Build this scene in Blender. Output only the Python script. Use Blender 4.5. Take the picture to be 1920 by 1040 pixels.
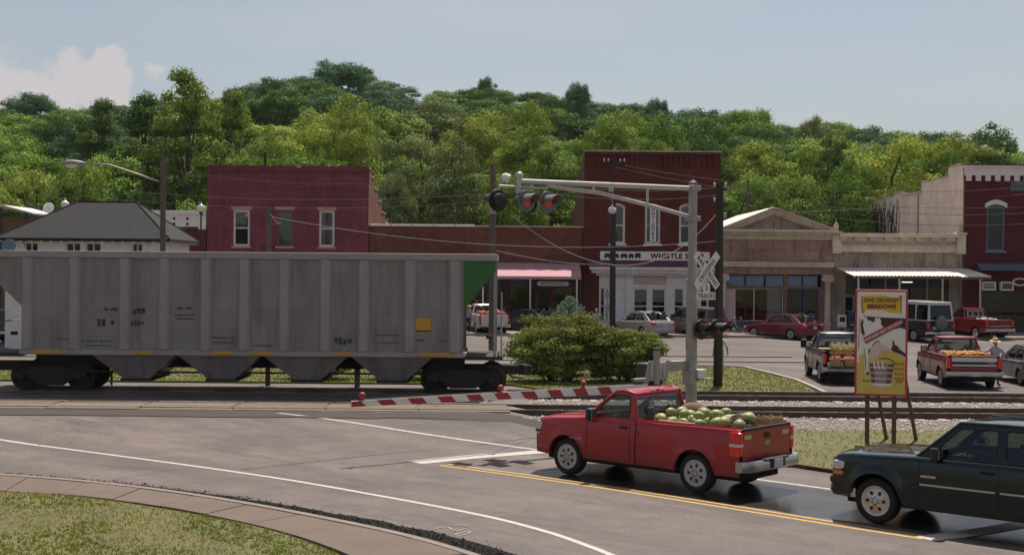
import bpy, bmesh, math, random
import numpy as np
from mathutils import Vector, Matrix
from mathutils.geometry import tessellate_polygon
R = math.radians
random.seed(7)
for o in list(bpy.data.objects): bpy.data.objects.remove(o)
SC = bpy.context.scene
COL = SC.collection
# ------------------------------------------------------------------ camera
FPX, CAMH, HOR, ROLL = 2500.0, 4.3, 503.0, 0.008
cd = bpy.data.cameras.new('camera'); cam = bpy.data.objects.new('camera', cd); COL.objects.link(cam)
cd.sensor_width = 36; cd.lens = 36 * FPX / 1920; cd.clip_end = 3000; cd.clip_start = .5
PITCH = math.atan((520 - HOR) / FPX)
ROT = Matrix.Rotation(math.pi/2 - PITCH, 3, 'X') @ Matrix.Rotation(ROLL, 3, 'Z')
cam.matrix_world = Matrix.Translation((0, 0, CAMH)) @ ROT.to_4x4()
SC.camera = cam
# ------------------------------------------------------------------ world, sun, exposure
SUN_EL, SUN_AZ = R(63), math.atan2(.95, .22)          # the sun stands high behind the town, a little right
w = bpy.data.worlds.new('World'); SC.world = w; w.use_nodes = True
nt = w.node_tree; N = nt.nodes; L = nt.links
bg = N['Background']
sky = N.new('ShaderNodeTexSky'); sky.sky_type = 'NISHITA'; sky.sun_disc = False
sky.sun_elevation = SUN_EL; sky.sun_rotation = math.pi/2 - SUN_AZ
sky.air_density = 1.0; sky.dust_density = 2.2; sky.ozone_density = 1.0; sky.altitude = 200
tc = N.new('ShaderNodeTexCoord')
def wmath(op, a, b=None, c=None):
    m = N.new('ShaderNodeMath'); m.operation = op
    for i, v in enumerate((a, b, c)):
        if v is None: continue
        if isinstance(v, (int, float)): m.inputs[i].default_value = v
        else: L.new(v, m.inputs[i])
    return m.outputs[0]
sep = N.new('ShaderNodeSeparateXYZ'); L.new(tc.outputs['Generated'], sep.inputs[0])
# cloud layer: direction projected on a plane high above
zc = wmath('MAXIMUM', sep.outputs['Z'], .02); zc = wmath('ADD', zc, .10)
cx = wmath('DIVIDE', sep.outputs['X'], zc); cy = wmath('DIVIDE', sep.outputs['Y'], zc)
cmb = N.new('ShaderNodeCombineXYZ'); L.new(cx, cmb.inputs[0]); L.new(cy, cmb.inputs[1])
n1 = N.new('ShaderNodeTexNoise'); n1.inputs['Scale'].default_value = .55; n1.inputs['Detail'].default_value = 6; n1.inputs['Roughness'].default_value = .55
L.new(cmb.outputs[0], n1.inputs['Vector'])
r1 = N.new('ShaderNodeMapRange'); r1.inputs[1].default_value = .42; r1.inputs[2].default_value = .72; r1.inputs[3].default_value = 0; r1.inputs[4].default_value = .5
L.new(n1.outputs[0], r1.inputs[0])
# one heap of cumulus low over the left hill: warped blobs in direction space
n2 = N.new('ShaderNodeTexNoise'); n2.inputs['Scale'].default_value = 34; n2.inputs['Detail'].default_value = 9; n2.inputs['Roughness'].default_value = .6
L.new(tc.outputs['Generated'], n2.inputs['Vector'])
nofs = wmath('SUBTRACT', n2.outputs[0], .5)
blobs = None
def cdir(px, py):
    return (ROT @ Vector(((px-960)/FPX, -(py-520)/FPX, -1))).normalized()
for (px, py, rad) in ((150, 150, 75), (190, 120, 48), (135, 105, 40), (215, 175, 60), (60, 165, 60), (10, 150, 60), (285, 130, 26), (-60, 170, 90), (120, 200, 80)):
    d = cdir(px, py)
    dv = N.new('ShaderNodeVectorMath'); dv.operation = 'DISTANCE'; L.new(tc.outputs['Generated'], dv.inputs[0]); dv.inputs[1].default_value = d
    q = wmath('DIVIDE', dv.outputs['Value'], rad/FPX); q = wmath('SUBTRACT', 1.0, q)
    blobs = q if blobs is None else wmath('MAXIMUM', blobs, q)
cm = wmath('MULTIPLY_ADD', nofs, 3.4, blobs)
r2 = N.new('ShaderNodeMapRange'); r2.interpolation_type = 'SMOOTHSTEP'; r2.inputs[1].default_value = .08; r2.inputs[2].default_value = .62; r2.inputs[3].default_value = 0; r2.inputs[4].default_value = .75
L.new(cm, r2.inputs[0])
hs = N.new('ShaderNodeHueSaturation'); hs.inputs['Saturation'].default_value = .70; hs.inputs['Value'].default_value = .92; L.new(sky.outputs[0], hs.inputs['Color'])
mx = N.new('ShaderNodeMix'); mx.data_type = 'RGBA'; L.new(r1.outputs[0], mx.inputs[0]); L.new(hs.outputs[0], mx.inputs[6]); mx.inputs[7].default_value = (6.6, 6.5, 6.6, 1)
mx2 = N.new('ShaderNodeMix'); mx2.data_type = 'RGBA'; L.new(r2.outputs[0], mx2.inputs[0]); L.new(mx.outputs[2], mx2.inputs[6]); mx2.inputs[7].default_value = (6.9, 6.25, 6.3, 1)
L.new(mx2.outputs[2], bg.inputs[0]); bg.inputs[1].default_value = 0.082
sl = bpy.data.lights.new('sun', 'SUN'); sun = bpy.data.objects.new('sun', sl); COL.objects.link(sun)
sl.energy = 5.0; sl.angle = R(.5); sl.color = (1, .93, .82)
sdir = Vector((math.cos(SUN_AZ)*math.cos(SUN_EL), math.sin(SUN_AZ)*math.cos(SUN_EL), math.sin(SUN_EL)))
sun.rotation_euler = sdir.to_track_quat('Z', 'Y').to_euler(); sun.location = (0, 20, 60)
vs = SC.view_settings; vs.view_transform = 'Standard'; vs.look = 'None'; vs.exposure = 0.2; vs.gamma = 1; vs.use_curve_mapping = False
SC.cycles.max_bounces = 8; SC.cycles.transparent_max_bounces = 12
# ------------------------------------------------------------------ pixels and terrain
def ss(a, b, x):
    t = min(1, max(0, (x-a)/(b-a))); return t*t*(3-2*t)
def T(x, y):
    c = ss(1.6, -.4, x)
    hump = .27 * ss(31.5, 36.6, y) * (1 - ss(45.5, 49, y))
    z = c * hump
    z += .33 * min(1, max(0, (y-56)/24))
    return z
def ray(px, py):
    return ROT @ Vector(((px-960)/FPX, -(py-520)/FPX, -1))
def P(px, py, Y):
    d = ray(px, py); return Vector((0, 0, CAMH)) + d * (Y/d.y)
def G(px, py, dz=0.0):
    d = ray(px, py); z = 0
    for _ in range(12):
        k = (z - CAMH)/d.z; p = Vector((0, 0, CAMH)) + d*k; z = T(p.x, p.y) + dz
    p.z = z; return p
# ------------------------------------------------------------------ mesh builder
class MB:
    def __init__(s): s.v = []; s.f = []; s.mi = []; s.m = 0; s.X = None
    def add(s, vs, fs):
        b = len(s.v)
        if s.X is not None: vs = [s.X @ Vector(q) for q in vs]
        s.v += [tuple(q) for q in vs]; s.f += [tuple(i+b for i in q) for q in fs]; s.mi += [s.m]*len(fs); return s
    def mm(s, x0, x1, y0, y1, z0, z1):
        return s.add([(x0,y0,z0),(x1,y0,z0),(x1,y1,z0),(x0,y1,z0),(x0,y0,z1),(x1,y0,z1),(x1,y1,z1),(x0,y1,z1)],
            [(0,3,2,1),(4,5,6,7),(0,1,5,4),(1,2,6,5),(2,3,7,6),(3,0,4,7)])
    def box(s, c, d, rx=0, ry=0, rz=0):
        m = Matrix.Translation(c) @ Matrix.Rotation(rz,4,'Z') @ Matrix.Rotation(ry,4,'Y') @ Matrix.Rotation(rx,4,'X')
        x, y, z = d[0]/2, d[1]/2, d[2]/2
        vs = [m @ Vector(q) for q in ((-x,-y,-z),(x,-y,-z),(x,y,-z),(-x,y,-z),(-x,-y,z),(x,-y,z),(x,y,z),(-x,y,z))]
        return s.add(vs, [(0,3,2,1),(4,5,6,7),(0,1,5,4),(1,2,6,5),(2,3,7,6),(3,0,4,7)])
    def bar(s, a, b, wd, ht, up=(0,0,1)):
        a = Vector(a); b = Vector(b); d = (b-a).normalized(); u = Vector(up); sd = d.cross(u).normalized(); u = sd.cross(d)
        vs = [p + sd*(i*wd/2) + u*(j*ht/2) for p in (a, b) for (i, j) in ((-1,-1),(1,-1),(1,1),(-1,1))]
        return s.add(vs, [(0,1,2,3),(7,6,5,4),(0,4,5,1),(1,5,6,2),(2,6,7,3),(3,7,4,0)])
    def tube(s, pts, r, n=8, cap=True):
        pts = [Vector(p) for p in pts]; k = len(pts)
        rs = list(r) if hasattr(r, '__len__') else [r]*k
        vs = []; prev = None
        for i, p in enumerate(pts):
            d = (pts[min(i+1,k-1)] - pts[max(i-1,0)]).normalized()
            if prev is None:
                a = Vector((0,0,1)) if abs(d.z) < .9 else Vector((1,0,0)); u = d.cross(a).normalized()
            else: u = (prev - d*prev.dot(d)).normalized()
            prev = u; q = d.cross(u)
            vs += [p + (u*math.cos(2*math.pi*j/n) + q*math.sin(2*math.pi*j/n))*rs[i] for j in range(n)]
        fs = [(i*n+j, i*n+(j+1)%n, (i+1)*n+(j+1)%n, (i+1)*n+j) for i in range(k-1) for j in range(n)]
        if cap: fs += [tuple(reversed(range(n))), tuple(range((k-1)*n, k*n))]
        return s.add(vs, fs)
    def lathe(s, prof, n=16, M4=None):
        vs = []; k = len(prof)
        for (r, z) in prof:
            for j in range(n):
                a = 2*math.pi*j/n; p = Vector((r*math.cos(a), r*math.sin(a), z)); vs.append(M4 @ p if M4 else p)
        fs = [(i*n+j, i*n+(j+1)%n, (i+1)*n+(j+1)%n, (i+1)*n+j) for i in range(k-1) for j in range(n)]
        fs += [tuple(reversed(range(n))), tuple(range((k-1)*n, k*n))]
        return s.add(vs, fs)
    def ball(s, c, r, n=10, m=7):
        if not hasattr(r, '__len__'): r = (r, r, r)
        c = Vector(c); vs = [c + Vector((0,0,-r[2]))]
        for i in range(1, m):
            a = math.pi*i/m - math.pi/2
            for j in range(n):
                b = 2*math.pi*j/n; vs.append(c + Vector((r[0]*math.cos(a)*math.cos(b), r[1]*math.cos(a)*math.sin(b), r[2]*math.sin(a))))
        vs.append(c + Vector((0,0,r[2]))); t = len(vs)-1
        fs = [(0, 1+(j+1)%n, 1+j) for j in range(n)]
        fs += [(1+i*n+j, 1+i*n+(j+1)%n, 1+(i+1)*n+(j+1)%n, 1+(i+1)*n+j) for i in range(m-2) for j in range(n)]
        fs += [(t, 1+(m-2)*n+j, 1+(m-2)*n+(j+1)%n) for j in range(n)]
        return s.add(vs, fs)
    def grid(s, rows, close=False):
        k = len(rows); n = len(rows[0]); vs = [p for r_ in rows for p in r_]
        fs = [(i*n+j, i*n+(j+1)%n, (i+1)*n+(j+1)%n, (i+1)*n+j) for i in range(k-1) for j in range(n if close else n-1)]
        return s.add(vs, fs)
    def poly(s, pts): return s.add(pts, [tuple(range(len(pts)))])
    def prism(s, pts, ext):
        """closed polygon (3-D points) swept by vector ext"""
        n = len(pts); e = Vector(ext); a = [Vector(p) for p in pts]; b = [p+e for p in a]
        return s.add(a+b, [tuple(reversed(range(n))), tuple(range(n, 2*n))] + [(i, (i+1)%n, n+(i+1)%n, n+i) for i in range(n)])
    def holed(s, outer, holes, fn, thick=None):
        """2-D outline with holes mapped to 3-D through fn; optional inner skin offset vector"""
        loops = [outer]+holes; flat = [p for l in loops for p in l]
        tris = tessellate_polygon([[Vector((p[0], p[1], 0)) for p in l] for l in loops])
        vs = [Vector(fn(p)) for p in flat]
        if thick is None: return s.add(vs, [tuple(t) for t in tris])
        n = len(flat); vs2 = [p + Vector(thick) for p in vs]
        fs = [tuple(t) for t in tris] + [tuple(reversed([i+n for i in t])) for t in tris]; b = 0
        for l in loops:
            k = len(l); fs += [(b+i, b+(i+1)%k, n+b+(i+1)%k, n+b+i) for i in range(k)]; b += k
        return s.add(vs+vs2, fs)
    def build(s, name, mat, parent=None, smooth=False, bevel=0, seg=2, fix=True, loc=None):
        me = bpy.data.meshes.new(name); me.from_pydata(s.v, [], s.f)
        mats = mat if isinstance(mat, (list, tuple)) else [mat]
        for m in mats: me.materials.append(MAT[m] if isinstance(m, str) else m)
        if len(mats) > 1: me.polygons.foreach_set('material_index', s.mi)
        if fix:
            b = bmesh.new(); b.from_mesh(me); bmesh.ops.recalc_face_normals(b, faces=b.faces); b.to_mesh(me); b.free()
        if smooth is True: me.shade_smooth()
        elif smooth:
            me.shade_smooth(); me.set_sharp_from_angle(angle=R(smooth))
        me.update()
        return link(name, me, parent, bevel, seg, loc)
def link(name, me, parent=None, bevel=0, seg=2, loc=None):
    o = bpy.data.objects.new(name, me); COL.objects.link(o)
    if parent is not None: o.parent = parent
    if loc is not None: o.location = loc
    if bevel:
        m = o.modifiers.new('bevel', 'BEVEL'); m.width = bevel; m.segments = seg; m.limit_method = 'ANGLE'; m.angle_limit = R(40); m.harden_normals = False
    return o
def tag(o, label, cat=None, group=None):
    o['label'] = label
    if cat: o['category'] = cat
    if group: o['group'] = group
    return o
def thing(name, label, cat, loc=(0,0,0), rz=0, group=None):
    o = bpy.data.objects.new(name, None); COL.objects.link(o); o.location = loc; o.rotation_euler = (0,0,rz); o.empty_display_size = .2
    return tag(o, label, cat, group)
def struct(o): o['kind'] = 'structure'; return o
def stuff(o, label=None, cat=None):
    o['kind'] = 'stuff'
    if label: tag(o, label, cat)
    return o
def copy_tree(o, parent=None):
    c = o.copy(); COL.objects.link(c)
    if parent is not None: c.parent = parent
    for ch in o.children: copy_tree(ch, c)
    return c
def text(s, body, size, M4, bold=.0, depth=.004, sx=1, align='CENTER', spacing=1):
    """flat lettering: text in the local XY plane of M4"""
    c = bpy.data.curves.new('lettering', 'FONT'); c.body = body; c.size = size; c.align_x = align; c.align_y = 'CENTER'; c.offset = bold; c.resolution_u = 2
    c.space_character = spacing; c.extrude = depth/2
    o = bpy.data.objects.new('lettering', c); me = bpy.data.meshes.new_from_object(o)
    m = M4 @ Matrix.Diagonal((sx,1,1,1))
    s.add([m @ v.co for v in me.vertices], [tuple(p.vertices) for p in me.polygons])
    bpy.data.objects.remove(o); bpy.data.curves.remove(c); bpy.data.meshes.remove(me)
    return s
def frame(o, xd, yd):
    """matrix with origin o, local x along xd, local y along yd"""
    x = Vector(xd).normalized(); y = Vector(yd); z = x.cross(y).normalized(); y = z.cross(x)
    m = Matrix((x, y, z)).transposed().to_4x4(); m.translation = Vector(o); return m
def rpoly(pts, r, n=4):
    """round the corners of a 2-D polygon"""
    out = []; k = len(pts)
    for i in range(k):
        a, b, c = (Vector(pts[j]) for j in (i-1, i, (i+1)%k))
        u = a-b; v = c-b; rr = min(r, u.length*.45, v.length*.45); u.normalize(); v.normalize()
        p0, p2 = b+u*rr, b+v*rr
        for j in range(n+1):
            t = j/n; q = p0*(1-t)**2 + b*2*t*(1-t) + p2*t*t; out.append((q.x, q.y))
    return out
# ------------------------------------------------------------------ materials
MAT = {}
class NT:
    def __init__(s, name):
        s.m = bpy.data.materials.new(name); s.m.use_nodes = True; s.t = s.m.node_tree; s.N = s.t.nodes; s.L = s.t.links
        s.b = s.N['Principled BSDF']; s.out = s.N['Material Output']; s.co = s.N.new('ShaderNodeTexCoord'); MAT[name] = s.m
        s.obj = s.co.outputs['Object']; s._pos = None
    @property
    def pos(s):
        if s._pos is None: s._pos = s.N.new('ShaderNodeNewGeometry').outputs['Position']
        return s._pos
    def put(s, sock, v):
        if isinstance(v, (int, float)): sock.default_value = v
        elif isinstance(v, (tuple, list)): sock.default_value = tuple(v) + ((1,) if len(v) == 3 and len(sock.default_value) == 4 else ())
        else: s.L.new(v, sock)
    def noise(s, vec, scale, detail=4, rough=.55, dist=0):
        n = s.N.new('ShaderNodeTexNoise'); s.L.new(vec, n.inputs['Vector']); n.inputs['Scale'].default_value = scale; n.inputs['Detail'].default_value = detail
        n.inputs['Roughness'].default_value = rough; n.inputs['Distortion'].default_value = dist; return n.outputs[0]
    def rng(s, v, a, b, c=0., d=1., smooth=False):
        n = s.N.new('ShaderNodeMapRange'); n.interpolation_type = 'SMOOTHSTEP' if smooth else 'LINEAR'; s.put(n.inputs[0], v)
        for i, q in enumerate((a,b,c,d)): n.inputs[i+1].default_value = q
        return n.outputs[0]
    def math(s, op, a, b=0., c=None):
        n = s.N.new('ShaderNodeMath'); n.operation = op; s.put(n.inputs[0], a); s.put(n.inputs[1], b)
        if c is not None: s.put(n.inputs[2], c)
        return n.outputs[0]
    def mix(s, f, a, b, mode='MIX'):
        n = s.N.new('ShaderNodeMix'); n.data_type = 'RGBA'; n.blend_type = mode; s.put(n.inputs[0], f); s.put(n.inputs[6], a); s.put(n.inputs[7], b); return n.outputs[2]
    def map(s, vec, rot=(0,0,0), sc=(1,1,1), loc=(0,0,0)):
        n = s.N.new('ShaderNodeMapping'); s.L.new(vec, n.inputs[0]); n.inputs['Rotation'].default_value = rot; n.inputs['Scale'].default_value = sc; n.inputs['Location'].default_value = loc; return n.outputs[0]
    def sepx(s, vec):
        n = s.N.new('ShaderNodeSeparateXYZ'); s.L.new(vec, n.inputs[0]); return n.outputs
    def bump(s, h, st=.3, dist=.02):
        n = s.N.new('ShaderNodeBump'); s.L.new(h, n.inputs['Height']); n.inputs['Strength'].default_value = st; n.inputs['Distance'].default_value = dist; s.L.new(n.outputs[0], s.b.inputs['Normal'])
    def set(s, **k):
        for a, v in k.items(): s.put(s.b.inputs[a.replace('_', ' ')], v)
def M(name, col, rough=.7, var=.2, scale=3., bump=0., bscale=30., metal=0., coat=0., dirt=0., dirtcol=(.16,.12,.09), spec=.5, pos=False):
    t = NT(name); vec = t.pos if pos else t.obj
    n = t.noise(vec, scale, 5, .6); c = tuple(col)
    f = t.rng(n, .25, .75, 1-var, 1+var)
    cc = t.mix(1., c, f, 'MULTIPLY')
    if dirt:
        n2 = t.noise(vec, scale*.6, 6, .65); cc = t.mix(t.rng(n2, .45, .75, 0, dirt), cc, dirtcol)
    t.set(Base_Color=cc, Roughness=t.rng(n, .2, .8, max(.03, rough-.1), min(1, rough+.1)), Metallic=metal, Coat_Weight=coat, Coat_Roughness=.06)
    t.b.inputs['Specular IOR Level'].default_value = spec
    if bump: t.bump(t.noise(vec, bscale, 4, .6), bump, .02)
    return t
def M_brick(name, c1, c2, mortar, wear=.3, wearcol=(.3,.25,.22), sc=1., paint=False, streak=True):
    t = NT(name)
    vec = t.map(t.obj, rot=(R(90), 0, 0))
    comb = t.N.new('ShaderNodeCombineXYZ'); sp = t.sepx(t.obj)
    t.L.new(t.math('ADD', sp[0], sp[1]), comb.inputs[0]); t.L.new(sp[2], comb.inputs[1])
    b = t.N.new('ShaderNodeTexBrick'); t.L.new(comb.outputs[0], b.inputs['Vector']); b.inputs['Scale'].default_value = 1
    b.inputs['Brick Width'].default_value = .23*sc; b.inputs['Row Height'].default_value = .077*sc; b.inputs['Mortar Size'].default_value = .009*sc; b.inputs['Bias'].default_value = -.1
    b.inputs['Color1'].default_value = (*c1,1); b.inputs['Color2'].default_value = (*c2,1); b.inputs['Mortar'].default_value = (*mortar,1)
    n = t.noise(t.obj, .55, 6, .65); n2 = t.noise(t.map(t.obj, sc=(2.2,2.2,.25)), 1.3, 5, .6)
    col = t.mix(1., b.outputs[0], t.rng(n, .25, .75, .58, 1.38), 'MULTIPLY'); n3 = t.noise(t.obj, 4., 6, .7); col = t.mix(1., col, t.rng(n3, .3, .7, .80, 1.2), 'MULTIPLY')
    col = t.mix(t.rng(n2, .48, .72, 0, min(.9, wear*1.8)), col, wearcol)
    t.set(Base_Color=col, Roughness=.85); t.b.inputs['Specular IOR Level'].default_value = .25
    t.bump(b.outputs['Fac'], -.35, .01)
    return t
def M_leaf(name, c1, c2, trans=.35, hue=.04, val=.25):
    t = NT(name)
    a = t.N.new('ShaderNodeAttribute'); a.attribute_name = 'tint'
    oi = t.N.new('ShaderNodeObjectInfo')
    c = t.mix(a.outputs['Fac'], c1, c2)
    h = t.N.new('ShaderNodeHueSaturation'); t.L.new(c, h.inputs['Color'])
    t.L.new(t.rng(oi.outputs['Random'], 0, 1, .5-hue, .5+hue), h.inputs['Hue'])
    r2 = t.math('FRACT', t.math('MULTIPLY', oi.outputs['Random'], 17.3)); t.L.new(t.rng(r2, 0, 1, 1-val, 1+val), h.inputs['Value'])
    t.set(Base_Color=h.outputs[0], Roughness=.8); t.b.inputs['Specular IOR Level'].default_value = .12
    tr = t.N.new('ShaderNodeBsdfTranslucent'); t.L.new(t.mix(1., h.outputs[0], (1.2,1.22,.6), 'MULTIPLY'), tr.inputs[0])
    mx = t.N.new('ShaderNodeMixShader'); mx.inputs[0].default_value = trans
    t.L.new(t.b.outputs[0], mx.inputs[1]); t.L.new(tr.outputs[0], mx.inputs[2]); t.L.new(mx.outputs[0], t.out.inputs[0])
    return t
def M_glass(name, tint, refl=1.0):
    t = NT(name)
    tr = t.N.new('ShaderNodeBsdfTransparent'); tr.inputs[0].default_value = (*tint,1)
    gl = t.N.new('ShaderNodeBsdfGlossy'); gl.inputs['Roughness'].default_value = .02; gl.inputs['Color'].default_value = (.95,.97,1,1)
    fr = t.N.new('ShaderNodeLayerWeight'); fr.inputs[0].default_value = .5; fz = t.math('MULTIPLY_ADD', t.math('POWER', fr.outputs['Facing'], 5.), .92, .055)
    mx = t.N.new('ShaderNodeMixShader'); t.L.new(t.math('MULTIPLY', fz, refl), mx.inputs[0]); t.L.new(tr.outputs[0], mx.inputs[1]); t.L.new(gl.outputs[0], mx.inputs[2])
    t.L.new(mx.outputs[0], t.out.inputs[0]); t.N.remove(t.b)
    return t
def M_emit(name, col, st):
    t = NT(name); t.set(Base_Color=col, Roughness=.4, Emission_Color=col, Emission_Strength=st); return t
def M_car(name, col, dirt=.3, metal=.0, rough=.28):
    """paint under clear coat, road dust low on the body"""
    t = NT(name); z = t.sepx(t.obj)[2]
    n = t.noise(t.obj, 4, 5, .65)
    d = t.math('MULTIPLY', t.rng(z, .35, .85, 1., 0.), t.rng(n, .3, .65, .2, 1.)); d = t.math('MULTIPLY', d, dirt)
    t.b.inputs['Specular IOR Level'].default_value = .2
    c = t.mix(d, col, (.13,.085,.06)); n3 = t.noise(t.obj, 1.2, 3)
    c = t.mix(1., c, t.rng(n3, .3, .7, .92, 1.08), 'MULTIPLY')
    t.set(Base_Color=c, Roughness=t.rng(d, 0, .6, rough, .8), Metallic=metal, Coat_Weight=t.rng(d, 0, .5, .8, 0.), Coat_Roughness=.03)
    return t
# ------------------------------------------------------------------ material list
M('grass_soil', (.10,.10,.032), .95, .35, 1.2, .4, 20, pos=True, dirt=.6, dirtcol=(.17,.13,.06))
M('hill_soil', (.03,.045,.015), 1., .3, .3, pos=True)
M('concrete', (.22,.175,.15), .9, .18, 2.2, .25, 60, dirt=.35, dirtcol=(.17,.12,.10), pos=True)
M('concrete_path', (.135,.098,.077), .9, .2, 1.6, .25, 60, dirt=.45, dirtcol=(.08,.05,.04), pos=True)
M('concrete_pale', (.36,.30,.255), .9, .15, 2.2, .2, 60, dirt=.3, dirtcol=(.25,.2,.16), pos=True)
M('timber', (.17,.13,.10), .9, .3, 3, .4, 40, dirt=.4)
M('tie_wood', (.40,.32,.26), .95, .25, 5, .5, 30, dirt=.3)
M('rail_steel', (.085,.06,.05), .75, .3, 3, .2, 60, metal=.0)
M('rail_head', (.5,.46,.44), .28, .1, 4, metal=.9)
M('ballast_bed', (.17,.14,.125), .95, .35, 9, .7, 40, pos=True)
M('dark_gravel', (.055,.042,.037), .95, .4, 14, .8, 60, pos=True)
M('stone', (.46,.41,.385), .9, .2, 30, dirt=.3, pos=True)
M('debris', (.018,.015,.014), .95, .3, 30, pos=True)
M('kerb_rust', (.10,.05,.035), .9, .3, 6, .3, 40, pos=True)
M('crack', (.035,.03,.03), .9, .2, 20, pos=True)
def asphalt(name, base, wet):
    t = NT(name); p = t.pos
    fine = t.noise(p, 55, 3, .75); grit = t.noise(p, 15, 5, .8); mid = t.noise(p, 1.4, 8, .68); big = t.noise(p, .16, 4, .5)
    # lane frame: u along the lane, v across
    lane = t.map(p, rot=(0,0,-LANE), sc=(1,1,1))
    streak = t.noise(t.map(lane, sc=(.22,3.2,1)), 1.0, 10, .72)
    skid = t.noise(t.map(lane, sc=(.30,.9,1), loc=(3,7,0)), .7, 10, .75, .4)
    col = t.mix(1., base, t.rng(fine, .3, .7, .5, 1.5), 'MULTIPLY')
    col = t.mix(1., col, t.rng(grit, .3, .7, .60, 1.4), 'MULTIPLY')
    col = t.mix(1., col, t.rng(mid, .3, .7, .78, 1.2), 'MULTIPLY')
    col = t.mix(1., col, t.rng(big, .3, .7, .88, 1.12), 'MULTIPLY')
    worn = t.noise(t.map(lane, sc=(.025,.55,1), loc=(0,2.3,0)), 1.0, 3, .5); col = t.mix(1., col, t.rng(worn, .35, .65, .74, 1.22), 'MULTIPLY')
    blot = t.noise(p, .45, 8, .72); col = t.mix(t.rng(blot, .54, .68, 0, .4), col, (.04,.03,.027))
    col = t.mix(t.rng(streak, .54, .72, 0, .5), col, (.03,.024,.022))
    col = t.mix(t.math('MULTIPLY', t.rng(skid, .48, .64, 0, .8), t.rng(grit, .35, .6, .45, 1.)), col, (.03,.023,.021))
    rough = t.rng(fine, .3, .7, .62, .85)
    hgt = t.math('MULTIPLY', fine, 1.)
    if wet:
        # water on the lane where the pickups stand
        sp = t.sepx(lane)
        wn = t.noise(t.map(lane, sc=(.55,1.4,1)), 1.0, 5, .6)
        a = t.rng(sp[0], WET[0]-1.2, WET[0]+.3); b = t.rng(sp[0], WET[1]+.8, WET[1]-.8)
        c = t.rng(sp[1], WET[2]-.35, WET[2]+.45); d = t.rng(sp[1], WET[3]+.35, WET[3]-.45)
        m = t.math('MULTIPLY', t.math('MULTIPLY', a, b), t.math('MULTIPLY', c, d))
        m = t.math('ADD', m, t.math('MULTIPLY', t.math('SUBTRACT', wn, .5), 1.1))
        m = t.rng(m, .42, .62, 0, 1, True)
        col = t.mix(m, col, t.mix(1., col, (.50,.52,.56), 'MULTIPLY'))
        rough = t.math('MULTIPLY', rough, t.rng(m, 0, 1, 1., .27))
        hgt = t.math('MULTIPLY', hgt, t.rng(m, 0, 1, 1., .12))
    t.set(Base_Color=col, Roughness=rough); t.b.inputs['Specular IOR Level'].default_value = .5
    t.bump(hgt, .35, .008)
g1, g2 = G(1063, 890), G(1303, 924)
LANE = math.atan2((g1-g2).y, (g1-g2).x); RTRUCK = (g1, g2)
def lanef(p): return (p.x*math.cos(LANE)+p.y*math.sin(LANE), -p.x*math.sin(LANE)+p.y*math.cos(LANE))
_a = [lanef(G(*q)) for q in ((995, 884), (1920, 1005), (1300, 935), (1560, 918))]
WET = (_a[1][0]-8, _a[0][0], min(_a[2][1], _a[3][1]), max(_a[2][1], _a[3][1]))
asphalt('asphalt', (.118,.089,.080), True)
asphalt('asphalt_old', (.098,.073,.065), False)
def paint(name, col, wear):
    t = NT(name); n = t.noise(t.pos, 7, 6, .7); f = t.noise(t.pos, 60, 3, .7)
    k = t.rng(t.math('ADD', t.math('MULTIPLY', n, .7), t.math('MULTIPLY', f, .3)), .52, .66, 0, wear)
    t.set(Base_Color=t.mix(k, col, (.085,.066,.06)), Roughness=.7)
paint('paint_white', (.46,.41,.375), .7); paint('paint_faint', (.33,.28,.25), .8); paint('paint_yellow', (.50,.30,.07), .5)
M_leaf('grass_blade', (.16,.19,.035), (.28,.275,.068), .3, .0, .0)
M_leaf('grass_dry', (.25,.20,.065), (.38,.29,.12), .3, .0, .0)
# ------------------------------------------------------------------ terrain sheet with the wooded hill
_sky = [(-900,250),(-400,190),(-150,178),(0,178),(120,195),(280,185),(450,158),(560,140),(640,122),(720,150),(780,160),(900,146),(1100,168),(1300,198),(1500,222),(1700,232),(1900,268),(2150,300),(2600,340)]
def crest(x):
    px = 960 + x/270*FPX
    for (a, ya), (b, yb) in zip(_sky, _sky[1:]):
        if px <= b: t = max(0, (px-a)/(b-a)); y = ya+(yb-ya)*t; break
    else: y = 340
    return max(4, 4.3 + (503-y)*270/FPX - 12)
def hill(x, y):
    t = min(1, max(0, (y-106)/(265-106)))
    return crest(x) * (t**1.12) if y < 265 else crest(x) * (1 - .4*ss(265, 600, y))
def TT(x, y): return T(x, y) + hill(x, y)
xs = [-1600,-800,-400,-240,-170] + list(np.linspace(-120,120,121)) + [170,240,400,800,1600]
ys = [-200,-60,0] + list(np.linspace(10,110,76)) + list(np.linspace(118,300,24)) + [340,400,600,900,1600]
mb = MB(); mb.grid([[(x, y, TT(x,y)-.07) for x in xs] for y in ys])
struct(mb.build('ground', 'grass_soil', smooth=True))
def sheet(name, x0, x1, y0, y1, dz, mat, step=1.5):
    nx = int((x1-x0)/step)+1; ny = int((y1-y0)/step)+1; mb = MB()
    mb.grid([[(x, y, T(x,y)+dz) for x in np.linspace(x0,x1,nx)] for y in np.linspace(y0,y1,ny)])
    return struct(mb.build(name, mat, smooth=True))
sheet('road', -70, 70, 8, 47.5, 0, 'asphalt', 1.0)
sheet('street', -70, 70, 47.5, 80, .001, 'asphalt_old', 1.5)
def smooth_line(pts, n=8):
    """Catmull-Rom through 2-D points"""
    p = [Vector((q[0], q[1])) for q in pts]; p = [p[0]*2-p[1]] + p + [p[-1]*2-p[-2]]; out = []
    for i in range(1, len(p)-2):
        for j in range(n):
            t = j/n; a, b, c, d = p[i-1:i+3]
            out.append(.5*((2*b) + (c-a)*t + (2*a-5*b+4*c-d)*t*t + (-a+3*b-3*c+d)*t**3))
    return out + [p[-2]]
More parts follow.
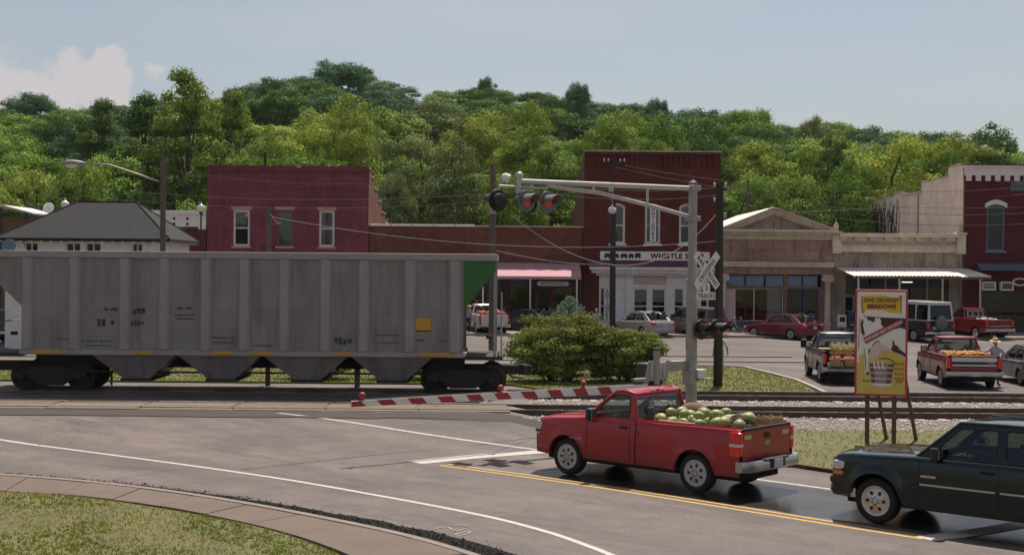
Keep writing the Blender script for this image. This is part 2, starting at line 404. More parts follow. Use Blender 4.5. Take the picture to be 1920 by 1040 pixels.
def gline(px, n=8): return smooth_line([G(*q).xy for q in px], n)
def offset(line, d):
    out = []
    for i, p in enumerate(line):
        t = (line[min(i+1,len(line)-1)] - line[max(i-1,0)]).normalized(); out.append(p + Vector((-t.y, t.x))*d)
    return out
def strip(name, line, w, dz, mat, parent=None, jag=0):
    a, b = offset(line, w/2), offset(line, -w/2); mb = MB()
    if jag:
        a = [q + Vector((random.uniform(-jag,jag), random.uniform(-jag,jag))) for q in a]; b = [q + Vector((random.uniform(-jag,jag), random.uniform(-jag,jag))) for q in b]
    mb.grid([[(p.x,p.y,T(p.x,p.y)+dz) for p in a], [(p.x,p.y,T(p.x,p.y)+dz) for p in b]])
    return mb.build(name, mat, parent)
def slab(name, a, b, h0, h1, mat, parent=None, bevel=0):
    """solid between two ground lines, from h0 to h1 above the terrain"""
    mb = MB(); n = len(a)
    ring = [[(p.x,p.y,T(p.x,p.y)+h0) for p in a], [(p.x,p.y,T(p.x,p.y)+h1) for p in a], [(p.x,p.y,T(p.x,p.y)+h1) for p in b], [(p.x,p.y,T(p.x,p.y)+h0) for p in b]]
    mb.grid([[ring[k][i] for k in range(4)] for i in range(n)], close=True)
    mb.poly([ring[k][0] for k in range(4)]); mb.poly([ring[k][n-1] for k in range(4)])
    return mb.build(name, mat, parent, bevel=bevel)
def area(name, pts, dz, mat, step=.8, skirt=.3, fn=None):
    """raised sheet over a ground polygon, its edge turned down"""
    from mathutils.geometry import delaunay_2d_cdt
    pts = [Vector((p[0], p[1])) for p in pts]; bd = []
    for i, p in enumerate(pts):
        q = pts[(i+1)%len(pts)]; k = max(1, int((q-p).length/step)); bd += [p.lerp(q, j/k) for j in range(k)]
    nb = len(bd); xs_ = [p.x for p in bd]; ys_ = [p.y for p in bd]
    gp = [Vector((x, y)) for x in np.arange(min(xs_), max(xs_), step) for y in np.arange(min(ys_), max(ys_), step)]
    v, e, f, *_ = delaunay_2d_cdt(bd+gp, [(i,(i+1)%nb) for i in range(nb)], [], 1, 1e-4)
    mb = MB(); g = fn or (lambda x, y: 0)
    mb.add([(p.x,p.y,T(p.x,p.y)+dz+g(p.x,p.y)) for p in v], [tuple(q) for q in f])
    if skirt: mb.grid([[(p.x,p.y,T(p.x,p.y)+dz+g(p.x,p.y)) for p in bd+[bd[0]]], [(p.x,p.y,T(p.x,p.y)+dz-skirt) for p in bd+[bd[0]]]])
    return mb.build(name, mat, smooth=40), v, f
# ---- near pavement, kerb and lawn
Kpx = [(-500,850),(-200,876),(0,894),(150,906),(300,923),(450,946),(600,974),(760,1008),(880,1042),(970,1075),(1080,1125)]
Spx = [(-500,880),(-200,906),(0,926),(150,936),(300,955),(450,984),(560,1013),(650,1047),(740,1095),(800,1135)]
KL = gline(Kpx, 10); SLn = gline(Spx, 10)
def resample(line, n):
    d = [0]
    for a, b in zip(line, line[1:]): d.append(d[-1]+(b-a).length)
    out = []
    for i in range(n):
        t = d[-1]*i/(n-1); k = max(j for j in range(len(d)) if d[j] <= t+1e-9); k = min(k, len(d)-2)
        u = (t-d[k])/(d[k+1]-d[k]); out.append(line[k].lerp(line[k+1], u))
    return out
NSL = 16
KK, SS_ = resample(KL, NSL*6+1), resample(SLn, NSL*6+1)
# which side is inland: from kerb towards the lawn
side = 1 if (SS_[30]-KK[30]).dot(offset(KK,1)[30]-KK[30]) > 0 else -1
kin = offset(KK, side*.16)
pv = bpy.data.objects.new('pavement', None); COL.objects.link(pv); struct(pv)
slab('kerb', offset(KK, side*.004), kin, -.1, .085, 'concrete', pv, .012)
kin2 = offset(KK, side*.172)
for i in range(NSL):
    a = kin2[i*6:(i+1)*6+1]; b = SS_[i*6:(i+1)*6+1]
    a = [a[0].lerp(a[1], .05)] + a[1:-1] + [a[-1].lerp(a[-2], .05)]; b = [b[0].lerp(b[1], .05)] + b[1:-1] + [b[-1].lerp(b[-2], .05)]
    slab('paving_slab', a, b, -.1, .075+random.uniform(-.006,.006), 'concrete_path', pv, .008)
ext = [Vector((-30, 4)), Vector((-30, SS_[0].y))]
far_in = offset(SS_, side*.02)
lawnp = [p for p in far_in] + [Vector((2, 6)), Vector((-34, 6)), Vector((-34, far_in[0].y))]
lawn, lv, lf = area('lawn', lawnp, .045, 'grass_soil', .6, .2, lambda x, y: .02*math.sin(x*.9)*math.sin(y*.7))
struct(lawn)
def blades(name, pts, h, wdt, mat, dz, per=3, seed=1, parent=None, lean=.5):
    rg = np.random.default_rng(seed); pts = np.repeat(np.asarray(pts), per, 0); n = len(pts)
    pts = pts + np.c_[rg.normal(0, h*.35, (n,2)), np.zeros(n)]
    a = rg.uniform(0, 2*np.pi, n); hh = h*rg.uniform(.45, 1.25, n); ww = wdt*rg.uniform(.6, 1.3, n); l = rg.uniform(0, lean, n)*hh; b = rg.uniform(0, 2*np.pi, n)
    s = np.c_[np.cos(a)*ww, np.sin(a)*ww, np.zeros(n)]; tip = pts + np.c_[np.cos(b)*l, np.sin(b)*l, hh+dz]
    base = pts + np.array([0,0,dz])
    V = np.stack([base-s, base+s, tip], 1).reshape(-1,3)
    me = bpy.data.meshes.new(name); me.vertices.add(3*n); me.vertices.foreach_set('co', V.ravel())
    me.loops.add(3*n); me.loops.foreach_set('vertex_index', np.arange(3*n)); me.polygons.add(n); me.polygons.foreach_set('loop_start', np.arange(n)*3); me.polygons.foreach_set('loop_total', np.full(n,3))
    at = me.attributes.new('tint', 'FLOAT', 'FACE'); at.data.foreach_set('value', rg.uniform(0,1,n)**1.3)
    me.materials.append(MAT[mat]); me.update(); me.validate()
    return stuff(link(name, me, parent))
def scatter(verts, faces, n, seed, z=None, keep=None):
    rg = np.random.default_rng(seed); V = np.array([tuple(v) for v in verts]); tri = []
    for f in faces:
        for i in range(1, len(f)-1): tri.append((f[0], f[i], f[i+1]))
    tri = np.array(tri); A, B, C = V[tri[:,0]], V[tri[:,1]], V[tri[:,2]]
    ar = np.linalg.norm(np.cross(B-A, C-A), axis=1) if V.shape[1] == 3 else np.abs((B-A)[:,0]*(C-A)[:,1]-(B-A)[:,1]*(C-A)[:,0])
    k = rg.choice(len(tri), n, p=ar/ar.sum()); u = rg.random(n); v = rg.random(n); m = u+v > 1; u[m] = 1-u[m]; v[m] = 1-v[m]
    p = A[k] + (B-A)[k]*u[:,None] + (C-A)[k]*v[:,None]
    return p[keep(p)] if keep is not None else p
def mesh_points(o, n, seed, keep=None):
    return scatter([v.co for v in o.data.vertices], [p.vertices for p in o.data.polygons if abs(p.normal.z) > .3], n, seed, keep=keep)
from mathutils import noise as mnoise
def patchy(p, sc, th, s=1): return np.array([s*mnoise.noise(Vector((q[0]*sc, q[1]*sc, 3.1))) > th for q in p])
inview = lambda p: (p[:,1] > 19) & (p[:,0] > -p[:,1]*.42-1)
lp = mesh_points(lawn, 150000, 3, inview)
dry = patchy(lp, .55, .08)
tag(blades('lawn_grass', lp[~dry], .045, .008, 'grass_blade', 0, 4, 4), 'short green lawn grass in the near corner beside the pavement', 'grass')
tag(blades('dry_lawn_grass', lp[dry], .04, .008, 'grass_dry', 0, 2, 5), 'straw coloured dry patches in the near lawn', 'grass')
# weeds and black litter along the gutter
gl_ = offset(KK, -side*.12); rg = random.Random(5); wp = []; mb = MB()
mb = MB(); _n = len(KK); _o = offset(KK, -side)
_w = [(.30 + .34*ss(-11, 0, q.x))*(1+.25*mnoise.noise(Vector((q.x*3, q.y*3, 0)))) for q in KK]
mb.grid([[(q.x, q.y, .007) for q in KK], [(q.x+(o_.x-q.x)*w_*.5, q.y+(o_.y-q.y)*w_*.5, .0075) for q, o_, w_ in zip(KK, _o, _w)], [(q.x+(o_.x-q.x)*w_, q.y+(o_.y-q.y)*w_, .007) for q, o_, w_ in zip(KK, _o, _w)]]); mb.build('gutter_stain', 'debris', pv)
cum = 0
for i in range(len(KK)-1):
    a, b = KK[i], KK[i+1]; nrm = (offset(KK,-side)[i]-KK[i])
    for _ in range(int((b-a).length*260)):
        q = a.lerp(b, rg.random()) + nrm*abs(rg.gauss(.18+.2*ss(-11,0,a.x), .13))
        if not (-14 < q.x < 3): continue
        s_ = rg.uniform(.012, .034); c = Vector((q.x, q.y, T(q.x,q.y)+.008+s_*.3))
        d = [Vector((rg.uniform(-1,1), rg.uniform(-1,1), rg.uniform(-.4,.8)))*s_ for _ in range(4)]; mb.add([c+e for e in d], [(0,1,2),(0,3,1),(1,3,2),(0,2,3)])
    for _ in range(int((b-a).length*22)):
        if rg.random() < .35+.5*math.sin(i*.5): continue
        q = a.lerp(b, rg.random()) + nrm*rg.uniform(.0, .05); wp.append((q.x, q.y, T(q.x,q.y)+.004))
stuff(mb.build('gutter_litter', 'debris', fix=False), 'black crumbled litter lying along the near kerb gutter', 'litter')
tag(blades('gutter_weeds', wp, .07, .01, 'grass_blade', 0, 5, 6), 'thin weeds growing along the near kerb', 'weeds')
# ---- painted markings
mk = bpy.data.objects.new('road_markings', None); COL.objects.link(mk); struct(mk)
strip('edge_line', gline([(-150,800),(20,827),(250,858),(500,893),(700,927),(900,965),(1020,995),(1100,1022),(1160,1046),(1230,1080)]), .13, .006, 'paint_white', mk)
strip('edge_line', gline([(500,772),(750,806),(1000,842),(1250,876),(1500,909),(1720,941),(2000,985)]), .12, .006, 'paint_white', mk)
yl = gline([(832,871),(1100,908),(1400,955),(1600,987),(1738,1008)], 12)
for d in (-.13, .13): strip('centre_line', offset(yl, d), .10, .006, 'paint_yellow', mk)
strip('stop_line', gline([(778,867),(900,855),(1020,846)]), .55, .008, 'paint_white', mk)
strip('stop_line', gline([(1732,1010),(1850,994),(1990,968)]), .42, .008, 'paint_white', mk)
for q in ([(815,991),(838,988),(853,995),(872,991)], [(850,986),(866,984),(880,987)], [(852,1003),(866,998),(882,997),(868,1003),(852,1003)], [(700,789),(745,786)], [(740,797),(790,793)], [(330,968),(400,966)]):
    strip('survey_mark', gline(q, 4), .03, .009, 'paint_faint', mk)
strip('crack_line', gline([(455,880),(700,853),(900,834),(1040,818)], 6), .035, .0045, 'crack', mk, .012)
strip('crack_line', gline([(180,905),(300,885),(380,872)], 6), .015, .0045, 'crack', mk, .01)
# ---- verge, ballast, tracks
def YL(pxs): return [G(*q).xy for q in pxs]
vp = YL([(985,792),(1100,797),(1300,812),(1510,832),(1700,850)]); RB = [Vector((60, 35.4)), Vector((-.2, 35.0))]
edge = [G(*q).xy for q in [(1120,818),(1250,838),(1508,879),(1575,889),(1720,910),(2100,965)]]
edge += [Vector((60, edge[-1].y-8))]
vg, vv, vf = area('verge', edge + [Vector((60, 36.4)), Vector((3.2, 36.4)), Vector((2.6, 35.2))], .05, 'grass_soil', .8, .2)
struct(vg)
vk = slab('verge_kerb', [p+Vector((.0,.0)) for p in resample(edge[1:6], 40)], offset(resample(edge[1:6], 40), .14 if (Vector((20,36))-edge[3]).dot(offset(edge[:6],1)[3]-edge[3]) > 0 else -.14), -.05, .085, 'kerb_rust'); struct(vk)
vpts = mesh_points(vg, 26000, 8, lambda p: (p[:,0] > 4.5) & (p[:,0] < 19) & (p[:,1] < 35.6))
dv = patchy(vpts, 1.6, -.25)
tag(blades('verge_grass', vpts[~dv], .06, .012, 'grass_blade', 0, 3, 9), 'green grass on the verge around the wooden sign', 'grass')
tag(blades('dry_verge_grass', vpts[dv], .07, .012, 'grass_dry', 0, 2, 10), 'dry straw grass on the verge beside the road', 'grass')
NEARY, FARY = 38.55, 43.35
mb = MB()
prof = [(35.0,-.02),(36.6,.115),(37.2,.125),(44.7,.125),(45.4,.1),(46.4,.0)]
xr = list(np.linspace(.55, 60, 50))
mb.grid([[(x + (0 if x > .6 else random.uniform(-.1,.1)), y, z+random.uniform(-.012,.012)) for (y, z) in prof] for x in xr])
mb.poly([(xr[0], y, z) for (y, z) in prof]+[(xr[0],46.4,-.1),(xr[0],35,-.1)])
bed = struct(mb.build('ballast', 'ballast_bed', smooth=True))
def stones(name, pts, s0, s1, seed):
    rg = np.random.default_rng(seed); n = len(pts)
    base = np.array([(1,0,-.2),(-.2,1,-.3),(-.9,-.2,-.2),(.1,-1,-.3),(.1,.1,.8),(0,0,-.7)])
    fc = np.array([(0,1,4),(1,2,4),(2,3,4),(3,0,4),(1,0,5),(2,1,5),(3,2,5),(0,3,5)])
    a = rg.uniform(0, 2*np.pi, n); sz = rg.uniform(s0, s1, n)
    v = base[None] * rg.uniform(.6,1.3,(n,6,1)) ; ca, sa = np.cos(a)[:,None], np.sin(a)[:,None]
    x = v[...,0]*ca - v[...,1]*sa; y = v[...,0]*sa + v[...,1]*ca; z = v[...,2]*rg.uniform(.5,.95,(n,1))
    V = np.stack([x,y,z], -1)*sz[:,None,None] + np.asarray(pts)[:,None,:]
    F = (fc[None] + (np.arange(n)*6)[:,None,None]).reshape(-1,3)
    me = bpy.data.meshes.new(name); m = len(F); me.vertices.add(6*n); me.vertices.foreach_set('co', V.ravel()); me.loops.add(3*m); me.loops.foreach_set('vertex_index', F.ravel())
    me.polygons.add(m); me.polygons.foreach_set('loop_start', np.arange(m)*3); me.polygons.foreach_set('loop_total', np.full(m,3)); me.materials.append(MAT['stone']); me.update()
    return link(name, me)
bp = mesh_points(bed, 34000, 12, lambda p: (p[:,0] < 19.5) & ((p[:,1] < 38.0) | (p[:,1] > 39.0)))
bp = bp + np.array([0,0,.012])
stuff(stones('ballast_stones', bp, .025, .062, 13), 'loose grey white ballast stones around the tracks', 'ballast')
gp_ = mesh_points(vg, 2600, 15, lambda p: (p[:,0] < 6) & (p[:,1] > 33.2))
stuff(stones('spilled_gravel', gp_ + np.array([0,0,.02]), .02, .045, 16), 'gravel spilled at the road edge behind the red pickup', 'gravel')
tieme = None; plme = None
for tname, ty in (('near', NEARY), ('far', FARY)):
    t = thing('railway_track', 'pair of steel rails nearer the road, on wooden ties' if tname == 'near' else 'pair of steel rails carrying the hopper car', 'railway track', (0, ty, 0), 0, 'railway tracks')
    for s in (-1, 1):
        mb = MB(); y = s*.7525
        pr = [(-.07,.13),(.07,.13),(.07,.145),(.012,.165),(.012,.25),(.036,.262),(.036,.297),(-.036,.297),(-.036,.262),(-.012,.25),(-.012,.165),(-.07,.145)]
        mb.prism([(-45, y+a, b) for a, b in pr], (105, 0, 0))
        r_ = mb.build('rail', 'rail_steel', t)
        MB().mm(-45, 60, y-.034, y+.034, .2985, .301).build('running_surface', 'rail_head', r_)
    for i in range(36):
        if tieme is None:
            tieme = MB().box((0,0,0), (.23,2.6,.18)).build('tie', 'tie_wood', t, bevel=.012); o = tieme
        else: o = link('tie', tieme.data, t, .012)
        o.location = (.95+i*.56+random.uniform(-.03,.03), random.uniform(-.07,.07), .05+random.uniform(-.01,.01)); o.rotation_euler = (0,0,random.uniform(-.02,.02))
    for off, wd in ((-1.05,.38),(-.48,.36),(-.1,.36),(.28,.36),(.56,.14),(1.05,.38)):
        for k in range(7):
            x1 = -.02 - k*2.62 + (0 if abs(off) > 1 else -.1)
            if x1 < -22: continue
            mb = MB(); mb.mm(x1-2.58+random.uniform(0,.03), x1, off-wd/2, off+wd/2, .12, .292+random.uniform(-.006,.008)); mb.build('crossing_plank', 'timber', t, bevel=.015)
# fresh asphalt lip along the near track and its crumbled end
strip('asphalt_patch', smooth_line([(-40,36.55),(-10,36.5),(-2,36.35),(.3,36.3)], 10), 1.35, .012, 'dark_gravel', mk, .1)
mb = MB(); pm = []
for a in np.linspace(0, 2*math.pi, 14, endpoint=False):
    r = random.uniform(.8, 1.2); qx, qy = -.2+2.9*r*math.cos(a), 35.85+.62*r*math.sin(a); pm.append((qx, qy, T(qx, qy)-.015))
mb.v = [(.1, 35.95, .30)] + pm; mb.f = [(0, i+1, (i+1)%14+1) for i in range(14)]; mb.mi = [0]*14
struct(mb.build('gravel_heap', 'dark_gravel', smooth=True))
# ---- beyond the tracks: grass strip, kerbs, street, far pavement
fk = [G(*q).xy for q in [(1388,690),(1440,702),(1490,716),(1512,725)]]
fl = [Vector((-60, 46.6)), Vector((fk[-1].x-.2, 46.6))] + list(reversed(fk)) + [Vector((fk[0].x-1, 58.3)), Vector((-60, 58.3))]
far_lawn, _, _ = area('far_lawn', fl, .06, 'grass_soil', 1.2, .2); struct(far_lawn)
fp = mesh_points(far_lawn, 60000, 18, lambda p: (p[:,0] > -21) & (p[:,0] < 13))
tag(blades('far_lawn_grass', fp, .05, .02, 'grass_blade', 0, 2, 19), 'mown grass strip between the tracks and the street', 'grass')
kr = resample([Vector((-60,58.35))]+[Vector((fk[0].x-1,58.35))]+fk+[Vector((fk[-1].x-.1,46.4))], 80)
struct(slab('lawn_kerb', kr, offset(kr, .16), -.1, .11, 'concrete_pale'))
for y_ in (61.2, 64.2): struct(slab('street_kerb', [Vector((x, y_)) for x in np.linspace(-40, 13.5, 30)], [Vector((x, y_+.18)) for x in np.linspace(-40, 13.5, 30)], -.1, .06, 'concrete_pale'))
struct(slab('lot_edge', [Vector((x, 46.5)) for x in np.linspace(fk[-1].x+.25, 45, 20)], [Vector((x, 47.0)) for x in np.linspace(fk[-1].x+.25, 45, 20)], -.1, .03, 'concrete_pale'))
FY = 86.0; KY = 78.7
struct(slab('far_kerb', [Vector((x, KY)) for x in np.linspace(-60, 60, 40)], [Vector((x, KY+.25)) for x in np.linspace(-60, 60, 40)], -.1, .15, 'concrete_pale'))
fpv = bpy.data.objects.new('far_pavement', None); COL.objects.link(fpv); struct(fpv)
SWZ = T(0, 86) + .14
sm_ = None
for i in range(40):
    for j in range(2):
        x0 = -40 + i*2.2; y0 = KY+.27 + j*3.6
        MB().mm(x0, x0+2.17, y0, y0+3.57, .1, SWZ+random.uniform(-.006,.006)).build('paving_slab', 'concrete', fpv)
# ------------------------------------------------------------------ buildings
M_brick('brick_purple', (.235,.062,.082), (.195,.050,.068), (.16,.05,.06), .3, (.26,.09,.105))
M_brick('brick_orange', (.34,.12,.075), (.26,.085,.06), (.25,.17,.13), .35, (.36,.2,.15))
M_brick('brick_brown', (.19,.060,.040), (.13,.042,.032), (.16,.10,.075), .35, (.10,.05,.04))
M_brick('brick_dark', (.15,.035,.027), (.115,.026,.022), (.10,.032,.027), .3, (.10,.034,.028))
M_brick('brick_maroon', (.125,.024,.028), (.105,.02,.024), (.095,.022,.024), .2, (.08,.02,.022))
M_brick('brick_rose', (.42,.255,.20), (.34,.20,.16), (.33,.23,.18), .55, (.20,.125,.10))
M_brick('brick_tan', (.42,.34,.26), (.35,.275,.21), (.36,.29,.23), .5, (.15,.12,.095))
M('stucco_tan', (.82,.66,.55), .95, .2, 1.1, .4, 25, dirt=.4, dirtcol=(.55,.41,.33))
M('stone_cream', (.66,.56,.43), .9, .2, 2, .2, 40, dirt=.4, dirtcol=(.22,.18,.13))
M('stone_trim', (.54,.44,.33), .9, .22, 3, .2, 40, dirt=.5, dirtcol=(.17,.13,.10))
M('wood_white', (.80,.74,.71), .7, .12, 3, dirt=.25, dirtcol=(.4,.34,.3))
M('white_cornice', (.80,.72,.69), .7, .1, 3, dirt=.2, dirtcol=(.42,.36,.33))
M('pink_trim', (.52,.27,.26), .8, .1, 4)
M('pink_canvas', (.48,.25,.285), .8, .1, 2, .2, 20, dirt=.2, dirtcol=(.35,.12,.17))
M('tin_roof', (.74,.64,.60), .6, .15, 3, dirt=.35, dirtcol=(.5,.38,.32))
M('purple_paint', (.12,.03,.075), .7, .2, 3)
M('blue_paint', (.15,.22,.31), .7, .25, 4, dirt=.3, dirtcol=(.16,.15,.15))
M('deep_blue', (.035,.055,.11), .6, .2, 4)
M('blue_awning', (.075,.13,.18), .8, .3, 4, dirt=.3)
M('wood_brown', (.20,.115,.06), .7, .25, 4)
M('tar_roof', (.06,.055,.05), .95, .2, 2)
M('shingle', (.020,.0195,.022), .95, .2, 3, .5, 14)
M('curtain', (.8,.75,.75), .9, .15, 9)
M('blind', (.78,.75,.75), .8, .1, 4)
M('pinkish_board', (.62,.45,.45), .8, .2, 6)
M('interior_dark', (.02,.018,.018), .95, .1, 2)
M('shop_goods', (.16,.08,.06), .9, .5, 6)
M('black_paint', (.02,.018,.018), .6, .1, 4)
M('letter_maroon', (.10,.015,.02), .7, .1, 4)
M('metal_white', (.82,.77,.75), .5, .08, 4, dirt=.15)
M('metal_grey', (.30,.285,.28), .5, .15, 4, metal=.2)
M('metal_dark', (.045,.04,.04), .6, .2, 5)
M('orange_cloth', (.5,.10,.03), .8, .2, 5)
M('vine', (.06,.04,.03), .95, .2, 5)
M_glass('glass_window', (.30,.33,.33), 1.3)
M_glass('glass_shop', (.42,.44,.44), 1.0)
M_emit('tube_light', (1, .97, .9), 2.5)
def FX(x, y=450, Y=None): return P(x, y, Y or FY).x
def FZ(x, y, Y=None): return P(x, y, Y or FY).z
def wallz(mb, x0, x1, z0, z1, y, holes, depth=.22, flip=False):
    """front wall face at y with rectangular openings and their reveals; the room behind is left open"""
    xs = sorted({x0, x1, *[h[0] for h in holes], *[h[1] for h in holes]}); zs = sorted({z0, z1, *[h[2] for h in holes], *[h[3] for h in holes]})
    for a, b in zip(xs, xs[1:]):
        for c, d in zip(zs, zs[1:]):
            mx_, mz_ = (a+b)/2, (c+d)/2
            if any(h[0] < mx_ < h[1] and h[2] < mz_ < h[3] for h in holes): continue
            mb.add([(a,y,c),(b,y,c),(b,y,d),(a,y,d)], [(0,1,2,3)])
    for (a, b, c, d) in holes:
        for q in (((a,c),(b,c)), ((b,c),(b,d)), ((b,d),(a,d)), ((a,d),(a,c))):
            (p1, r1_), (p2, r2_) = q; mb.add([(p1,y,r1_),(p2,y,r2_),(p2,y+depth,r2_),(p1,y+depth,r1_)], [(0,1,2,3)])
    return mb
def window(par, x0, x1, z0, z1, y, frame_m='wood_white', arch=0, rails=(.5,), mull=(), fw=.09, glass='glass_window', sill=None, lintel=None, blind=None, curtain=None, fd=.07):
    """sash window set back in its opening: frame, rails, pane, optional sill, lintel and blind"""
    mb = MB(); yy = y+.10
    mb.mm(x0, x0+fw, yy, yy+fd, z0, z1); mb.mm(x1-fw, x1, yy, yy+fd, z0, z1); mb.mm(x0+fw, x1-fw, yy, yy+fd, z0, z0+fw)
    ztop = z1
    if arch:
        n = 10; pts = [(x0+fw + (x1-x0-2*fw)*i/n, z1-fw-arch+arch*math.sin(math.pi*i/n)) for i in range(n+1)]
        mb.prism([(x0+fw, yy, z1)] + [(a, yy, b) for a, b in pts] + [(x1-fw, yy, z1)], (0, fd, 0))
    else: mb.mm(x0+fw, x1-fw, yy, yy+fd, z1-fw, z1)
    for r in rails:
        zz = z0+(z1-z0)*r; mb.mm(x0+fw, x1-fw, yy+.01, yy+fd-.01, zz-.035, zz+.035)
    for r in mull:
        xx = x0+(x1-x0)*r; mb.mm(xx-.03, xx+.03, yy+.012, yy+fd-.012, z0+fw, z1-fw)
    o = mb.build('window', frame_m, par)
    MB().poly([(x0+fw*.5, yy+.045, z0+fw*.5), (x1-fw*.5, yy+.045, z0+fw*.5), (x1-fw*.5, yy+.045, z1-.02), (x0+fw*.5, yy+.045, z1-.02)]).build('pane', glass, o)
    if blind: MB().mm(x0+.05, x1-.05, yy+.12, yy+.14, z1-(z1-z0)*blind, z1-.03).build('blind', 'blind', o)
    if curtain:
        for (a, b, m_) in curtain:
            n = 14; xa, xb = x0+(x1-x0)*a, x0+(x1-x0)*b; mb = MB()
            mb.grid([[(xa+(xb-xa)*i/n, yy+.16+.03*math.sin(i*2.4), z) for i in range(n+1)] for z in (z0+.03, z1-.04)]); mb.build('curtain', m_, o, smooth=True)
    if sill: MB().mm(x0-.1, x1+.1, y-.08, y+.1, z0-.13, z0-.002).build('sill', sill, o, bevel=.01)
    if lintel: MB().mm(x0-.12, x1+.12, y-.05, y+.08, z1+.003, z1+.22).build('lintel', lintel, o, bevel=.01)
    return o
def shell(par, x0, x1, yb, zt, z0, mat, roofmat='tar_roof', yf=None, side=True, drop=.4):
    """back and flanks, roof and dark floor of a store behind its front"""
    y0 = FY if yf is None else yf
    if side:
        mb = MB(); mb.mm(x0, x0+.25, y0+.26, yb, z0, zt); mb.build('side_wall', mat, par)
        mb = MB(); mb.mm(x1-.25, x1, y0+.26, yb, z0, zt); mb.build('side_wall', mat, par)
    MB().mm(x0+.25, x1-.25, yb-.25, yb, z0, zt).build('rear_wall', mat, par)
    MB().mm(x0+.25, x1-.25, y0+.3, yb-.25, zt-drop-.15, zt-drop).build('roof', roofmat, par)
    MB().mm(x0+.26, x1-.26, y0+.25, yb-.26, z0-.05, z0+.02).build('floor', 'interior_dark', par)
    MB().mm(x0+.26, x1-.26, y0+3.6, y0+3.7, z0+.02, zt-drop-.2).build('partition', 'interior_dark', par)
Z0 = SWZ
# ---- purple two-storey store
def purple():
    x0, x1 = FX(388), FX(690); zt = FZ(540, 311); t = thing('brick_store', 'purple painted brick store with three tall windows and flat parapet', 'building', ((x0+x1)/2, FY, Z0)); ox, oy, oz = t.location
    def Lx(v): return v-ox
    W_ = (x1-x0)/2; H = zt-oz
    wins = [(437,468), (519,549), (598,627)]; zs = (FZ(540,462)-oz, FZ(540,394)-oz)
    holes = [(Lx(FX(a)), Lx(FX(b)), zs[0], zs[1]) for a, b in wins]
    # ground floor shop openings (behind the train)
    shop = [(-W_+1.0, -W_+4.2, .5, 3.1), (-W_+4.7, -W_+5.9, .05, 3.0), (-W_+6.4, W_-1.0, .5, 3.1)]
    mb = MB(); wallz(mb, -W_, W_, 0, H-.02, 0, holes+shop); mb.mm(-W_, W_, .255, .5, H-1.2, H-.02); mb.build('front_wall', 'brick_purple', t)
    # recessed panel band: a raised frame round it, corbel row above
    zc = lambda y: FZ(540, y)-oz; mb = MB()
    a, b = Lx(FX(409)), Lx(FX(668))
    for (p, q) in ((352,354),(366,369)): mb.mm(a, b, -.035, 0, zc(q), zc(p))
    mb.mm(a, a+.06, -.034, 0, zc(366), zc(354)); mb.mm(b-.06, b, -.034, 0, zc(366), zc(354)); mb.build('panel_moulding', 'brick_purple', t)
    mb = MB(); mb.mm(-W_, W_, -.09, 0, zc(321), zc(317)); mb.mm(-W_, W_, -.13, .0, zc(317), H-.12); mb.build('cornice', 'brick_purple', t)
    for i in range(26):
        x = -W_+.25+i*(2*W_-.5)/25; MB().mm(x-.06, x+.06, -.07, 0, zc(326), zc(321)-.003).build('corbel', 'brick_purple', t)
    rgc = random.Random(4); xx = -W_-.02
    while xx < W_:
        l_ = min(rgc.uniform(.25,.9), W_+.02-xx); MB().mm(xx, xx+l_-.006, -.15+rgc.uniform(0,.03), .3, H-.118, H+rgc.uniform(-.03,.05)).build('coping_block', rgc.choice(('brick_purple','brick_purple','brick_brown','stone_trim')), t); xx += l_
    for i, (h, bl, fm) in enumerate(zip(holes, (.52, .0, .0), ('wood_white', 'wood_brown', 'wood_white'))):
        window(t, *h, 0, fm, rails=(.5,), fw=.13, sill='pink_trim', lintel='pink_trim', blind=(.5 if i == 0 else None), curtain=[(.05,.35,'curtain'),(.65,.95,'curtain')] if i == 2 else [(.05,.95,'blind')] if i == 1 else None)
    for h in shop: window(t, *h, 0, 'wood_brown', rails=(.75,), fw=.1, glass='glass_shop')
    yb = FY*(960-690)/(960-723) - FY
    # right flank: steps down to the back
    mb = MB(); steps = [(0.26,1.5,H-.1),(1.5,3.6,H-.55),(3.6,6.2,H-1.2),(6.2,8.6,H-1.9),(8.6,yb,H-2.6)]
    for a, b, h in steps: mb.mm(W_-.3, W_, a, b, 0, h)
    mb.build('side_wall', 'brick_orange', t)
    for a, b, h in steps: MB().mm(W_-.33, W_+.03, a+.003, b-.003, h, h+.09).build('coping', 'stone_trim', t)
    mb = MB(); mb.mm(-W_, -W_+.3, .26, yb, 0, H-1.0); mb.build('side_wall', 'brick_orange', t)
    MB().mm(-W_+.3, W_-.3, yb-.3, yb, 0, H-2.6).build('rear_wall', 'brick_orange', t)
    MB().mm(-W_+.3, W_-.3, .5, yb-.3, H-3.0, H-2.8).build('roof', 'tar_roof', t)
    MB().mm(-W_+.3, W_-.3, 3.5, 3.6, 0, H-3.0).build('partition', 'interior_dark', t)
    # chimney stump at the flank
    MB().mm(W_-.55, W_-.05, 8.9, 9.5, H-2.6, H-1.6).build('chimney', 'brick_orange', t)
purple()
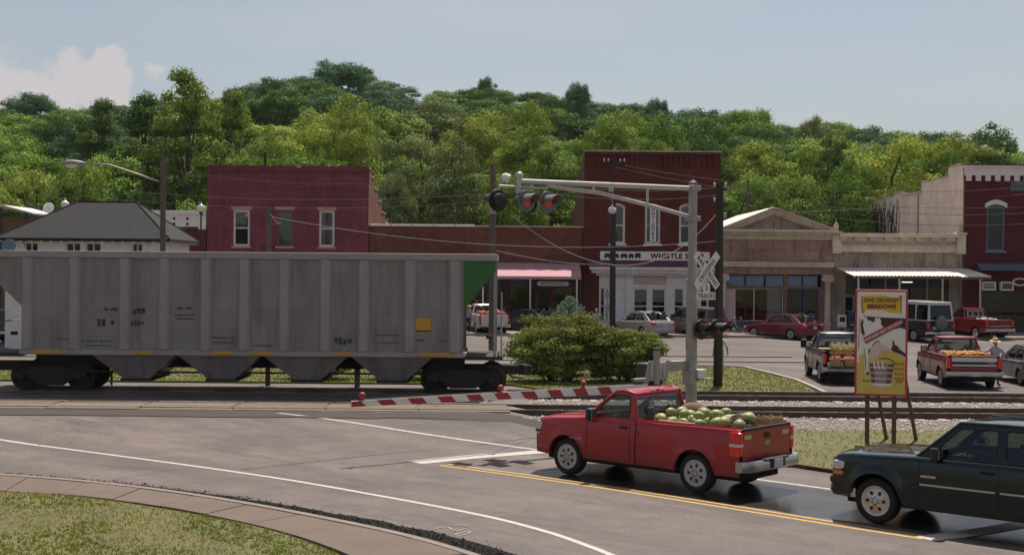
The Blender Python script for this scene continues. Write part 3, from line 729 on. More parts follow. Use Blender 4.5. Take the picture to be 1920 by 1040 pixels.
# ---- low brick store with pink awning
def lowbrick():
    x0, x1 = FX(690)+.02, FX(1095)-.02; zt = FZ(890, 425); t = thing('brick_store', 'low brown brick store with pink awning and white parapet coping', 'building', ((x0+x1)/2, FY, Z0)); ox, oy, oz = t.location
    W_ = (x1-x0)/2; H = zt-oz; lx = lambda p: FX(p)-ox; lz = lambda y, x=1000: FZ(x, y)-oz
    hz = lz(520)
    shop = [(lx(720), lx(800), .5, hz), (lx(815), lx(842), .05, hz), (lx(860), lx(950), .5, hz), (lx(955), lx(1005), .4, hz), (lx(1012), lx(1033), .05, hz), (lx(1038), lx(1088), .5, hz)]
    mb = MB(); wallz(mb, -W_, W_, 0, H, .25, shop); mb.build('front_wall', 'brick_brown', t)
    for i, h in enumerate(shop): window(t, *h, .25, 'metal_dark', rails=(.78,), fw=.07, glass='glass_shop', curtain=[(.1,.35,'shop_goods')] if i in (0,2,3) else None)
    mb = MB(); mb.mm(-W_, lx(890), -.06+.25, .55, H, H+.14); mb.build('coping', 'metal_white', t, bevel=.02)
    for i in range(5):
        a = -W_ + i*(lx(890)+W_)/5; MB().mm(a+.06, a+.12, .17, .57, H+.03, H+.155).build('coping_joint', 'stone_trim', t)
    MB().mm(lx(890)+.01, W_, .17, .55, H, H+.09).build('coping', 'stone_trim', t)
    shell(t, -W_, W_, 15, H-.05, 0, 'brick_brown', yf=.25); 
    # awning: sloping canvas with hanging front edge
    a, b = lx(905), lx(1087); za, zb = lz(494), lz(522)
    mb = MB(); n = 12
    mb.grid([[(a+(b-a)*i/n, .2, za+.05) for i in range(n+1)], [(a+(b-a)*i/n, -1.2, (za+zb)/2+.08-.02*math.sin(i*3)) for i in range(n+1)], [(a+(b-a)*i/n, -2.4, zb+.16) for i in range(n+1)], [(a+(b-a)*i/n, -2.42, zb-.02+.015*math.sin(i*2)) for i in range(n+1)]])
    mb.poly([(a,.2,za+.05),(a,-2.4,zb+.16),(a,.2,zb+.16)]); mb.poly([(b,.2,za+.05),(b,-2.4,zb+.16),(b,.2,zb+.16)])
    mb.build('awning', 'pink_canvas', t, smooth=30)
    MB().mm(lx(1040), lx(1088), .0, .24, lz(505), lz(490)).build('awning_box', 'purple_paint', t)
    for px in (908, 994, 1079): MB().tube([(lx(px), -2.35, 0), (lx(px), -2.35, zb+.15)], .045, 8).build('awning_post', 'metal_white', t)
    s = thing('hanging_sign', 'small white board sign hanging under the pink awning', 'sign', (ox+lx(1036), FY-1.45, Z0+lz(531)))
    w_ = (FX(1067)-FX(1007))/2; pts = [(-w_,0),(-w_+.1,.13),(w_-.1,.13),(w_,0),(w_-.1,-.13),(-w_+.1,-.13)]
    MB().prism([(p[0], 0, p[1]) for p in pts], (0,.04,0)).build('board', 'metal_white', s)
    mb = MB(); text(mb, 'WET YOUR WHISTLE', .17, frame((0,-.006,-.0), (1,0,0), (0,0,1)), .004, sx=.95); mb.build('lettering', 'black_paint', s)
    for d in (-1, 1): MB().tube([(d*w_*.7, .02, .13), (d*w_*.7, .02, .42)], .012, 5).build('hanger', 'metal_dark', s)
lowbrick()
# ---- tall dark red antique store
def antique():
    x0, x1 = FX(1095), FX(1350); zt = FZ(1220, 284); t = thing('brick_store', 'tall dark red brick antique store with arched upper windows and white shopfront', 'building', ((x0+x1)/2, FY, Z0)); ox, oy, oz = t.location
    W_ = (x1-x0)/2; H = zt-oz; lx = lambda p: FX(p)-ox; lz = lambda y, x=1220: FZ(x, y)-oz
    hs_ = [(lx(a), lx(b), lz(457), lz(381)) for a, b in ((1144,1172),(1209,1238),(1273,1301))]
    sx0, sx1 = lx(1124), lx(1330); sz1 = lz(513)
    mb = MB(); wallz(mb, -W_, W_, 0, H-.1, 0, hs_+[(sx0, sx1, .02, sz1)]); 
    for (a, b, c, d) in hs_:          # segmental arch heads close the corners
        n = 8; ar = .22
        for s in (0, 1):
            q = [(a+(b-a)*(i/n)*.5, d-ar+ar*math.sin(math.pi*.5*i/n)) for i in range(n+1)]
            if s: q = [(a+b-x, z) for x, z in q]
            mb.prism([(a if not s else b, .0, d)] + [(x, 0, z) for x, z in q], (0, .2, 0))
    mb.build('front_wall', 'brick_dark', t)
    mb = MB(); mb.mm(-W_, W_, -.16, .3, H-.22, H-.04); mb.build('cornice', 'brick_dark', t); MB().mm(-W_-.03, W_+.03, -.18, .35, H-.04, H+.05).build('coping', 'stone_trim', t)
    for i in range(22):               # long corbels under the cornice
        if i in (9, 10): continue
        x = lx(1120)+i*(lx(1338)-lx(1120))/21; mb = MB(); mb.mm(x-.07, x+.07, -.12, 0, H-.95, H-.223); mb.mm(x-.07, x+.07, -.06, 0, H-1.1, H-.953); mb.build('corbel', 'brick_dark', t)
    for i, h in enumerate(hs_):
        window(t, *h, 0, 'wood_white', arch=.16, rails=(.45,), fw=.14, sill='wood_white', blind=.55 if i == 2 else None, curtain=[(.1,.9,'blind')] if i == 1 else [(.5,.95,'pinkish_board')] if i == 0 else None)
    # flag colours behind the first window
    f = thing('flag', 'star spangled flag hung inside left upper window of antique store', 'flag', (ox+lx(1158), FY+.34, Z0+lz(400)))
    a = (FX(1168)-FX(1148))/2
    for i in range(7):
        mb = MB(); mb.mm(-a+.0+i*2*a/7, -a+(i+1)*2*a/7-.002, 0, .01, -1.2, .55 if i > 2 else -.1); mb.build('stripe', 'metal_white' if i % 2 else 'flag_red', f)
    MB().mm(-a, -a+3*2*a/7-.004, 0, .011, -.098, .55).build('canton', 'flag_blue', f)
    for i in range(6): MB().lathe([(.05,0),(.05,.006)], 5, frame((-a+.16+.2*(i%2), -.004, .42-.2*(i//2)), (1,0,0), (0,0,1))).build('star', 'metal_white', f)
    # shopfront: cornice, pilasters, bays
    mb = MB(); zc = lz(490); z2 = lz(500); z3 = lz(513)
    mb.prism([(lx(1103), -.75, z2), (lx(1103), -.75, z2+.12), (lx(1103), .0, zc+.1), (lx(1103), 0, z2)], (lx(1345)-lx(1103), 0, 0)); mb.build('shop_roof', 'purple_paint', t)
    mb = MB(); mb.mm(lx(1105), lx(1343), -.7, -.02, z2-.22, z2-.004); mb.mm(lx(1109), lx(1339), -.5, -.02, z3+.02, z2-.224); mb.mm(lx(1118), lx(1333), -.22, -.02, z3-.15, z3+.018); mb.build('shop_cornice', 'wood_white', t, bevel=.02)
    bays = [(1126,1142),(1151,1174),(1188,1250),(1265,1283),(1290,1306),(1314,1328)]
    ztr = lz(537); zb_ = .55
    # bulkhead, transom bar, pilasters
    for (a, b) in ((1122,1126),(1142,1151),(1174,1188),(1250,1265),(1283,1290),(1306,1314),(1328,1332)):
        MB().mm(lx(a), lx(b), .02, .3, .0, z3-.16).build('pilaster', 'wood_white', t, bevel=.015)
    for i, (a, b) in enumerate(bays):
        xa, xb = lx(a)+.003, lx(b)-.003; MB().mm(xa, xb, .05, .25, ztr-.1, ztr+.1).build('transom_bar', 'wood_white', t)
        MB().mm(xa, xb, .08, .2, ztr+.103, z3-.17).build('transom_panel', 'pinkish_board' if i == 2 else 'blind', t)
        if i in (1,):   # door
            d = MB().mm(xa, xb, .1, .17, .02, ztr-.104).build('door', 'wood_white', t)
            for q in (.15, .42, .68): MB().mm(xa+.12, xb-.12, .085, .099, q*ztr, q*ztr+.2*ztr).build('door_panel', 'blind', d, bevel=.01)
            MB().ball((xb-.1, .06, 1.05), .035).build('door_knob', 'metal_dark', d)
        elif i == 2:
            m = (xa+xb)/2; MB().mm(m-.09, m+.09, .05, .25, .5, ztr-.104).build('mullion', 'wood_white', t)
            MB().mm(xa, xb, .04, .26, .02, .497).build('bulkhead', 'wood_white', t)
            for (p, q) in ((xa, m-.094), (m+.094, xb)): window(t, p, q, .5, ztr-.106, -.02, 'wood_white', rails=(.45,), fw=.1, glass='glass_shop', blind=.42)
        else:
            MB().mm(xa, xb, .04, .26, .02, .497).build('bulkhead', 'wood_white', t); window(t, xa, xb, .5, ztr-.106, -.02, 'wood_white', rails=(.45,), fw=.06, glass='glass_shop', blind=.42)
    # sloping shop goods
    yb = FY*135/110-FY
    for s, m_ in ((-1, 'brick_dark'), (1, 'brick_dark')):
        mb = MB()
        for a, b, h in ((.26,3,H-.15),(3,8,H-.9),(8,13,H-1.9),(13,yb,H-3.1)): mb.mm(min(s*W_, s*(W_-.3)), max(s*W_, s*(W_-.3)), a, b, 0, h)
        mb.build('side_wall', m_ if s > 0 else 'brick_brown', t)
    MB().mm(-W_+.3, W_-.3, yb-.3, yb, 0, H-3.1).build('rear_wall', 'brick_brown', t); MB().mm(-W_+.3, W_-.3, .35, yb-.3, H-3.6, H-3.4).build('roof', 'tar_roof', t)
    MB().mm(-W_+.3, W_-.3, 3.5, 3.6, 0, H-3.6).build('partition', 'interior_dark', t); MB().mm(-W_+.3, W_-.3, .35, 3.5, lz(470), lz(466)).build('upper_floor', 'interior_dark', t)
    # the long board sign with a little black train
    cx_, cz_ = (lx(1125)+lx(1330))/2, lz(480)+.0
    s = thing('shop_sign', 'long white board reading WHISTLE STOP with black toy train silhouette', 'sign', (ox+cx_, FY-.26, Z0+lz(480)))
    w2 = (lx(1330)-lx(1125))/2; MB().mm(-w2, w2, 0, .08, -.29, .29).build('board', 'metal_white', s, bevel=.01)
    mb = MB(); text(mb, 'WHISTLE STOP', .46, frame((w2-2.1, -.006, -.01), (1,0,0), (0,0,1)), .022, spacing=1.12); mb.build('lettering', 'letter_maroon', s)
    for (a, b, h, e) in ((1133,1144,.14,0),(1147,1160,.12,0),(1163,1176,.13,0),(1178,1188,.12,0),(1190,1201,.15,1)):
        mb = MB(); p, q = lx(a)-cx_, lx(b)-cx_; mb.mm(p, q, -.008, -.001, -.09, -.09+h+.06)
        mb.mm(p+.05, q-.05, -.008, -.001, -.09+h+.062, -.09+h+.11)
        for x in (p+.07, q-.07): mb.lathe([(.055,0),(.055,.007)], 10, frame((x,-.0005,-.12), (1,0,0), (0,0,1)))
        if e: mb.mm(q-.09, q-.03, -.008, -.001, .12, .23); mb.mm(p+.02, p+.12, -.008, -.001, .12, .2)
        mb.build('train_silhouette', 'black_paint', s)
    v = thing('vertical_sign', 'narrow white vertical ANTIQUES sign in the middle upper window', 'sign', (ox+lx(1224), FY-.05, Z0+lz(420)))
    hh = (lz(388)-lz(452))/2; MB().mm(-.2, .2, 0, .05, -hh, hh).build('board', 'metal_white', v, bevel=.01)
    for i, ch in enumerate('ANTIQUES'):
        mb = MB(); text(mb, ch, .27, frame((0,-.006, hh-.17-i*(2*hh-.3)/7.2), (1,0,0), (0,0,1)), .008, sx=1.1); mb.build('lettering', 'black_paint', v)
    v = thing('vertical_sign', 'tall thin white ANTIQUES board beside the shop door post', 'sign', (ox+lx(1139), FY-.06, Z0+lz(572)))
    hh = (lz(540)-lz(600))/2; MB().mm(-.2, .2, 0, .05, -hh, hh).build('board', 'metal_white', v, bevel=.01)
    for i, ch in enumerate('ANTIQUES'):
        mb = MB(); text(mb, ch, .30, frame((0,-.006, hh-.17-i*(2*hh-.3)/7.2), (1,0,0), (0,0,1)), .008, sx=1.0); mb.build('lettering', 'black_paint', v)
M('flag_red', (.35,.04,.05), .8, .1, 4); M('flag_blue', (.03,.06,.2), .8, .1, 4)
antique()
# ---- pedimented store
def pediment():
    x0, x1 = FX(1352)+.02, FX(1562); t = thing('pedimented_store', 'rose brick store with cream triangular pediment and blue transom windows', 'building', ((x0+x1)/2, FY, Z0)); ox, oy, oz = t.location
    W_ = (x1-x0)/2; lx = lambda p: FX(p)-ox; lz = lambda y, x=1455: FZ(x, y)-oz
    H = lz(449); hz = lz(514)
    holes = [(lx(1363), lx(1541), .02, hz)]
    mb = MB(); wallz(mb, -W_, W_, 0, H, 0, holes); mb.build('front_wall', 'brick_rose', t)
    for (a, b) in ((1365,1414),(1426,1476),(1489,1541)):   # three raised brick panels
        mb = MB(); p, q = lx(a), lx(b); u, v = lz(486), lz(468)
        mb.mm(p, q, -.05, 0, u-.05, u+.02); mb.mm(p, p+.07, -.05, 0, u+.02, v); mb.mm(q-.07, q, -.05, 0, u+.02, v); mb.mm(p, q, -.05, 0, v, v+.05); mb.build('brick_panel', 'brick_rose', t)
    # entablature
    e0, e1 = lz(449), lz(432)
    mb = MB(); mb.mm(-W_-.02, W_+.02, -.12, .3, e0, e0+.3); mb.mm(-W_-.14, W_+.12, -.3, .3, e0+.303, e1-.12); mb.mm(-W_-.3, W_+.26, -.48, .3, e1-.117, e1+.06); mb.build('cornice', 'stone_cream', t, bevel=.015)
    for i in range(8):
        x = -W_+.35+i*(2*W_-.7)/7; MB().mm(x-.25, x+.25, -.4, -.302, e1-.22, e1-.12).build('bracket', 'stone_trim', t)
    mb = MB()
    for i in range(60): x = -W_+.1+i*(2*W_-.2)/59; mb.mm(x-.03, x+.03, -.17, -.122, e0+.1, e0+.2)
    stuff(mb.build('dentils', 'stone_cream', t))
    # pediment: raking cornices round a recessed brick triangle
    ap = lz(388, 1450); ax = lx(1450); bl, br = -W_-.3, W_+.26; bz = e1+.06
    MB().prism([(bl+1.0, .05, bz), (br-1.0, .05, bz), (ax, .05, ap-.45)], (0, .25, 0)).build('tympanum', 'brick_tan', t)
    for (a, b) in ((bl, ax), (br, ax)):
        s = 1 if b > a else -1
        def band(z_off, th, y0, nm, m_):
            k = (ap-bz)/abs(b-a); mb = MB()
            q = [(a + s*z_off/k, bz), (a + s*(z_off+th)/k, bz), (b, ap-z_off-th), (b, ap-z_off)]
            mb.prism([(p, y0, z) for p, z in q], (0, .3-y0, 0)); mb.build(nm, m_, t)
        band(0, .17, -.5, 'raking_cornice', 'stone_trim'); band(.172, .17, -.32, 'raking_cornice', 'stone_cream'); band(.344, .15, -.15, 'raking_cornice', 'stone_cream')
    # gable roof behind
    mb = MB(); mb.poly([(bl,.3,bz),(ax,.3,ap),(ax,14,ap),(bl,14,bz)]); mb.poly([(br,.3,bz),(ax,.3,ap),(ax,14,ap),(br,14,bz)]); mb.build('roof', 'tin_roof', t)
    mb = MB(); s0 = lz(500); mb.mm(-W_-.03, W_+.03, -.2, 0, s0, s0+.2); mb.mm(-W_-.08, W_+.06, -.28, 0, s0+.203, s0+.3); mb.build('string_course', 'stone_cream', t, bevel=.01)
    mb = MB()
    for i in range(48): x = -W_+.1+i*(2*W_-.2)/47; mb.mm(x-.035, x+.035, -.14, 0, s0-.1, s0-.003)
    stuff(mb.build('dentils', 'stone_trim', t))
    # columns with scrolled capitals
    for px in (1356, 1551):
        x = lx(px); mb = MB(); mb.lathe([(.24,.0),(.24,.3),(.27,.3),(.27,.5),(.21,.52),(.185,hz-.55),(.22,hz-.5)], 16, Matrix.Translation((x,-.25,0))); c = mb.build('column', 'stone_cream', t, smooth=40)
        mb = MB(); mb.mm(x-.32, x+.32, -.5, .0, hz-.14, hz-.02)
        for d in (-.24, .24): mb.lathe([(.13,-.2),(.13,.2)], 12, Matrix.Translation((x+d,-.25,hz-.3)) @ Matrix.Rotation(R(90),4,'X'))
        mb.mm(x-.2, x+.2, -.42, -.08, hz-.48, hz-.144); mb.build('capital', 'stone_cream', c, smooth=30)
    # shopfront
    zt1, zt0 = lz(516), lz(538)
    MB().mm(lx(1363)+.003, lx(1541)-.003, .03, .25, zt0-.12, zt0).build('transom_bar', 'wood_brown', t)
    MB().mm(lx(1471), lx(1477), .02, .26, .02, zt0-.123).build('post', 'wood_brown', t); MB().mm(lx(1471), lx(1477), .02, .26, zt0+.003, hz-.003).build('post', 'wood_brown', t)
    MB().mm(lx(1535), lx(1541)-.004, .03, .25, .02, zt0-.123).build('post', 'wood_brown', t)
    for (a, b) in ((1365,1397),(1400,1433),(1437,1470),(1478,1504),(1507,1534)):
        o = MB().mm(lx(a), lx(b), .1, .16, zt0+.08, zt1-.06).build('transom_pane', 'blue_paint', t)
        mb = MB(); mb.mm(lx(a)-.05, lx(b)+.05, .05, .2, zt0+.003, zt0+.077); mb.mm(lx(a)-.05, lx(b)+.05, .05, .2, zt1-.057, zt1+.0); mb.build('transom_frame', 'wood_brown', o)
    window(t, lx(1379), lx(1470), .55, zt0-.125, 0, 'stone_cream', rails=(), mull=(.4,), fw=.05, glass='glass_shop', curtain=[(.68,.98,'curtain')])
    MB().mm(lx(1363)+.01, lx(1379)-.004, .08, .2, .55, zt0-.125).build('side_panel', 'pinkish_board', t)
    MB().mm(lx(1363)+.01, lx(1471)-.004, .06, .24, .02, .546).build('bulkhead', 'deep_blue', t)
    for (a, b) in ((1478,1505),(1507,1534)):
        d = MB().mm(lx(a), lx(b), .14, .2, .02, zt0-.13).build('door', 'deep_blue', t)
        MB().mm(lx(a)+.16, lx(b)-.16, .125, .139, .7, zt0-.4).build('door_glass', 'glass_shop', d)
    MB().box((lx(1385), .5, 2.1), (.5,.05,1.5), ry=R(-32)).build('banner', 'orange_cloth', t)
    shell(t, -W_, W_, 14, bz-.02, 0, 'brick_rose', drop=.15)
pediment()
# ---- cornice store with tin awning
def cornice_store():
    x0, x1 = FX(1562)+.02, FX(1806)-.02; t = thing('cornice_store', 'tan brick one storey store with bracketed cornice and pale tin awning', 'building', ((x0+x1)/2, FY, Z0)); ox, oy, oz = t.location
    W_ = (x1-x0)/2; lx = lambda p: FX(p)-ox; lz = lambda y, x=1685: FZ(x, y)-oz
    H = lz(438); hz = lz(518)
    holes = [(lx(1587), lx(1660), .35, hz), (lx(1664), lx(1738), .05, hz), (lx(1742), lx(1781), .35, hz)]
    mb = MB(); wallz(mb, -W_, W_, 0, H-1.2, .1, holes); mb.build('front_wall', 'brick_tan', t)
    for h in holes: window(t, *h, .1, 'metal_dark', rails=(.8,), fw=.06, glass='glass_shop')
    mb = MB(); c0 = H-1.2; mb.mm(-W_+.3, W_-.3, -.06, .4, c0, c0+.3); mb.mm(-W_+.3, W_-.3, -.12, .4, c0+.303, c0+.42); mb.mm(-W_+.3, W_-.3, -.05, .4, c0+.423, c0+.95); mb.mm(-W_+.3, W_-.3, -.42, .4, c0+.953, c0+1.2); mb.build('cornice', 'stone_cream', t, bevel=.015)
    for i in range(8):
        x = -W_+.75+i*(2*W_-1.5)/7; MB().mm(x-.45, x+.15, -.36, -.053, c0+.72, c0+.95).build('bracket', 'stone_trim', t)
    mb = MB()
    for i in range(52): x = -W_+.4+i*(2*W_-.8)/51; mb.mm(x-.035, x+.035, -.14, -.053, c0+.5, c0+.62)
    stuff(mb.build('dentils', 'stone_trim', t))
    for s in (-1, 1):
        x = s*(W_-.17); mb = MB(); mb.mm(x-.28, x+.28, -.3, .3, c0-.1, c0+1.15); mb.mm(x-.34, x+.34, -.38, .36, c0+1.153, c0+1.3); p = mb.build('end_block', 'stone_cream', t, bevel=.02)
        mb = MB(); mb.lathe([(.1,c0+1.3),(.08,c0+1.42),(.16,c0+1.55),(.17,c0+1.68),(.1,c0+1.8),(.03,c0+1.95),(.01,c0+2.1)], 10, Matrix.Translation((x,0,0))); mb.build('finial', 'stone_trim', p, smooth=True)
    for z_ in (lz(468), lz(480)): MB().mm(-W_, W_, -.03+.1, .099, z_-.05, z_+.05).build('string_course', 'brick_tan', t)
    # corrugated tin awning in overlapping sheets, carried by posts
    a0, a1 = lx(1564), lx(1812); b0_, b1_ = lx(1575), lx(1826); za, zb = lz(502), lz(517); n = 9
    for i in range(n):
        u, v = i/n, (i+1)/n; mb = MB(); m = 16; rows = []
        for r_ in range(2):
            row = []
            for j in range(m+1):
                w_ = u+(v-u)*j/m; xx = (a0+(a1-a0)*w_, b0_+(b1_-b0_)*w_)[r_]; row.append((xx, .09 if r_ == 0 else -3.3+random.uniform(-.02,.02), (za, zb)[r_] + .03*math.cos(j*math.pi/2) + .005*i%2 + (0 if i < 7 else -.05)))
            rows.append(row)
        mb.grid(rows); mb.build('awning_sheet', 'tin_roof', t, smooth=True)
    MB().mm(b0_, b1_, -3.26, -3.18, zb-.16, zb-.05).build('awning_beam', 'wood_brown', t)
    for px in (1586, 1660, 1738, 1806): MB().mm(lx(px)-.05, lx(px)+.05, -3.25, -3.18, 0, zb-.16).build('awning_post', 'stone_cream', t)
    MB().mm(lx(1705), lx(1725), 1.5, 1.6, lz(530), lz(528)).build('tube_lamp', 'tube_light', t)
    shell(t, -W_, W_, 20, H-.9, 0, 'brick_tan', yf=.1, drop=.1)
cornice_store()
# ---- maroon corner store with tan flank
def maroon():
    x0, x1 = FX(1807), FX(1807)+9.5; zt = FZ(1860, 311); t = thing('brick_store', 'maroon brick two storey store with white toothed cornice and bare tan flank', 'building', ((x0+x1)/2, FY, Z0)); ox, oy, oz = t.location
    W_ = (x1-x0)/2; H = zt-oz; lx = lambda p: FX(p)-ox; lz = lambda y, x=1865: FZ(x, y)-oz
    wz = (lz(470), lz(383))
    holes = [(lx(1850), lx(1884), *wz), (lx(1850)+4.2, lx(1884)+4.2, *wz), (lx(1894), lx(1894)+2.2, lz(357), lz(338)), (lx(1838), W_-.5, .1, lz(545))]
    mb = MB(); wallz(mb, -W_, W_, 0, H-.1, 0, holes); 
    for (a, b, c, d) in holes[:2]:
        n = 8; ar = .25
        for s in (0, 1):
            q = [(a+(b-a)*(i/n)*.5, d-ar+ar*math.sin(math.pi*.5*i/n)) for i in range(n+1)]
            if s: q = [(a+b-x, z) for x, z in q]
            mb.prism([(a if not s else b, 0, d)] + [(x, 0, z) for x, z in q], (0, .2, 0))
    mb.build('front_wall', 'brick_maroon', t)
    for (a, b, c, d) in holes[:2]:
        window(t, a, b, c, d, 0, 'blue_paint', arch=.2, rails=(), fw=.1, sill='blue_paint', glass='glass_window'); n = 10; mb = MB(); top = []; bot = []
        for i in range(n+1):
            u = i/n; x = a-.12+(b-a+.24)*u; z = d-.25+.25*math.sin(math.pi*u); bot.append((x,-.05,z+.01)); top.append((x,-.05,z+.3))
        mb.prism(bot+top[::-1], (0,.049,0)); mb.build('arch_hood', 'white_cornice', t)
    window(t, *holes[2], 0, 'blue_paint', rails=(), fw=.12, glass='glass_window')
    window(t, *holes[3], .2, 'metal_dark', rails=(.72,), mull=(.3,.6), fw=.1, glass='glass_shop', curtain=[(.02,.2,'green_board')])
    mb = MB(); mb.mm(-W_, W_, -.1, 0, H-.62, H-.1); mb.mm(-W_-.02, W_+.02, -.22, .3, H-.1, H+.02); mb.build('cornice', 'white_cornice', t)
    MB().mm(-W_-.04, W_+.04, -.25, .35, H+.022, H+.08).build('coping', 'brick_maroon', t)
    for i in range(26):
        x = -W_+.1+i*.62; 
        if x > W_-.1: break
        MB().mm(x, x+.34, -.09, 0, H-.98, H-.623).build('tooth', 'white_cornice', t)
    mb = MB(); mb.prism([(lx(1832),-.9,lz(507)),(lx(1832),-.9,lz(507)+.06),(lx(1832),-.03,lz(494)),(lx(1832),-.03,lz(507))], (W_-.2-lx(1832),0,0)); mb.build('awning', 'blue_awning', t)
    yb = 20
    steps = [(.26,3.2,H+.05),(3.2,9.0,H-.55),(9.0,13.5,H-1.25),(13.5,16,H-1.0),(16,24,H-1.15),(24,33,H-.6)]
    yb = FY*847/662-FY
    mb = MB()
    for a, b, h in steps: 
        if a < yb: mb.mm(-W_, -W_+.35, a, min(b, yb), 0, h)
    mb.build('side_wall', 'stucco_tan', t)
    rg = random.Random(9)
    for a, b, h in steps:
        y = a
        while y < min(b, yb)-.05:
            l = min(rg.uniform(.6, 1.6), min(b, yb)-y); MB().mm(-W_-.04, -W_+.4, y, y+l-.01, h+.002, h+rg.uniform(.06,.2)).build('coping_block', 'stone_trim', t); y += l
    MB().tube([(-W_-.07, 9.6, H-1.2), (-W_-.07, 9.6, 2)], .06, 8).build('drain_pipe', 'stone_trim', t)
    # bare creeper on the tan flank
    mb = MB()
    for i in range(70):
        y = rg.gauss(20.5, 3.0); z = 4.5; pts = []
        if y > yb-.3: y = yb-.5-rg.random()*4
        for k in range(9):
            pts.append((-W_-.02, y, z)); z += rg.uniform(.35, .75); y += rg.gauss(0,.28)
            if z > H-1.3: break
            if y > yb-.1 or y < 12: break
        if len(pts) > 2: mb.tube(pts, [.05-.004*k for k in range(len(pts))], 4, False)
    tag(mb.build('creeper', 'vine', None, loc=t.location), 'leafless creeper stems climbing the tan side wall', 'creeper')
    MB().mm(W_-.3, W_, .26, yb, 0, H-.3).build('side_wall', 'brick_maroon', t); MB().mm(-W_+.35, W_-.3, yb-.3, yb, 0, H-1).build('rear_wall', 'brick_maroon', t)
    MB().mm(-W_+.35, W_-.3, .35, yb-.3, H-1.9, H-1.7).build('roof', 'tar_roof', t); MB().mm(-W_+.36, W_-.31, 3.5, 3.6, 0, H-2).build('partition', 'interior_dark', t)
    for i, (a, b) in enumerate(((1839,1864),(1873,1897))):
        s = thing('window_air_conditioner', 'white air conditioner on maroon store front, ' + ('nearer the drain corner' if i == 0 else 'nearer the shop lettering'), 'air conditioner', (ox+(lx(a)+lx(b))/2, FY-.02, Z0+lz(536)), 0, 'air conditioners on the maroon store')
        hw = (lx(b)-lx(a))/2; mb = MB(); mb.holed([(-hw,-.28),(hw,-.28),(hw,.28),(-hw,.28)], [[(-hw+.08,-.2),(hw-.08,-.2),(hw-.08,.2),(-hw+.08,.2)]], lambda p: (p[0], -.4, p[1]), (0,.4,0)); mb.build('casing', 'metal_white', s)
        MB().mm(-hw+.08, hw-.08, -.3, -.2, -.2, .2).build('coil', 'metal_dark', s)
        for k in range(5): MB().mm(-hw+.08, hw-.08, -.39, -.37, -.19+k*.085, -.16+k*.085).build('slat', 'metal_white' if i == 0 else 'metal_grey', s)
    s = thing('shop_lettering', 'white script shop lettering starting with Ci on the maroon store', 'sign', (ox+lx(1912), FY-.06, Z0+lz(528)))
    mb = MB(); mb.tube([(.0+.42*math.cos(a), 0, .22*math.sin(a)) for a in np.linspace(.6, 5.6, 14)], .06, 6); mb.build('letter', 'metal_white', s)
    mb = MB(); mb.tube([(.62,0,.12),(.6,0,-.12),(.72,0,-.2)], .05, 6); mb.ball((.64,0,.24), .06); mb.build('letter', 'metal_white', s)
M('green_board', (.09,.10,.035), .9, .2, 3)
maroon()
# ---- white cornice store and open shed behind the depot
def leftbits():
    x0, x1 = FX(255), FX(387)-.02; t = thing('brick_store', 'low dark red store with perforated white cornice left of purple building', 'building', ((x0+x1)/2, FY, Z0)); ox, oy, oz = t.location
    W_ = (x1-x0)/2; lx = lambda p: FX(p)-ox; lz = lambda y, x=340: FZ(x, y)-oz
    H = lz(395); MB().mm(-W_, W_, .02, .3, 0, lz(428)).build('front_wall', 'brick_dark', t)
    mb = MB(); mb.mm(-W_, W_, -.1, .3, lz(425), H-.25); mb.mm(-W_, W_, -.2, .3, H-.247, H); mb.mm(lx(373), W_, -.14, -.104, lz(430), lz(400)); mb.build('cornice', 'white_cornice', t, bevel=.02)
    for i, px in enumerate((300, 327, 352)):
        for y in (410, 420): MB().lathe([(.09,0),(.09,.02)], 10, frame((lx(px), -.103, lz(y)), (1,0,0), (0,0,1))).build('vent_hole', 'black_paint', t)
    MB().mm(lx(378), lx(384), -.16, -.142, lz(404), lz(399)).build('emblem', 'flag_blue', t)
    shell(t, -W_, W_, 10, lz(430), 0, 'brick_dark', yf=.3, drop=.1)
    # shed with a tin roof on posts at the picture edge
    x0, x1 = FX(-60), FX(100); t = thing('open_shed', 'dark open shed with pale sheet roof behind the depot', 'building', ((x0+x1)/2, FY-4, T(0,82))); ox, oy, oz = t.location
    W_ = (x1-x0)/2; zz = lambda y, x=30: P(x, y, FY-4).z-oz
    mb = MB(); mb.prism([(-W_-.4,-.6,zz(383)),(W_*.45,-.6,zz(385)),(W_+.3,-.6,zz(399)),(W_+.3,-.6,zz(402)),(W_*.45,-.6,zz(388)),(-W_-.4,-.6,zz(386))], (0,5,0)); mb.build('roof', 'tin_roof', t)
    for x in (-W_, -W_*.2, W_*.35, W_-.2): MB().mm(x-.08, x+.08, -.3, -.14, 0, zz(390 if x < W_*.4 else 398)).build('post', 'metal_dark', t)
    MB().mm(-W_, W_, 3.8, 4, 0, zz(402)).build('rear_wall', 'wood_brown', t)
leftbits()
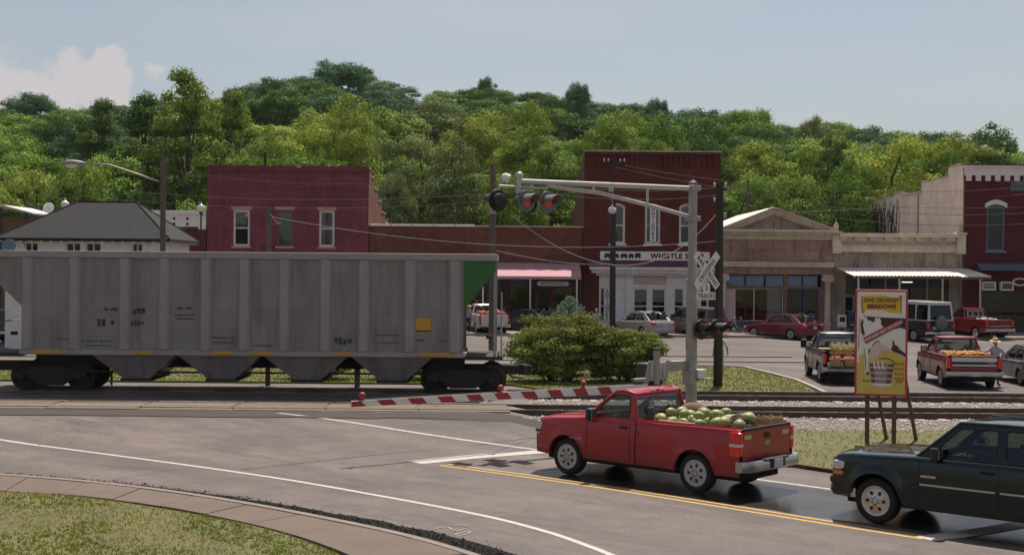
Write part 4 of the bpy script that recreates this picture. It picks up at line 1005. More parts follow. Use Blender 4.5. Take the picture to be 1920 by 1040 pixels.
# ---- white railway depot with hipped roof
def depot():
    Y0 = 66.; hd = 3.1
    a = P(-12, 446, Y0); b = P(318, 447, Y0); rz_ = P(200, 379, Y0+hd).z; r0, r1_ = P(146, 379, Y0+hd).x, P(256, 379, Y0+hd).x; ez = (a.z+b.z)/2
    cx_ = (a.x+b.x)/2; t = thing('railway_depot', 'white board depot with dark hipped roof behind the hopper car', 'building', (cx_, Y0+hd, T(cx_, Y0))); oz = t.location.z
    hx = (b.x-a.x)/2; e = ez-oz; rd = rz_-oz; ra, rb = r0-cx_, r1_-cx_
    mb = MB(); c = [(-hx,-hd,e),(hx,-hd,e),(hx,hd,e),(-hx,hd,e)]; u = [(p[0],p[1],p[2]-.14) for p in c]; rg_ = [(ra,0,rd),(rb,0,rd)]
    mb.add(c+u+rg_, [(0,1,9,8),(1,2,9),(2,3,8,9),(3,0,8),(0,4,5,1),(1,5,6,2),(2,6,7,3),(3,7,4,0),(4,7,6,5)]); rf = mb.build('roof', 'shingle', t)
    for p, q in (((ra,0,rd),(rb,0,rd)), ((rb,0,rd),(hx,-hd,e)), ((rb,0,rd),(hx,hd,e)), ((ra,0,rd),(-hx,-hd,e))): MB().tube([Vector(p)+Vector((0,0,.02)), Vector(q)+Vector((0,0,.02))], .035, 6).build('ridge_cap', 'shingle', rf)
    for i in range(17):
        x = -hx+.3+i*(2*hx-.6)/16; MB().mm(x-.05, x+.05, -hd+.02, -hd+.4, e-.2, e-.143).build('rafter_end', 'wood_white', rf)
    for i in range(8):
        y = -hd+.5+i*(2*hd-1)/7; MB().mm(hx-.4, hx-.02, y-.05, y+.05, e-.2, e-.143).build('rafter_end', 'wood_white', rf)
    wx, wy = hx-.42, hd-.42; px = lambda p: P(p, 455, Y0+.42).x-cx_
    holes = [(px(123), px(152), e-1.6, e-.2), (px(160), px(190), e-1.6, e-.2), (px(46), px(72), e-1.6, e-.2), (px(247), px(268), e-1.6, e-.2)]
    mb = MB(); wallz(mb, -wx, wx, 0, e-.145, -wy, holes, .15); mb.build('front_wall', 'wood_white', t)
    for h in holes: window(t, *h, -wy-.03, 'wood_white', rails=(.5,), mull=(.5,), fw=.07)
    MB().mm(wx-.15, wx, -wy+.16, wy, 0, e-.145).build('side_wall', 'wood_white', t); MB().mm(-wx, -wx+.15, -wy+.16, wy, 0, e-.145).build('side_wall', 'wood_white', t); MB().mm(-wx+.15, wx-.15, wy-.15, wy, 0, e-.145).build('rear_wall', 'wood_white', t)
    MB().mm(-wx+.16, wx-.16, .4, .5, 0, e-.2).build('partition', 'interior_dark', t)
    for s in (px(74), px(245)):      # raked eave brackets
        d = 1 if s < 0 and s == px(74) else -1; MB().bar((s, -wy-.06, e-1.7), (s+d*-.9, -wy-.06, e-.2), .1, .1).build('eave_bracket', 'wood_white', t)
    for (p, q, lab, Y) in ((92, 391, 'white satellite dish above the left depot roof', 84.), (18, 463, 'blue grey satellite dish at the left end of the depot', 64.6)):
        w_ = P(p, q, Y); s = thing('satellite_dish', lab, 'satellite dish', w_, 0)
        mb = MB(); mb.lathe([(.02,0),(.2,.03),(.34,.1),(.36,.12),(.34,.115),(.2,.045),(.02,.015)], 16, Matrix.Rotation(R(70),4,'X')); mb.build('dish', 'metal_white' if Y > 70 else 'blue_paint', s, smooth=True)
        MB().tube([(0,0,0),(0,-.35,.05)], .015, 5).build('feed_arm', 'metal_grey', s); MB().tube([(0,.05,0),(0,.1,-.6)], .025, 6).build('bracket', 'metal_grey', s)
depot()
# ------------------------------------------------------------------ hopper car
t_ = NT('hopper_grey'); _n = t_.noise(t_.map(t_.obj, sc=(1.6,1.6,.16)), 1.4, 8, .7); _m = t_.noise(t_.obj, .7, 6, .65); _f = t_.noise(t_.obj, 9, 4, .7)
_c = t_.mix(1., (.262,.237,.236), t_.rng(_m, .3, .7, .82, 1.18), 'MULTIPLY'); _c = t_.mix(t_.rng(_n, .46, .68, 0, .7), _c, (.125,.095,.08)); _c = t_.mix(t_.rng(_f, .6, .75, 0, .25), _c, (.17,.11,.08))
t_.set(Base_Color=_c, Roughness=.6, Metallic=.1)
M('hopper_post', (.33,.298,.292), .55, .1, 2, dirt=.3, dirtcol=(.2,.17,.16), metal=.15)
M('hopper_top', (.33,.30,.29), .6, .12, 2, dirt=.3)
M('bogie_black', (.03,.025,.024), .8, .3, 5, dirt=.3, dirtcol=(.06,.045,.035))
M('hopper_green', (.035,.135,.03), .6, .15, 3)
M('reflector_yellow', (.55,.29,.03), .5, .1, 5)
M('stencil', (.06,.055,.06), .8, .2, 6)
M('stencil_red', (.22,.06,.06), .8, .2, 6)
def hopper():
    XL, XR, TL, TR = -15.35, -1.52, -16.7, -.45; cx_ = (XL+XR)/2; zt, zs = 4.74, 1.55
    t = thing('hopper_car', 'grey ribbed hopper railcar with green end panel on the far track', 'railcar', (cx_, FARY, .301)); oz = .301
    xl, xr, tl, tr = XL-cx_, XR-cx_, TL-cx_, TR-cx_; zt -= oz; zs -= oz; hw = 1.56
    px = lambda p, y=570: P(p, y, FARY-hw).x - cx_
    for s in (-1, 1):
        y = s*hw; b = MB(); b.mm(xl, xr, min(y, y-s*.03), max(y, y-s*.03), zs+.08, zt-.2); side_ = b.build('side_sheet', 'hopper_grey', t)
        MB().mm(tl, tr, min(y-s*.06, y+s*.07), max(y-s*.06, y+s*.07), zt-.21, zt).build('top_chord', 'hopper_top', t, bevel=.02)
        MB().mm(xl-.05, xr+.05, min(y-s*.05, y+s*.09), max(y-s*.05, y+s*.09), zs-.06, zs+.1).build('side_sill', 'hopper_top', t, bevel=.015)
        for e, (a, c) in ((-1, (xl, tl)), (1, (xr, tr))):
            b = MB(); b.prism([(a+e*.003, y-s*.01, zt-.213), (c-e*.05, y-s*.01, zt-.213), (c-e*.08, y-s*.01, zt-.55), (a+e*.003, y-s*.01, zt-1.75)], (0, -s*.03, 0)); b.build('end_gusset', 'hopper_green' if e > 0 else 'hopper_grey', t)
        for p in (52, 140, 234, 308, 386, 458, 533, 610, 682, 768, 852):
            x = px(p); b = MB(); b.prism([(x-.20, y+s*.002, zs+.105), (x-.12, y+s*.11, zs+.105), (x+.12, y+s*.11, zs+.105), (x+.20, y+s*.002, zs+.105)], (0, 0, zt-.215-zs-.105)); b.build('side_post', 'hopper_post', t, bevel=.015)
        for z in (.75, 1.35, 1.95, 2.5):          # plate laps along the side
            MB().mm(xl+.02, xr-.02, min(y+s*.001, y+s*.008), max(y+s*.001, y+s*.008), zs+z, zs+z+.035).build('plate_lap', 'hopper_grey', side_)
        for (p, q) in ((62,117),(250,290),(398,436),(400,438),(474,511),(627,660),(788,846)):
            if p == 398: continue
            MB().mm(px(p), px(q), min(y+s*.09, y+s*.115), max(y+s*.09, y+s*.115), zs-.02, zs+.09).build('reflector', 'reflector_yellow', t)
        sf = y+s*.004
        def block(p0, p1, y0, y1, m_):
            z1 = P(500, y0, FARY-hw).z-oz; z0 = P(500, y1, FARY-hw).z-oz
            if m_ == 'reflector_yellow' or p1-p0 < 1: MB().mm(px(p0), px(p1), min(sf, sf+s*.004), max(sf, sf+s*.004), z0, z1).build('stencil_mark', m_, side_); return
            b_ = MB(); xx = px(p0); hgt = z1-z0; rr = random.Random(int(p0*7+y0))
            while xx < px(p1)-.02:                       # worn stencil strokes
                w_ = hgt*rr.uniform(.35,.6); 
                if rr.random() > .12: b_.mm(xx, xx+w_, min(sf, sf+s*.004), max(sf, sf+s*.004), z0+hgt*rr.choice((0,0,.25)), z1-hgt*rr.choice((0,0,.2)))
                xx += w_+hgt*.16
            stuff(b_.build('stencil_mark', m_, side_))
        for a in ((183,219,600,614,'stencil'),(196,217,579,585,'stencil'),(245,284,602,613,'stencil'),(250,275,580,592,'stencil'),(331,357,576,582,'stencil'),(328,366,590,593,'stencil'),(331,364,597,600,'stencil'),(154,212,640,643,'stencil'),(160,210,649,651,'stencil'),(399,444,632,635,'stencil'),(402,440,641,644,'stencil'),(475,512,646,649,'stencil'),(628,658,631,645,'stencil'),(705,750,625,627,'stencil'),(712,748,640,642,'stencil'),(105,130,636,641,'stencil_red'),(778,797,633,638,'stencil_red'),(824,846,633,638,'stencil_red'),(780,808,594,620,'reflector_yellow')):
            block(*a)
    # end slope sheets, floor slopes, centre sill
    for e, (a, c) in ((-1, (xl, tl)), (1, (xr, tr))):
        b = MB(); b.add([(c-e*.06,-hw+.05,zt-.22),(c-e*.06,hw-.05,zt-.22),(a-e*2.2,hw-.05,zs+.1),(a-e*2.2,-hw+.05,zs+.1)], [(0,1,2,3)]); b.build('end_slope', 'hopper_grey', t)
        b = MB(); b.mm(min(c-e*.1, c), max(c-e*.1, c), -hw-.05, hw+.05, zt-.2, zt-.01); b.build('end_chord', 'hopper_top', t)
        for y in (-hw+.15, hw-.15): MB().mm(min(a+e*.95, a+e*1.03), max(a+e*.95, a+e*1.03), y-.05, y+.05, zs-.05, zt-.215).build('end_post', 'hopper_post', t)
        pf = MB().mm(min(a+e*.06, a+e*1.25), max(a+e*.06, a+e*1.25), -hw, hw, zs-.12, zs-.02).build('end_platform', 'bogie_black', t)
        for k in range(6): MB().tube([(a+e*1.2, -hw+.03, zs+.15+k*.32), (a+e*1.2, -hw+.5, zs+.15+k*.32)], .02, 5).build('ladder_rung', 'hopper_top', pf)
        for y in (-hw+.03, -hw+.5): MB().tube([(a+e*1.2, y, zs-.1), (a+e*1.2, y, zs+2.0)], .025, 5).build('ladder_rail', 'hopper_top', pf)
        MB().tube([(a+e*1.2, -hw+.5, zs+.9), (a+e*1.2, hw-.1, zs+.9)], .025, 6).build('handrail', 'hopper_top', pf)
        MB().lathe([(.06,0),(.06,.2),(.05,.2)], 10, frame((a+e*.7, -.6, zs+.55), (0,1,0), (0,0,1))).build('brake_cylinder', 'bogie_black', pf)
        b = MB(); b.bar((a-e*.2,0,.72), (a+e*1.75,0,.72), .3, .3); b.bar((a+e*1.75,.06,.72), (a+e*2.05,.02,.72), .2, .34); b.box((a+e*2.05,-.14,.72), (.28,.14,.3)); b.build('coupler', 'bogie_black', t, bevel=.02)
        MB().tube([(a+e*1.3,-.35,.8),(a+e*1.55,-.35,.5),(a+e*1.9,-.2,.45)], .03, 6).build('air_hose', 'bogie_black', t)
    MB().mm(xl, xr, -.3, .3, .72, 1.1).build('centre_sill', 'bogie_black', t)
    MB().mm(xl+2, xr-2, -hw+.04, hw-.04, zs+.08, zs+.14).build('bay_floor', 'hopper_grey', t)
    bays = [(px(168),px(330)),(px(330),px(490)),(px(490),px(655)),(px(655),px(815))]
    for a, b_ in bays:
        m = (a+b_)/2; z1, z0 = zs-.062, .42; mb = MB()
        mb.add([(a+.05,-hw+.1,z1),(b_-.05,-hw+.1,z1),(b_-.05,hw-.1,z1),(a+.05,hw-.1,z1),(m-.42,-1.1,z0),(m+.42,-1.1,z0),(m+.42,1.1,z0),(m-.42,1.1,z0)], [(0,1,5,4),(1,2,6,5),(2,3,7,6),(3,0,4,7),(4,5,6,7)])
        o = mb.build('discharge_bay', 'hopper_grey', t); MB().mm(m-.5, m+.5, -1.15, 1.15, z0-.07, z0-.003).build('gate', 'bogie_black', o)
    MB().tube([(xl+1, -1.0, .62), (xr-1, -1.0, .62)], .035, 6).build('brake_pipe', 'bogie_black', t)
    def wheelset(par, x):
        o = bpy.data.objects.new('wheelset', None); COL.objects.link(o); o.parent = par; o.location = (x, 0, 0)
        for s in (-1, 1):
            MB().lathe([(.06,-.07),(.12,-.07),(.13,-.03),(.34,-.03),(.36,-.065),(.455,-.065),(.455,.04),(.485,.045),(.485,.07),(.36,.07),(.34,.02),(.13,.02),(.12,.06),(.06,.06)], 26, Matrix.Translation((0,s*.76,.455)) @ Matrix.Rotation(R(90*s),4,'X')).build('wheel', 'bogie_black', o, smooth=35)
        MB().tube([(0,-.98,.455),(0,.98,.455)], .075, 10).build('axle', 'bogie_black', o)
    for bx in (px(85), px(868)):
        bo = bpy.data.objects.new('bogie', None); COL.objects.link(bo); bo.parent = t; bo.location = (bx, 0, 0)
        for s in (-1, 1):
            y = s*1.0; mb = MB(); mb.prism([(-1.15,y-.07,.38),(-1.15,y-.07,.6),(-.85,y-.07,.66),(-.4,y-.07,.78),(.4,y-.07,.78),(.85,y-.07,.66),(1.15,y-.07,.6),(1.15,y-.07,.38),(.75,y-.07,.42),(.4,y-.07,.18),(-.4,y-.07,.18),(-.75,y-.07,.42)], (0,.14,0)); mb.build('side_frame', 'bogie_black', bo, bevel=.02)
            for k in (-.15, 0, .15): MB().lathe([(.055,.28),(.055,.52)], 10, Matrix.Translation((k,y-s*0+s*-.0,0))).build('spring', 'bogie_black', bo)
            for k in (-.89, .89): MB().lathe([(.11,0),(.11,.09),(.07,.11)], 12, frame((k,y+s*.07,.455), (1,0,0), (0,0,1)) if s < 0 else frame((k,y+s*.07,.455), (-1,0,0), (0,0,1))).build('bearing_cap', 'bogie_black', bo)
        MB().mm(-.22,.22,-1.05,1.05,.5,.74).build('bolster', 'bogie_black', bo, bevel=.02)
        for k in (-.89, .89): wheelset(bo, k)
hopper()
# ------------------------------------------------------------------ crossing signal
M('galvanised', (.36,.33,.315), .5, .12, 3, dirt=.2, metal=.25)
M('galvanised_lit', (.50,.46,.44), .45, .1, 3, dirt=.15, metal=.25)  # lighter copy of galvanised, sunlight on the steel put into its colour
M('sign_white', (.80,.75,.73), .55, .08, 3, dirt=.15)
M('gate_red', (.36,.035,.03), .5, .15, 6); M('lamp_black', (.02,.018,.018), .55, .2, 5); M('hood_grey', (.16,.15,.15), .6, .2, 4)
M_emit('lamp_red_lit', (.5,.05,.035), .12)
M('lens_dark', (.09,.012,.012), .25, .1, 5)
FR = Vector((.60,-.80,0)); RT = Vector((.80,.60,0)); UP = Vector((0,0,1))    # sign face direction, its right, up
mastP = P(1297, 617, 35.8); MX, MY = mastP.x, 35.8
def flasher(name, label, c, facing, lit, group):
    """round background, hood, lens and housing facing along a direction"""
    t = thing(name, label, 'signal lamp', c, math.atan2(facing.y, facing.x), group)
    RX = Matrix.Rotation(R(90),4,'Y')
    MB().lathe([(.265,0),(.27,.01),(.265,.02),(.02,.02)], 28, RX).build('background_disc', 'hood_grey' if lit else 'lamp_black', t, smooth=40)
    MB().lathe([(.12,-.16),(.17,-.12),(.18,-.002)], 20, RX).build('housing', 'lamp_black', t, smooth=40)
    MB().lathe([(.125,.021),(.12,.035),(.08,.05),(.03,.056)], 20, RX).build('lens', 'lamp_red_lit' if lit else 'lens_dark', t, smooth=40)
    mb = MB(); rows = []
    for k in range(7):
        x = .021 + .40*k/6; rows.append([(x, .175*math.cos(a), .175*math.sin(a)) for a in np.linspace(-.35*(1-k/6)+.25*k/6, math.pi+.35*(1-k/6)-.25*k/6, 17)])
    mb.grid(rows); o = mb.build('hood', 'hood_grey' if lit else 'lamp_black', t, smooth=True); m = o.modifiers.new('thick', 'SOLIDIFY'); m.thickness = .008
    return t
def signal():
    t = thing('crossing_signal_mast', 'grey steel crossing mast with long cantilever arm reaching over the road', 'signal mast', (MX, MY, .06))
    ztop = P(1297, 345, MY).z - .06; pipe = lambda a, b, r, n, m_, nm, par=t: MB().tube([a, b], r, n).build(nm, m_, par, smooth=50)
    mb = MB(); mb.tube([(0,0,0),(0,0,3.9),(0,0,3.92),(0,0,ztop)], [.15,.15,.12,.115], 18); mb.build('mast', 'galvanised', t, smooth=50)
    mb = MB(); mb.lathe([(.17,3.85),(.17,3.98),(.12,4.0)], 18); mb.build('collar', 'galvanised', t, smooth=40)
    mb = MB(); mb.lathe([(.13,ztop),(.13,ztop+.03),(.05,ztop+.1),(.02,ztop+.16)], 14); mb.build('cap', 'metal_dark', t)
    mb = MB(); mb.mm(-.3,.3,-.3,.3,-.15,.05); mb.build('foundation', 'concrete', t, bevel=.03)
    L0 = 5.85; a1 = P(1297, 353, MY).z-.06; a2 = P(1297, 410, MY).z-.06
    end = -RT*L0; e1 = Vector((end.x, end.y, P(980, 340, MY+end.y).z-.06))
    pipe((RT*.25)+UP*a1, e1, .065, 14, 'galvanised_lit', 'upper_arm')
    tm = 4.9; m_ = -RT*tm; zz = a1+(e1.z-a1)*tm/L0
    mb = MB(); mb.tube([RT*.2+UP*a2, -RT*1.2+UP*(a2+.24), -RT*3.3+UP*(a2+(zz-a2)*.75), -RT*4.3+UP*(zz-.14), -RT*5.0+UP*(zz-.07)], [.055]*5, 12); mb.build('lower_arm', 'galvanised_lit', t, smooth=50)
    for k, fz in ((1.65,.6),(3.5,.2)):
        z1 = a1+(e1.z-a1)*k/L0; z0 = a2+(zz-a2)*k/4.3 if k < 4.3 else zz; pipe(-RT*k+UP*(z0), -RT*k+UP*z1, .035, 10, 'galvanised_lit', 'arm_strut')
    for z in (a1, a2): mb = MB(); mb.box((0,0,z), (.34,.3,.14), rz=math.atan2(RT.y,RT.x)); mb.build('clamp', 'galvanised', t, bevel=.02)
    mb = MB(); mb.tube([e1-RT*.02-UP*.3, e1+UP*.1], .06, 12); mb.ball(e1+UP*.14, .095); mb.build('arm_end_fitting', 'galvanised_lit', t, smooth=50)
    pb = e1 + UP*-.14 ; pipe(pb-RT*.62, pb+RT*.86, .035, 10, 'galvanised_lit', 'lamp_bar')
    base = Vector((MX, MY, .06))
    for k, lab in ((.32, 'left of the two lit red lamps at the cantilever end'), (.98, 'right of the two lit red lamps at the cantilever end')):
        flasher('flashing_lamp', lab, base+pb+RT*(k-.22)-UP*.34+FR*.14, FR, True, 'cantilever signal lamps')
        pipe(pb+RT*(k-.22), pb+RT*(k-.22)-UP*.32, .03, 8, 'galvanised', 'lamp_drop')
    for k, lab in ((-.52, 'unlit lamp turned away at the tip of the cantilever'), (.42, 'unlit lamp turned away between the two lit red lamps')):
        flasher('flashing_lamp', lab, base+pb+RT*k-UP*.34-FR*.16, -FR, False, 'cantilever signal lamps')
    # low pair on the mast
    zl = P(1300, 617, MY).z
    pipe(UP*(zl-.06)-RT*.05, UP*(zl-.06)+RT*.7, .03, 8, 'lamp_black', 'lamp_bar')
    for k, lab in ((.08, 'dark round lamp on the mast below the crossbuck'), (.66, 'dark round lamp beside the mast against the dark pole')):
        flasher('flashing_lamp', lab, base+UP*(zl-.06)+RT*k+FR*.27, FR, False, 'low lamps on the mast')
    # crossbuck
    cb = P(1320, 507, MY); c = Vector((MX, MY, cb.z)) + RT*.36 + FR*.19
    s = thing('crossbuck', 'white X shaped RAILROAD CROSSING sign on the mast', 'sign', c)
    for ang, words in ((-47, (('RAIL', -.33), ('ROAD', .33))), (47, (('CROSSING', 0),))):
        d = RT*math.cos(R(ang)) + UP*math.sin(R(ang)); n = RT*-math.sin(R(ang)) + UP*math.cos(R(ang)); y0 = FR*(.004 if ang > 0 else 0)
        mb = MB(); q = [d*.61+n*.115, d*-.61+n*.115, d*-.61-n*.115, d*.61-n*.115]; mb.prism([p+y0 for p in q], FR*.003); o = mb.build('blade', 'sign_white', s)
        mb = MB()
        for wd, off in words: text(mb, wd, .17, frame(y0+FR*.006+d*off, d, n), .004, .002, sx=.92, spacing=1.1)
        mb.build('lettering', 'black_paint', o)
    s = thing('track_count_sign', 'small white 2 TRACKS sign under the crossbuck', 'sign', Vector((MX, MY, P(1318, 545, MY).z)) + RT*.36 + FR*.18)
    mb = MB(); mb.prism([RT*a+UP*b for a, b in ((-.13,.2),(.13,.2),(.13,-.04),(.34,-.04),(.34,-.24),(-.34,-.24),(-.34,-.04),(-.13,-.04))], FR*.004); mb.build('plate', 'sign_white', s)
    mb = MB(); text(mb, '2', .19, frame(FR*.008+UP*.08, RT, UP), .004, .002); text(mb, 'TRACKS', .16, frame(FR*.008-UP*.14, RT, UP), .003, .002, spacing=1.1); mb.build('lettering', 'black_paint', s)
    for z in (cb.z, P(1318, 553, MY).z): mb = MB(); mb.bar(UP*(z-.06), UP*(z-.06)+RT*.36+FR*.17, .04, .03); mb.build('sign_bracket', 'galvanised', t)
    # junction box on the mast
    b = thing('junction_box', 'small pale box strapped low on the mast', 'box', Vector((MX,MY,P(1300,700,MY).z)) + FR*.17 + RT*.16)
    mb = MB(); mb.box((0,0,0), (.3,.16,.24), rz=math.atan2(RT.y,RT.x)); mb.build('case', 'sign_white', b, bevel=.015); mb = MB(); mb.bar(-RT*.1-UP*.15-FR*.02, RT*.45-UP*.15, .16, .04); mb.build('shelf', 'galvanised', b)
    # gate mechanism and arm
    g = Vector((MX, MY, 0)) - RT*1.6 + FR*.1; gz = P(1215, 700, g.y).z
    m = thing('gate_mechanism', 'grey steel gate machine with counterweight bolted beside the mast', 'gate machine', (g.x, g.y, 0))
    mb = MB(); mb.box((0,0,gz-.02), (.62,.42,.62), rz=math.atan2(RT.y,RT.x)); mb.build('case', 'metal_dark', m, bevel=.06)
    for d in (-.33, .30):
        mb = MB(); mb.prism([RT*d+FR*.26+UP*z for z in ()] or [RT*(d+a)+FR*.22+UP*(gz+b) for a, b in ((-.16,-.38),(.0,-.38),(.20,.34),(.06,.36))], FR*.05); mb.build('side_arm', 'galvanised', m, bevel=.015)
    mb = MB(); mb.box(RT*-.25+FR*.25+UP*(gz-.12), (1.05,.12,.09), rz=math.atan2(RT.y,RT.x)); mb.build('arm_bracket', 'galvanised', m, bevel=.02)
    for k, r, h0, h1 in ((-.18,.05,-.1,.32),(.12,.045,-.12,.3),(.23,.04,-.1,.28)): mb = MB(); mb.tube([RT*k+FR*.26+UP*(gz+h0), RT*(k+.02)+FR*.26+UP*(gz+h1)], r, 10); mb.build('spring_strut', 'galvanised_lit', m, smooth=50)
    mb = MB(); mb.tube([FR*.3-RT*.05+UP*(gz-.25), FR*.3-RT*.05+UP*(gz+.62)], .085, 14); mb.build('stub_post', 'galvanised', m, smooth=50)
    mb = MB(); mb.tube([FR*.3-RT*.05+UP*(gz+.62), FR*.3-RT*.05+UP*(gz+.68)], .095, 14); mb.build('stub_cap', 'metal_dark', m)
    mb = MB(); mb.tube([FR*.28-RT*.30+UP*(gz-.30), FR*.28-RT*.30+UP*(gz-.42)], .1, 14); mb.ball(FR*.3+RT*.03+UP*(gz-.3), .1); mb.build('pivot_hub', 'metal_dark', m, smooth=50)
    mb = MB(); mb.bar(RT*.28+UP*(gz+.17), RT*1.5+UP*(gz+.17), .12, .26); mb.build('counterweight_arm', 'galvanised', m, bevel=.02)
    mb = MB(); mb.box(RT*1.38+UP*(gz-.02)+FR*.02, (.2,.3,.66), rz=math.atan2(RT.y,RT.x)); mb.build('counterweight', 'galvanised', m, bevel=.02)
    mb = MB(); mb.tube([UP*0, UP*(gz-.3)], .11, 12); mb.build('pedestal', 'galvanised', m, smooth=50)
    # striped arm
    p0 = g + FR*.28 - RT*.35; p1 = None
    zt_ = P(660, 757, 29.4).z; z0_ = P(1165, 727, p0.y).z
    # length so that the tip shows at pixel 660
    k = (660-960)/FPX; tl = (p0.x - k*p0.y)/(RT.x - k*RT.y)
    a = thing('crossing_gate', 'long red and white striped crossing gate arm lowered over the lane', 'crossing gate', (p0.x, p0.y, z0_)); end = -RT*tl + UP*(P(660,757,p0.y-RT.y*tl).z - z0_); d = end.normalized(); n = d.cross(FR).normalized()
    if n.z < 0: n = -n
    def piece(u0, u1, h0, h1, sh, th, off): return [d*(u0-sh)-n*h0+FR*off, d*(u0+sh)+n*h1+FR*off, d*(u1+sh)+n*h1+FR*off, d*(u1-sh)-n*h0+FR*off]
    Ltot = end.length; mb = MB(); hh = lambda u: .11-.045*u/Ltot
    q = [d*0-n*hh(0), d*0+n*hh(0), d*Ltot+n*hh(Ltot), d*Ltot-n*hh(Ltot)]; mb.prism([p-FR*.02 for p in q], FR*.04); mb.build('arm_tube', 'sign_white', a, bevel=.006)
    u = Ltot; i = 0; w_ = .40
    while u > .9:
        u1 = u-w_*(.75 if i == 0 else 1); hA, hB = hh(u)-.004, hh(u1)-.004; sh = .07
        if i % 2 == 0:
            q = [d*(u1+sh)+n*hB, d*(u1-sh)-n*hB, d*(min(u,Ltot)-(sh if i else 0))-n*hA, d*(min(u,Ltot)+(sh if i else 0))+n*hA]
            for s_ in (1, -1): MB().prism([p+FR*(.0205*s_) for p in q], FR*.003*s_).build('stripe', 'gate_red', a)
        u = u1; i += 1
    for u in (Ltot-.28, Ltot-4.05, Ltot-6.6):
        mb = MB(); mb.tube([d*u+n*hh(u), d*u+n*(hh(u)+.05)], .03, 8); mb.ball(d*u+n*(hh(u)+.11), .075); mb.build('arm_lamp', 'gate_red', a, smooth=True)
    cable = MB(); cable.tube([d*u+n*(hh(u)+.015)+FR*.0 for u in np.linspace(.3, Ltot-.3, 24)], .01, 5); cable.build('lamp_cable', 'lamp_black', a)
signal()
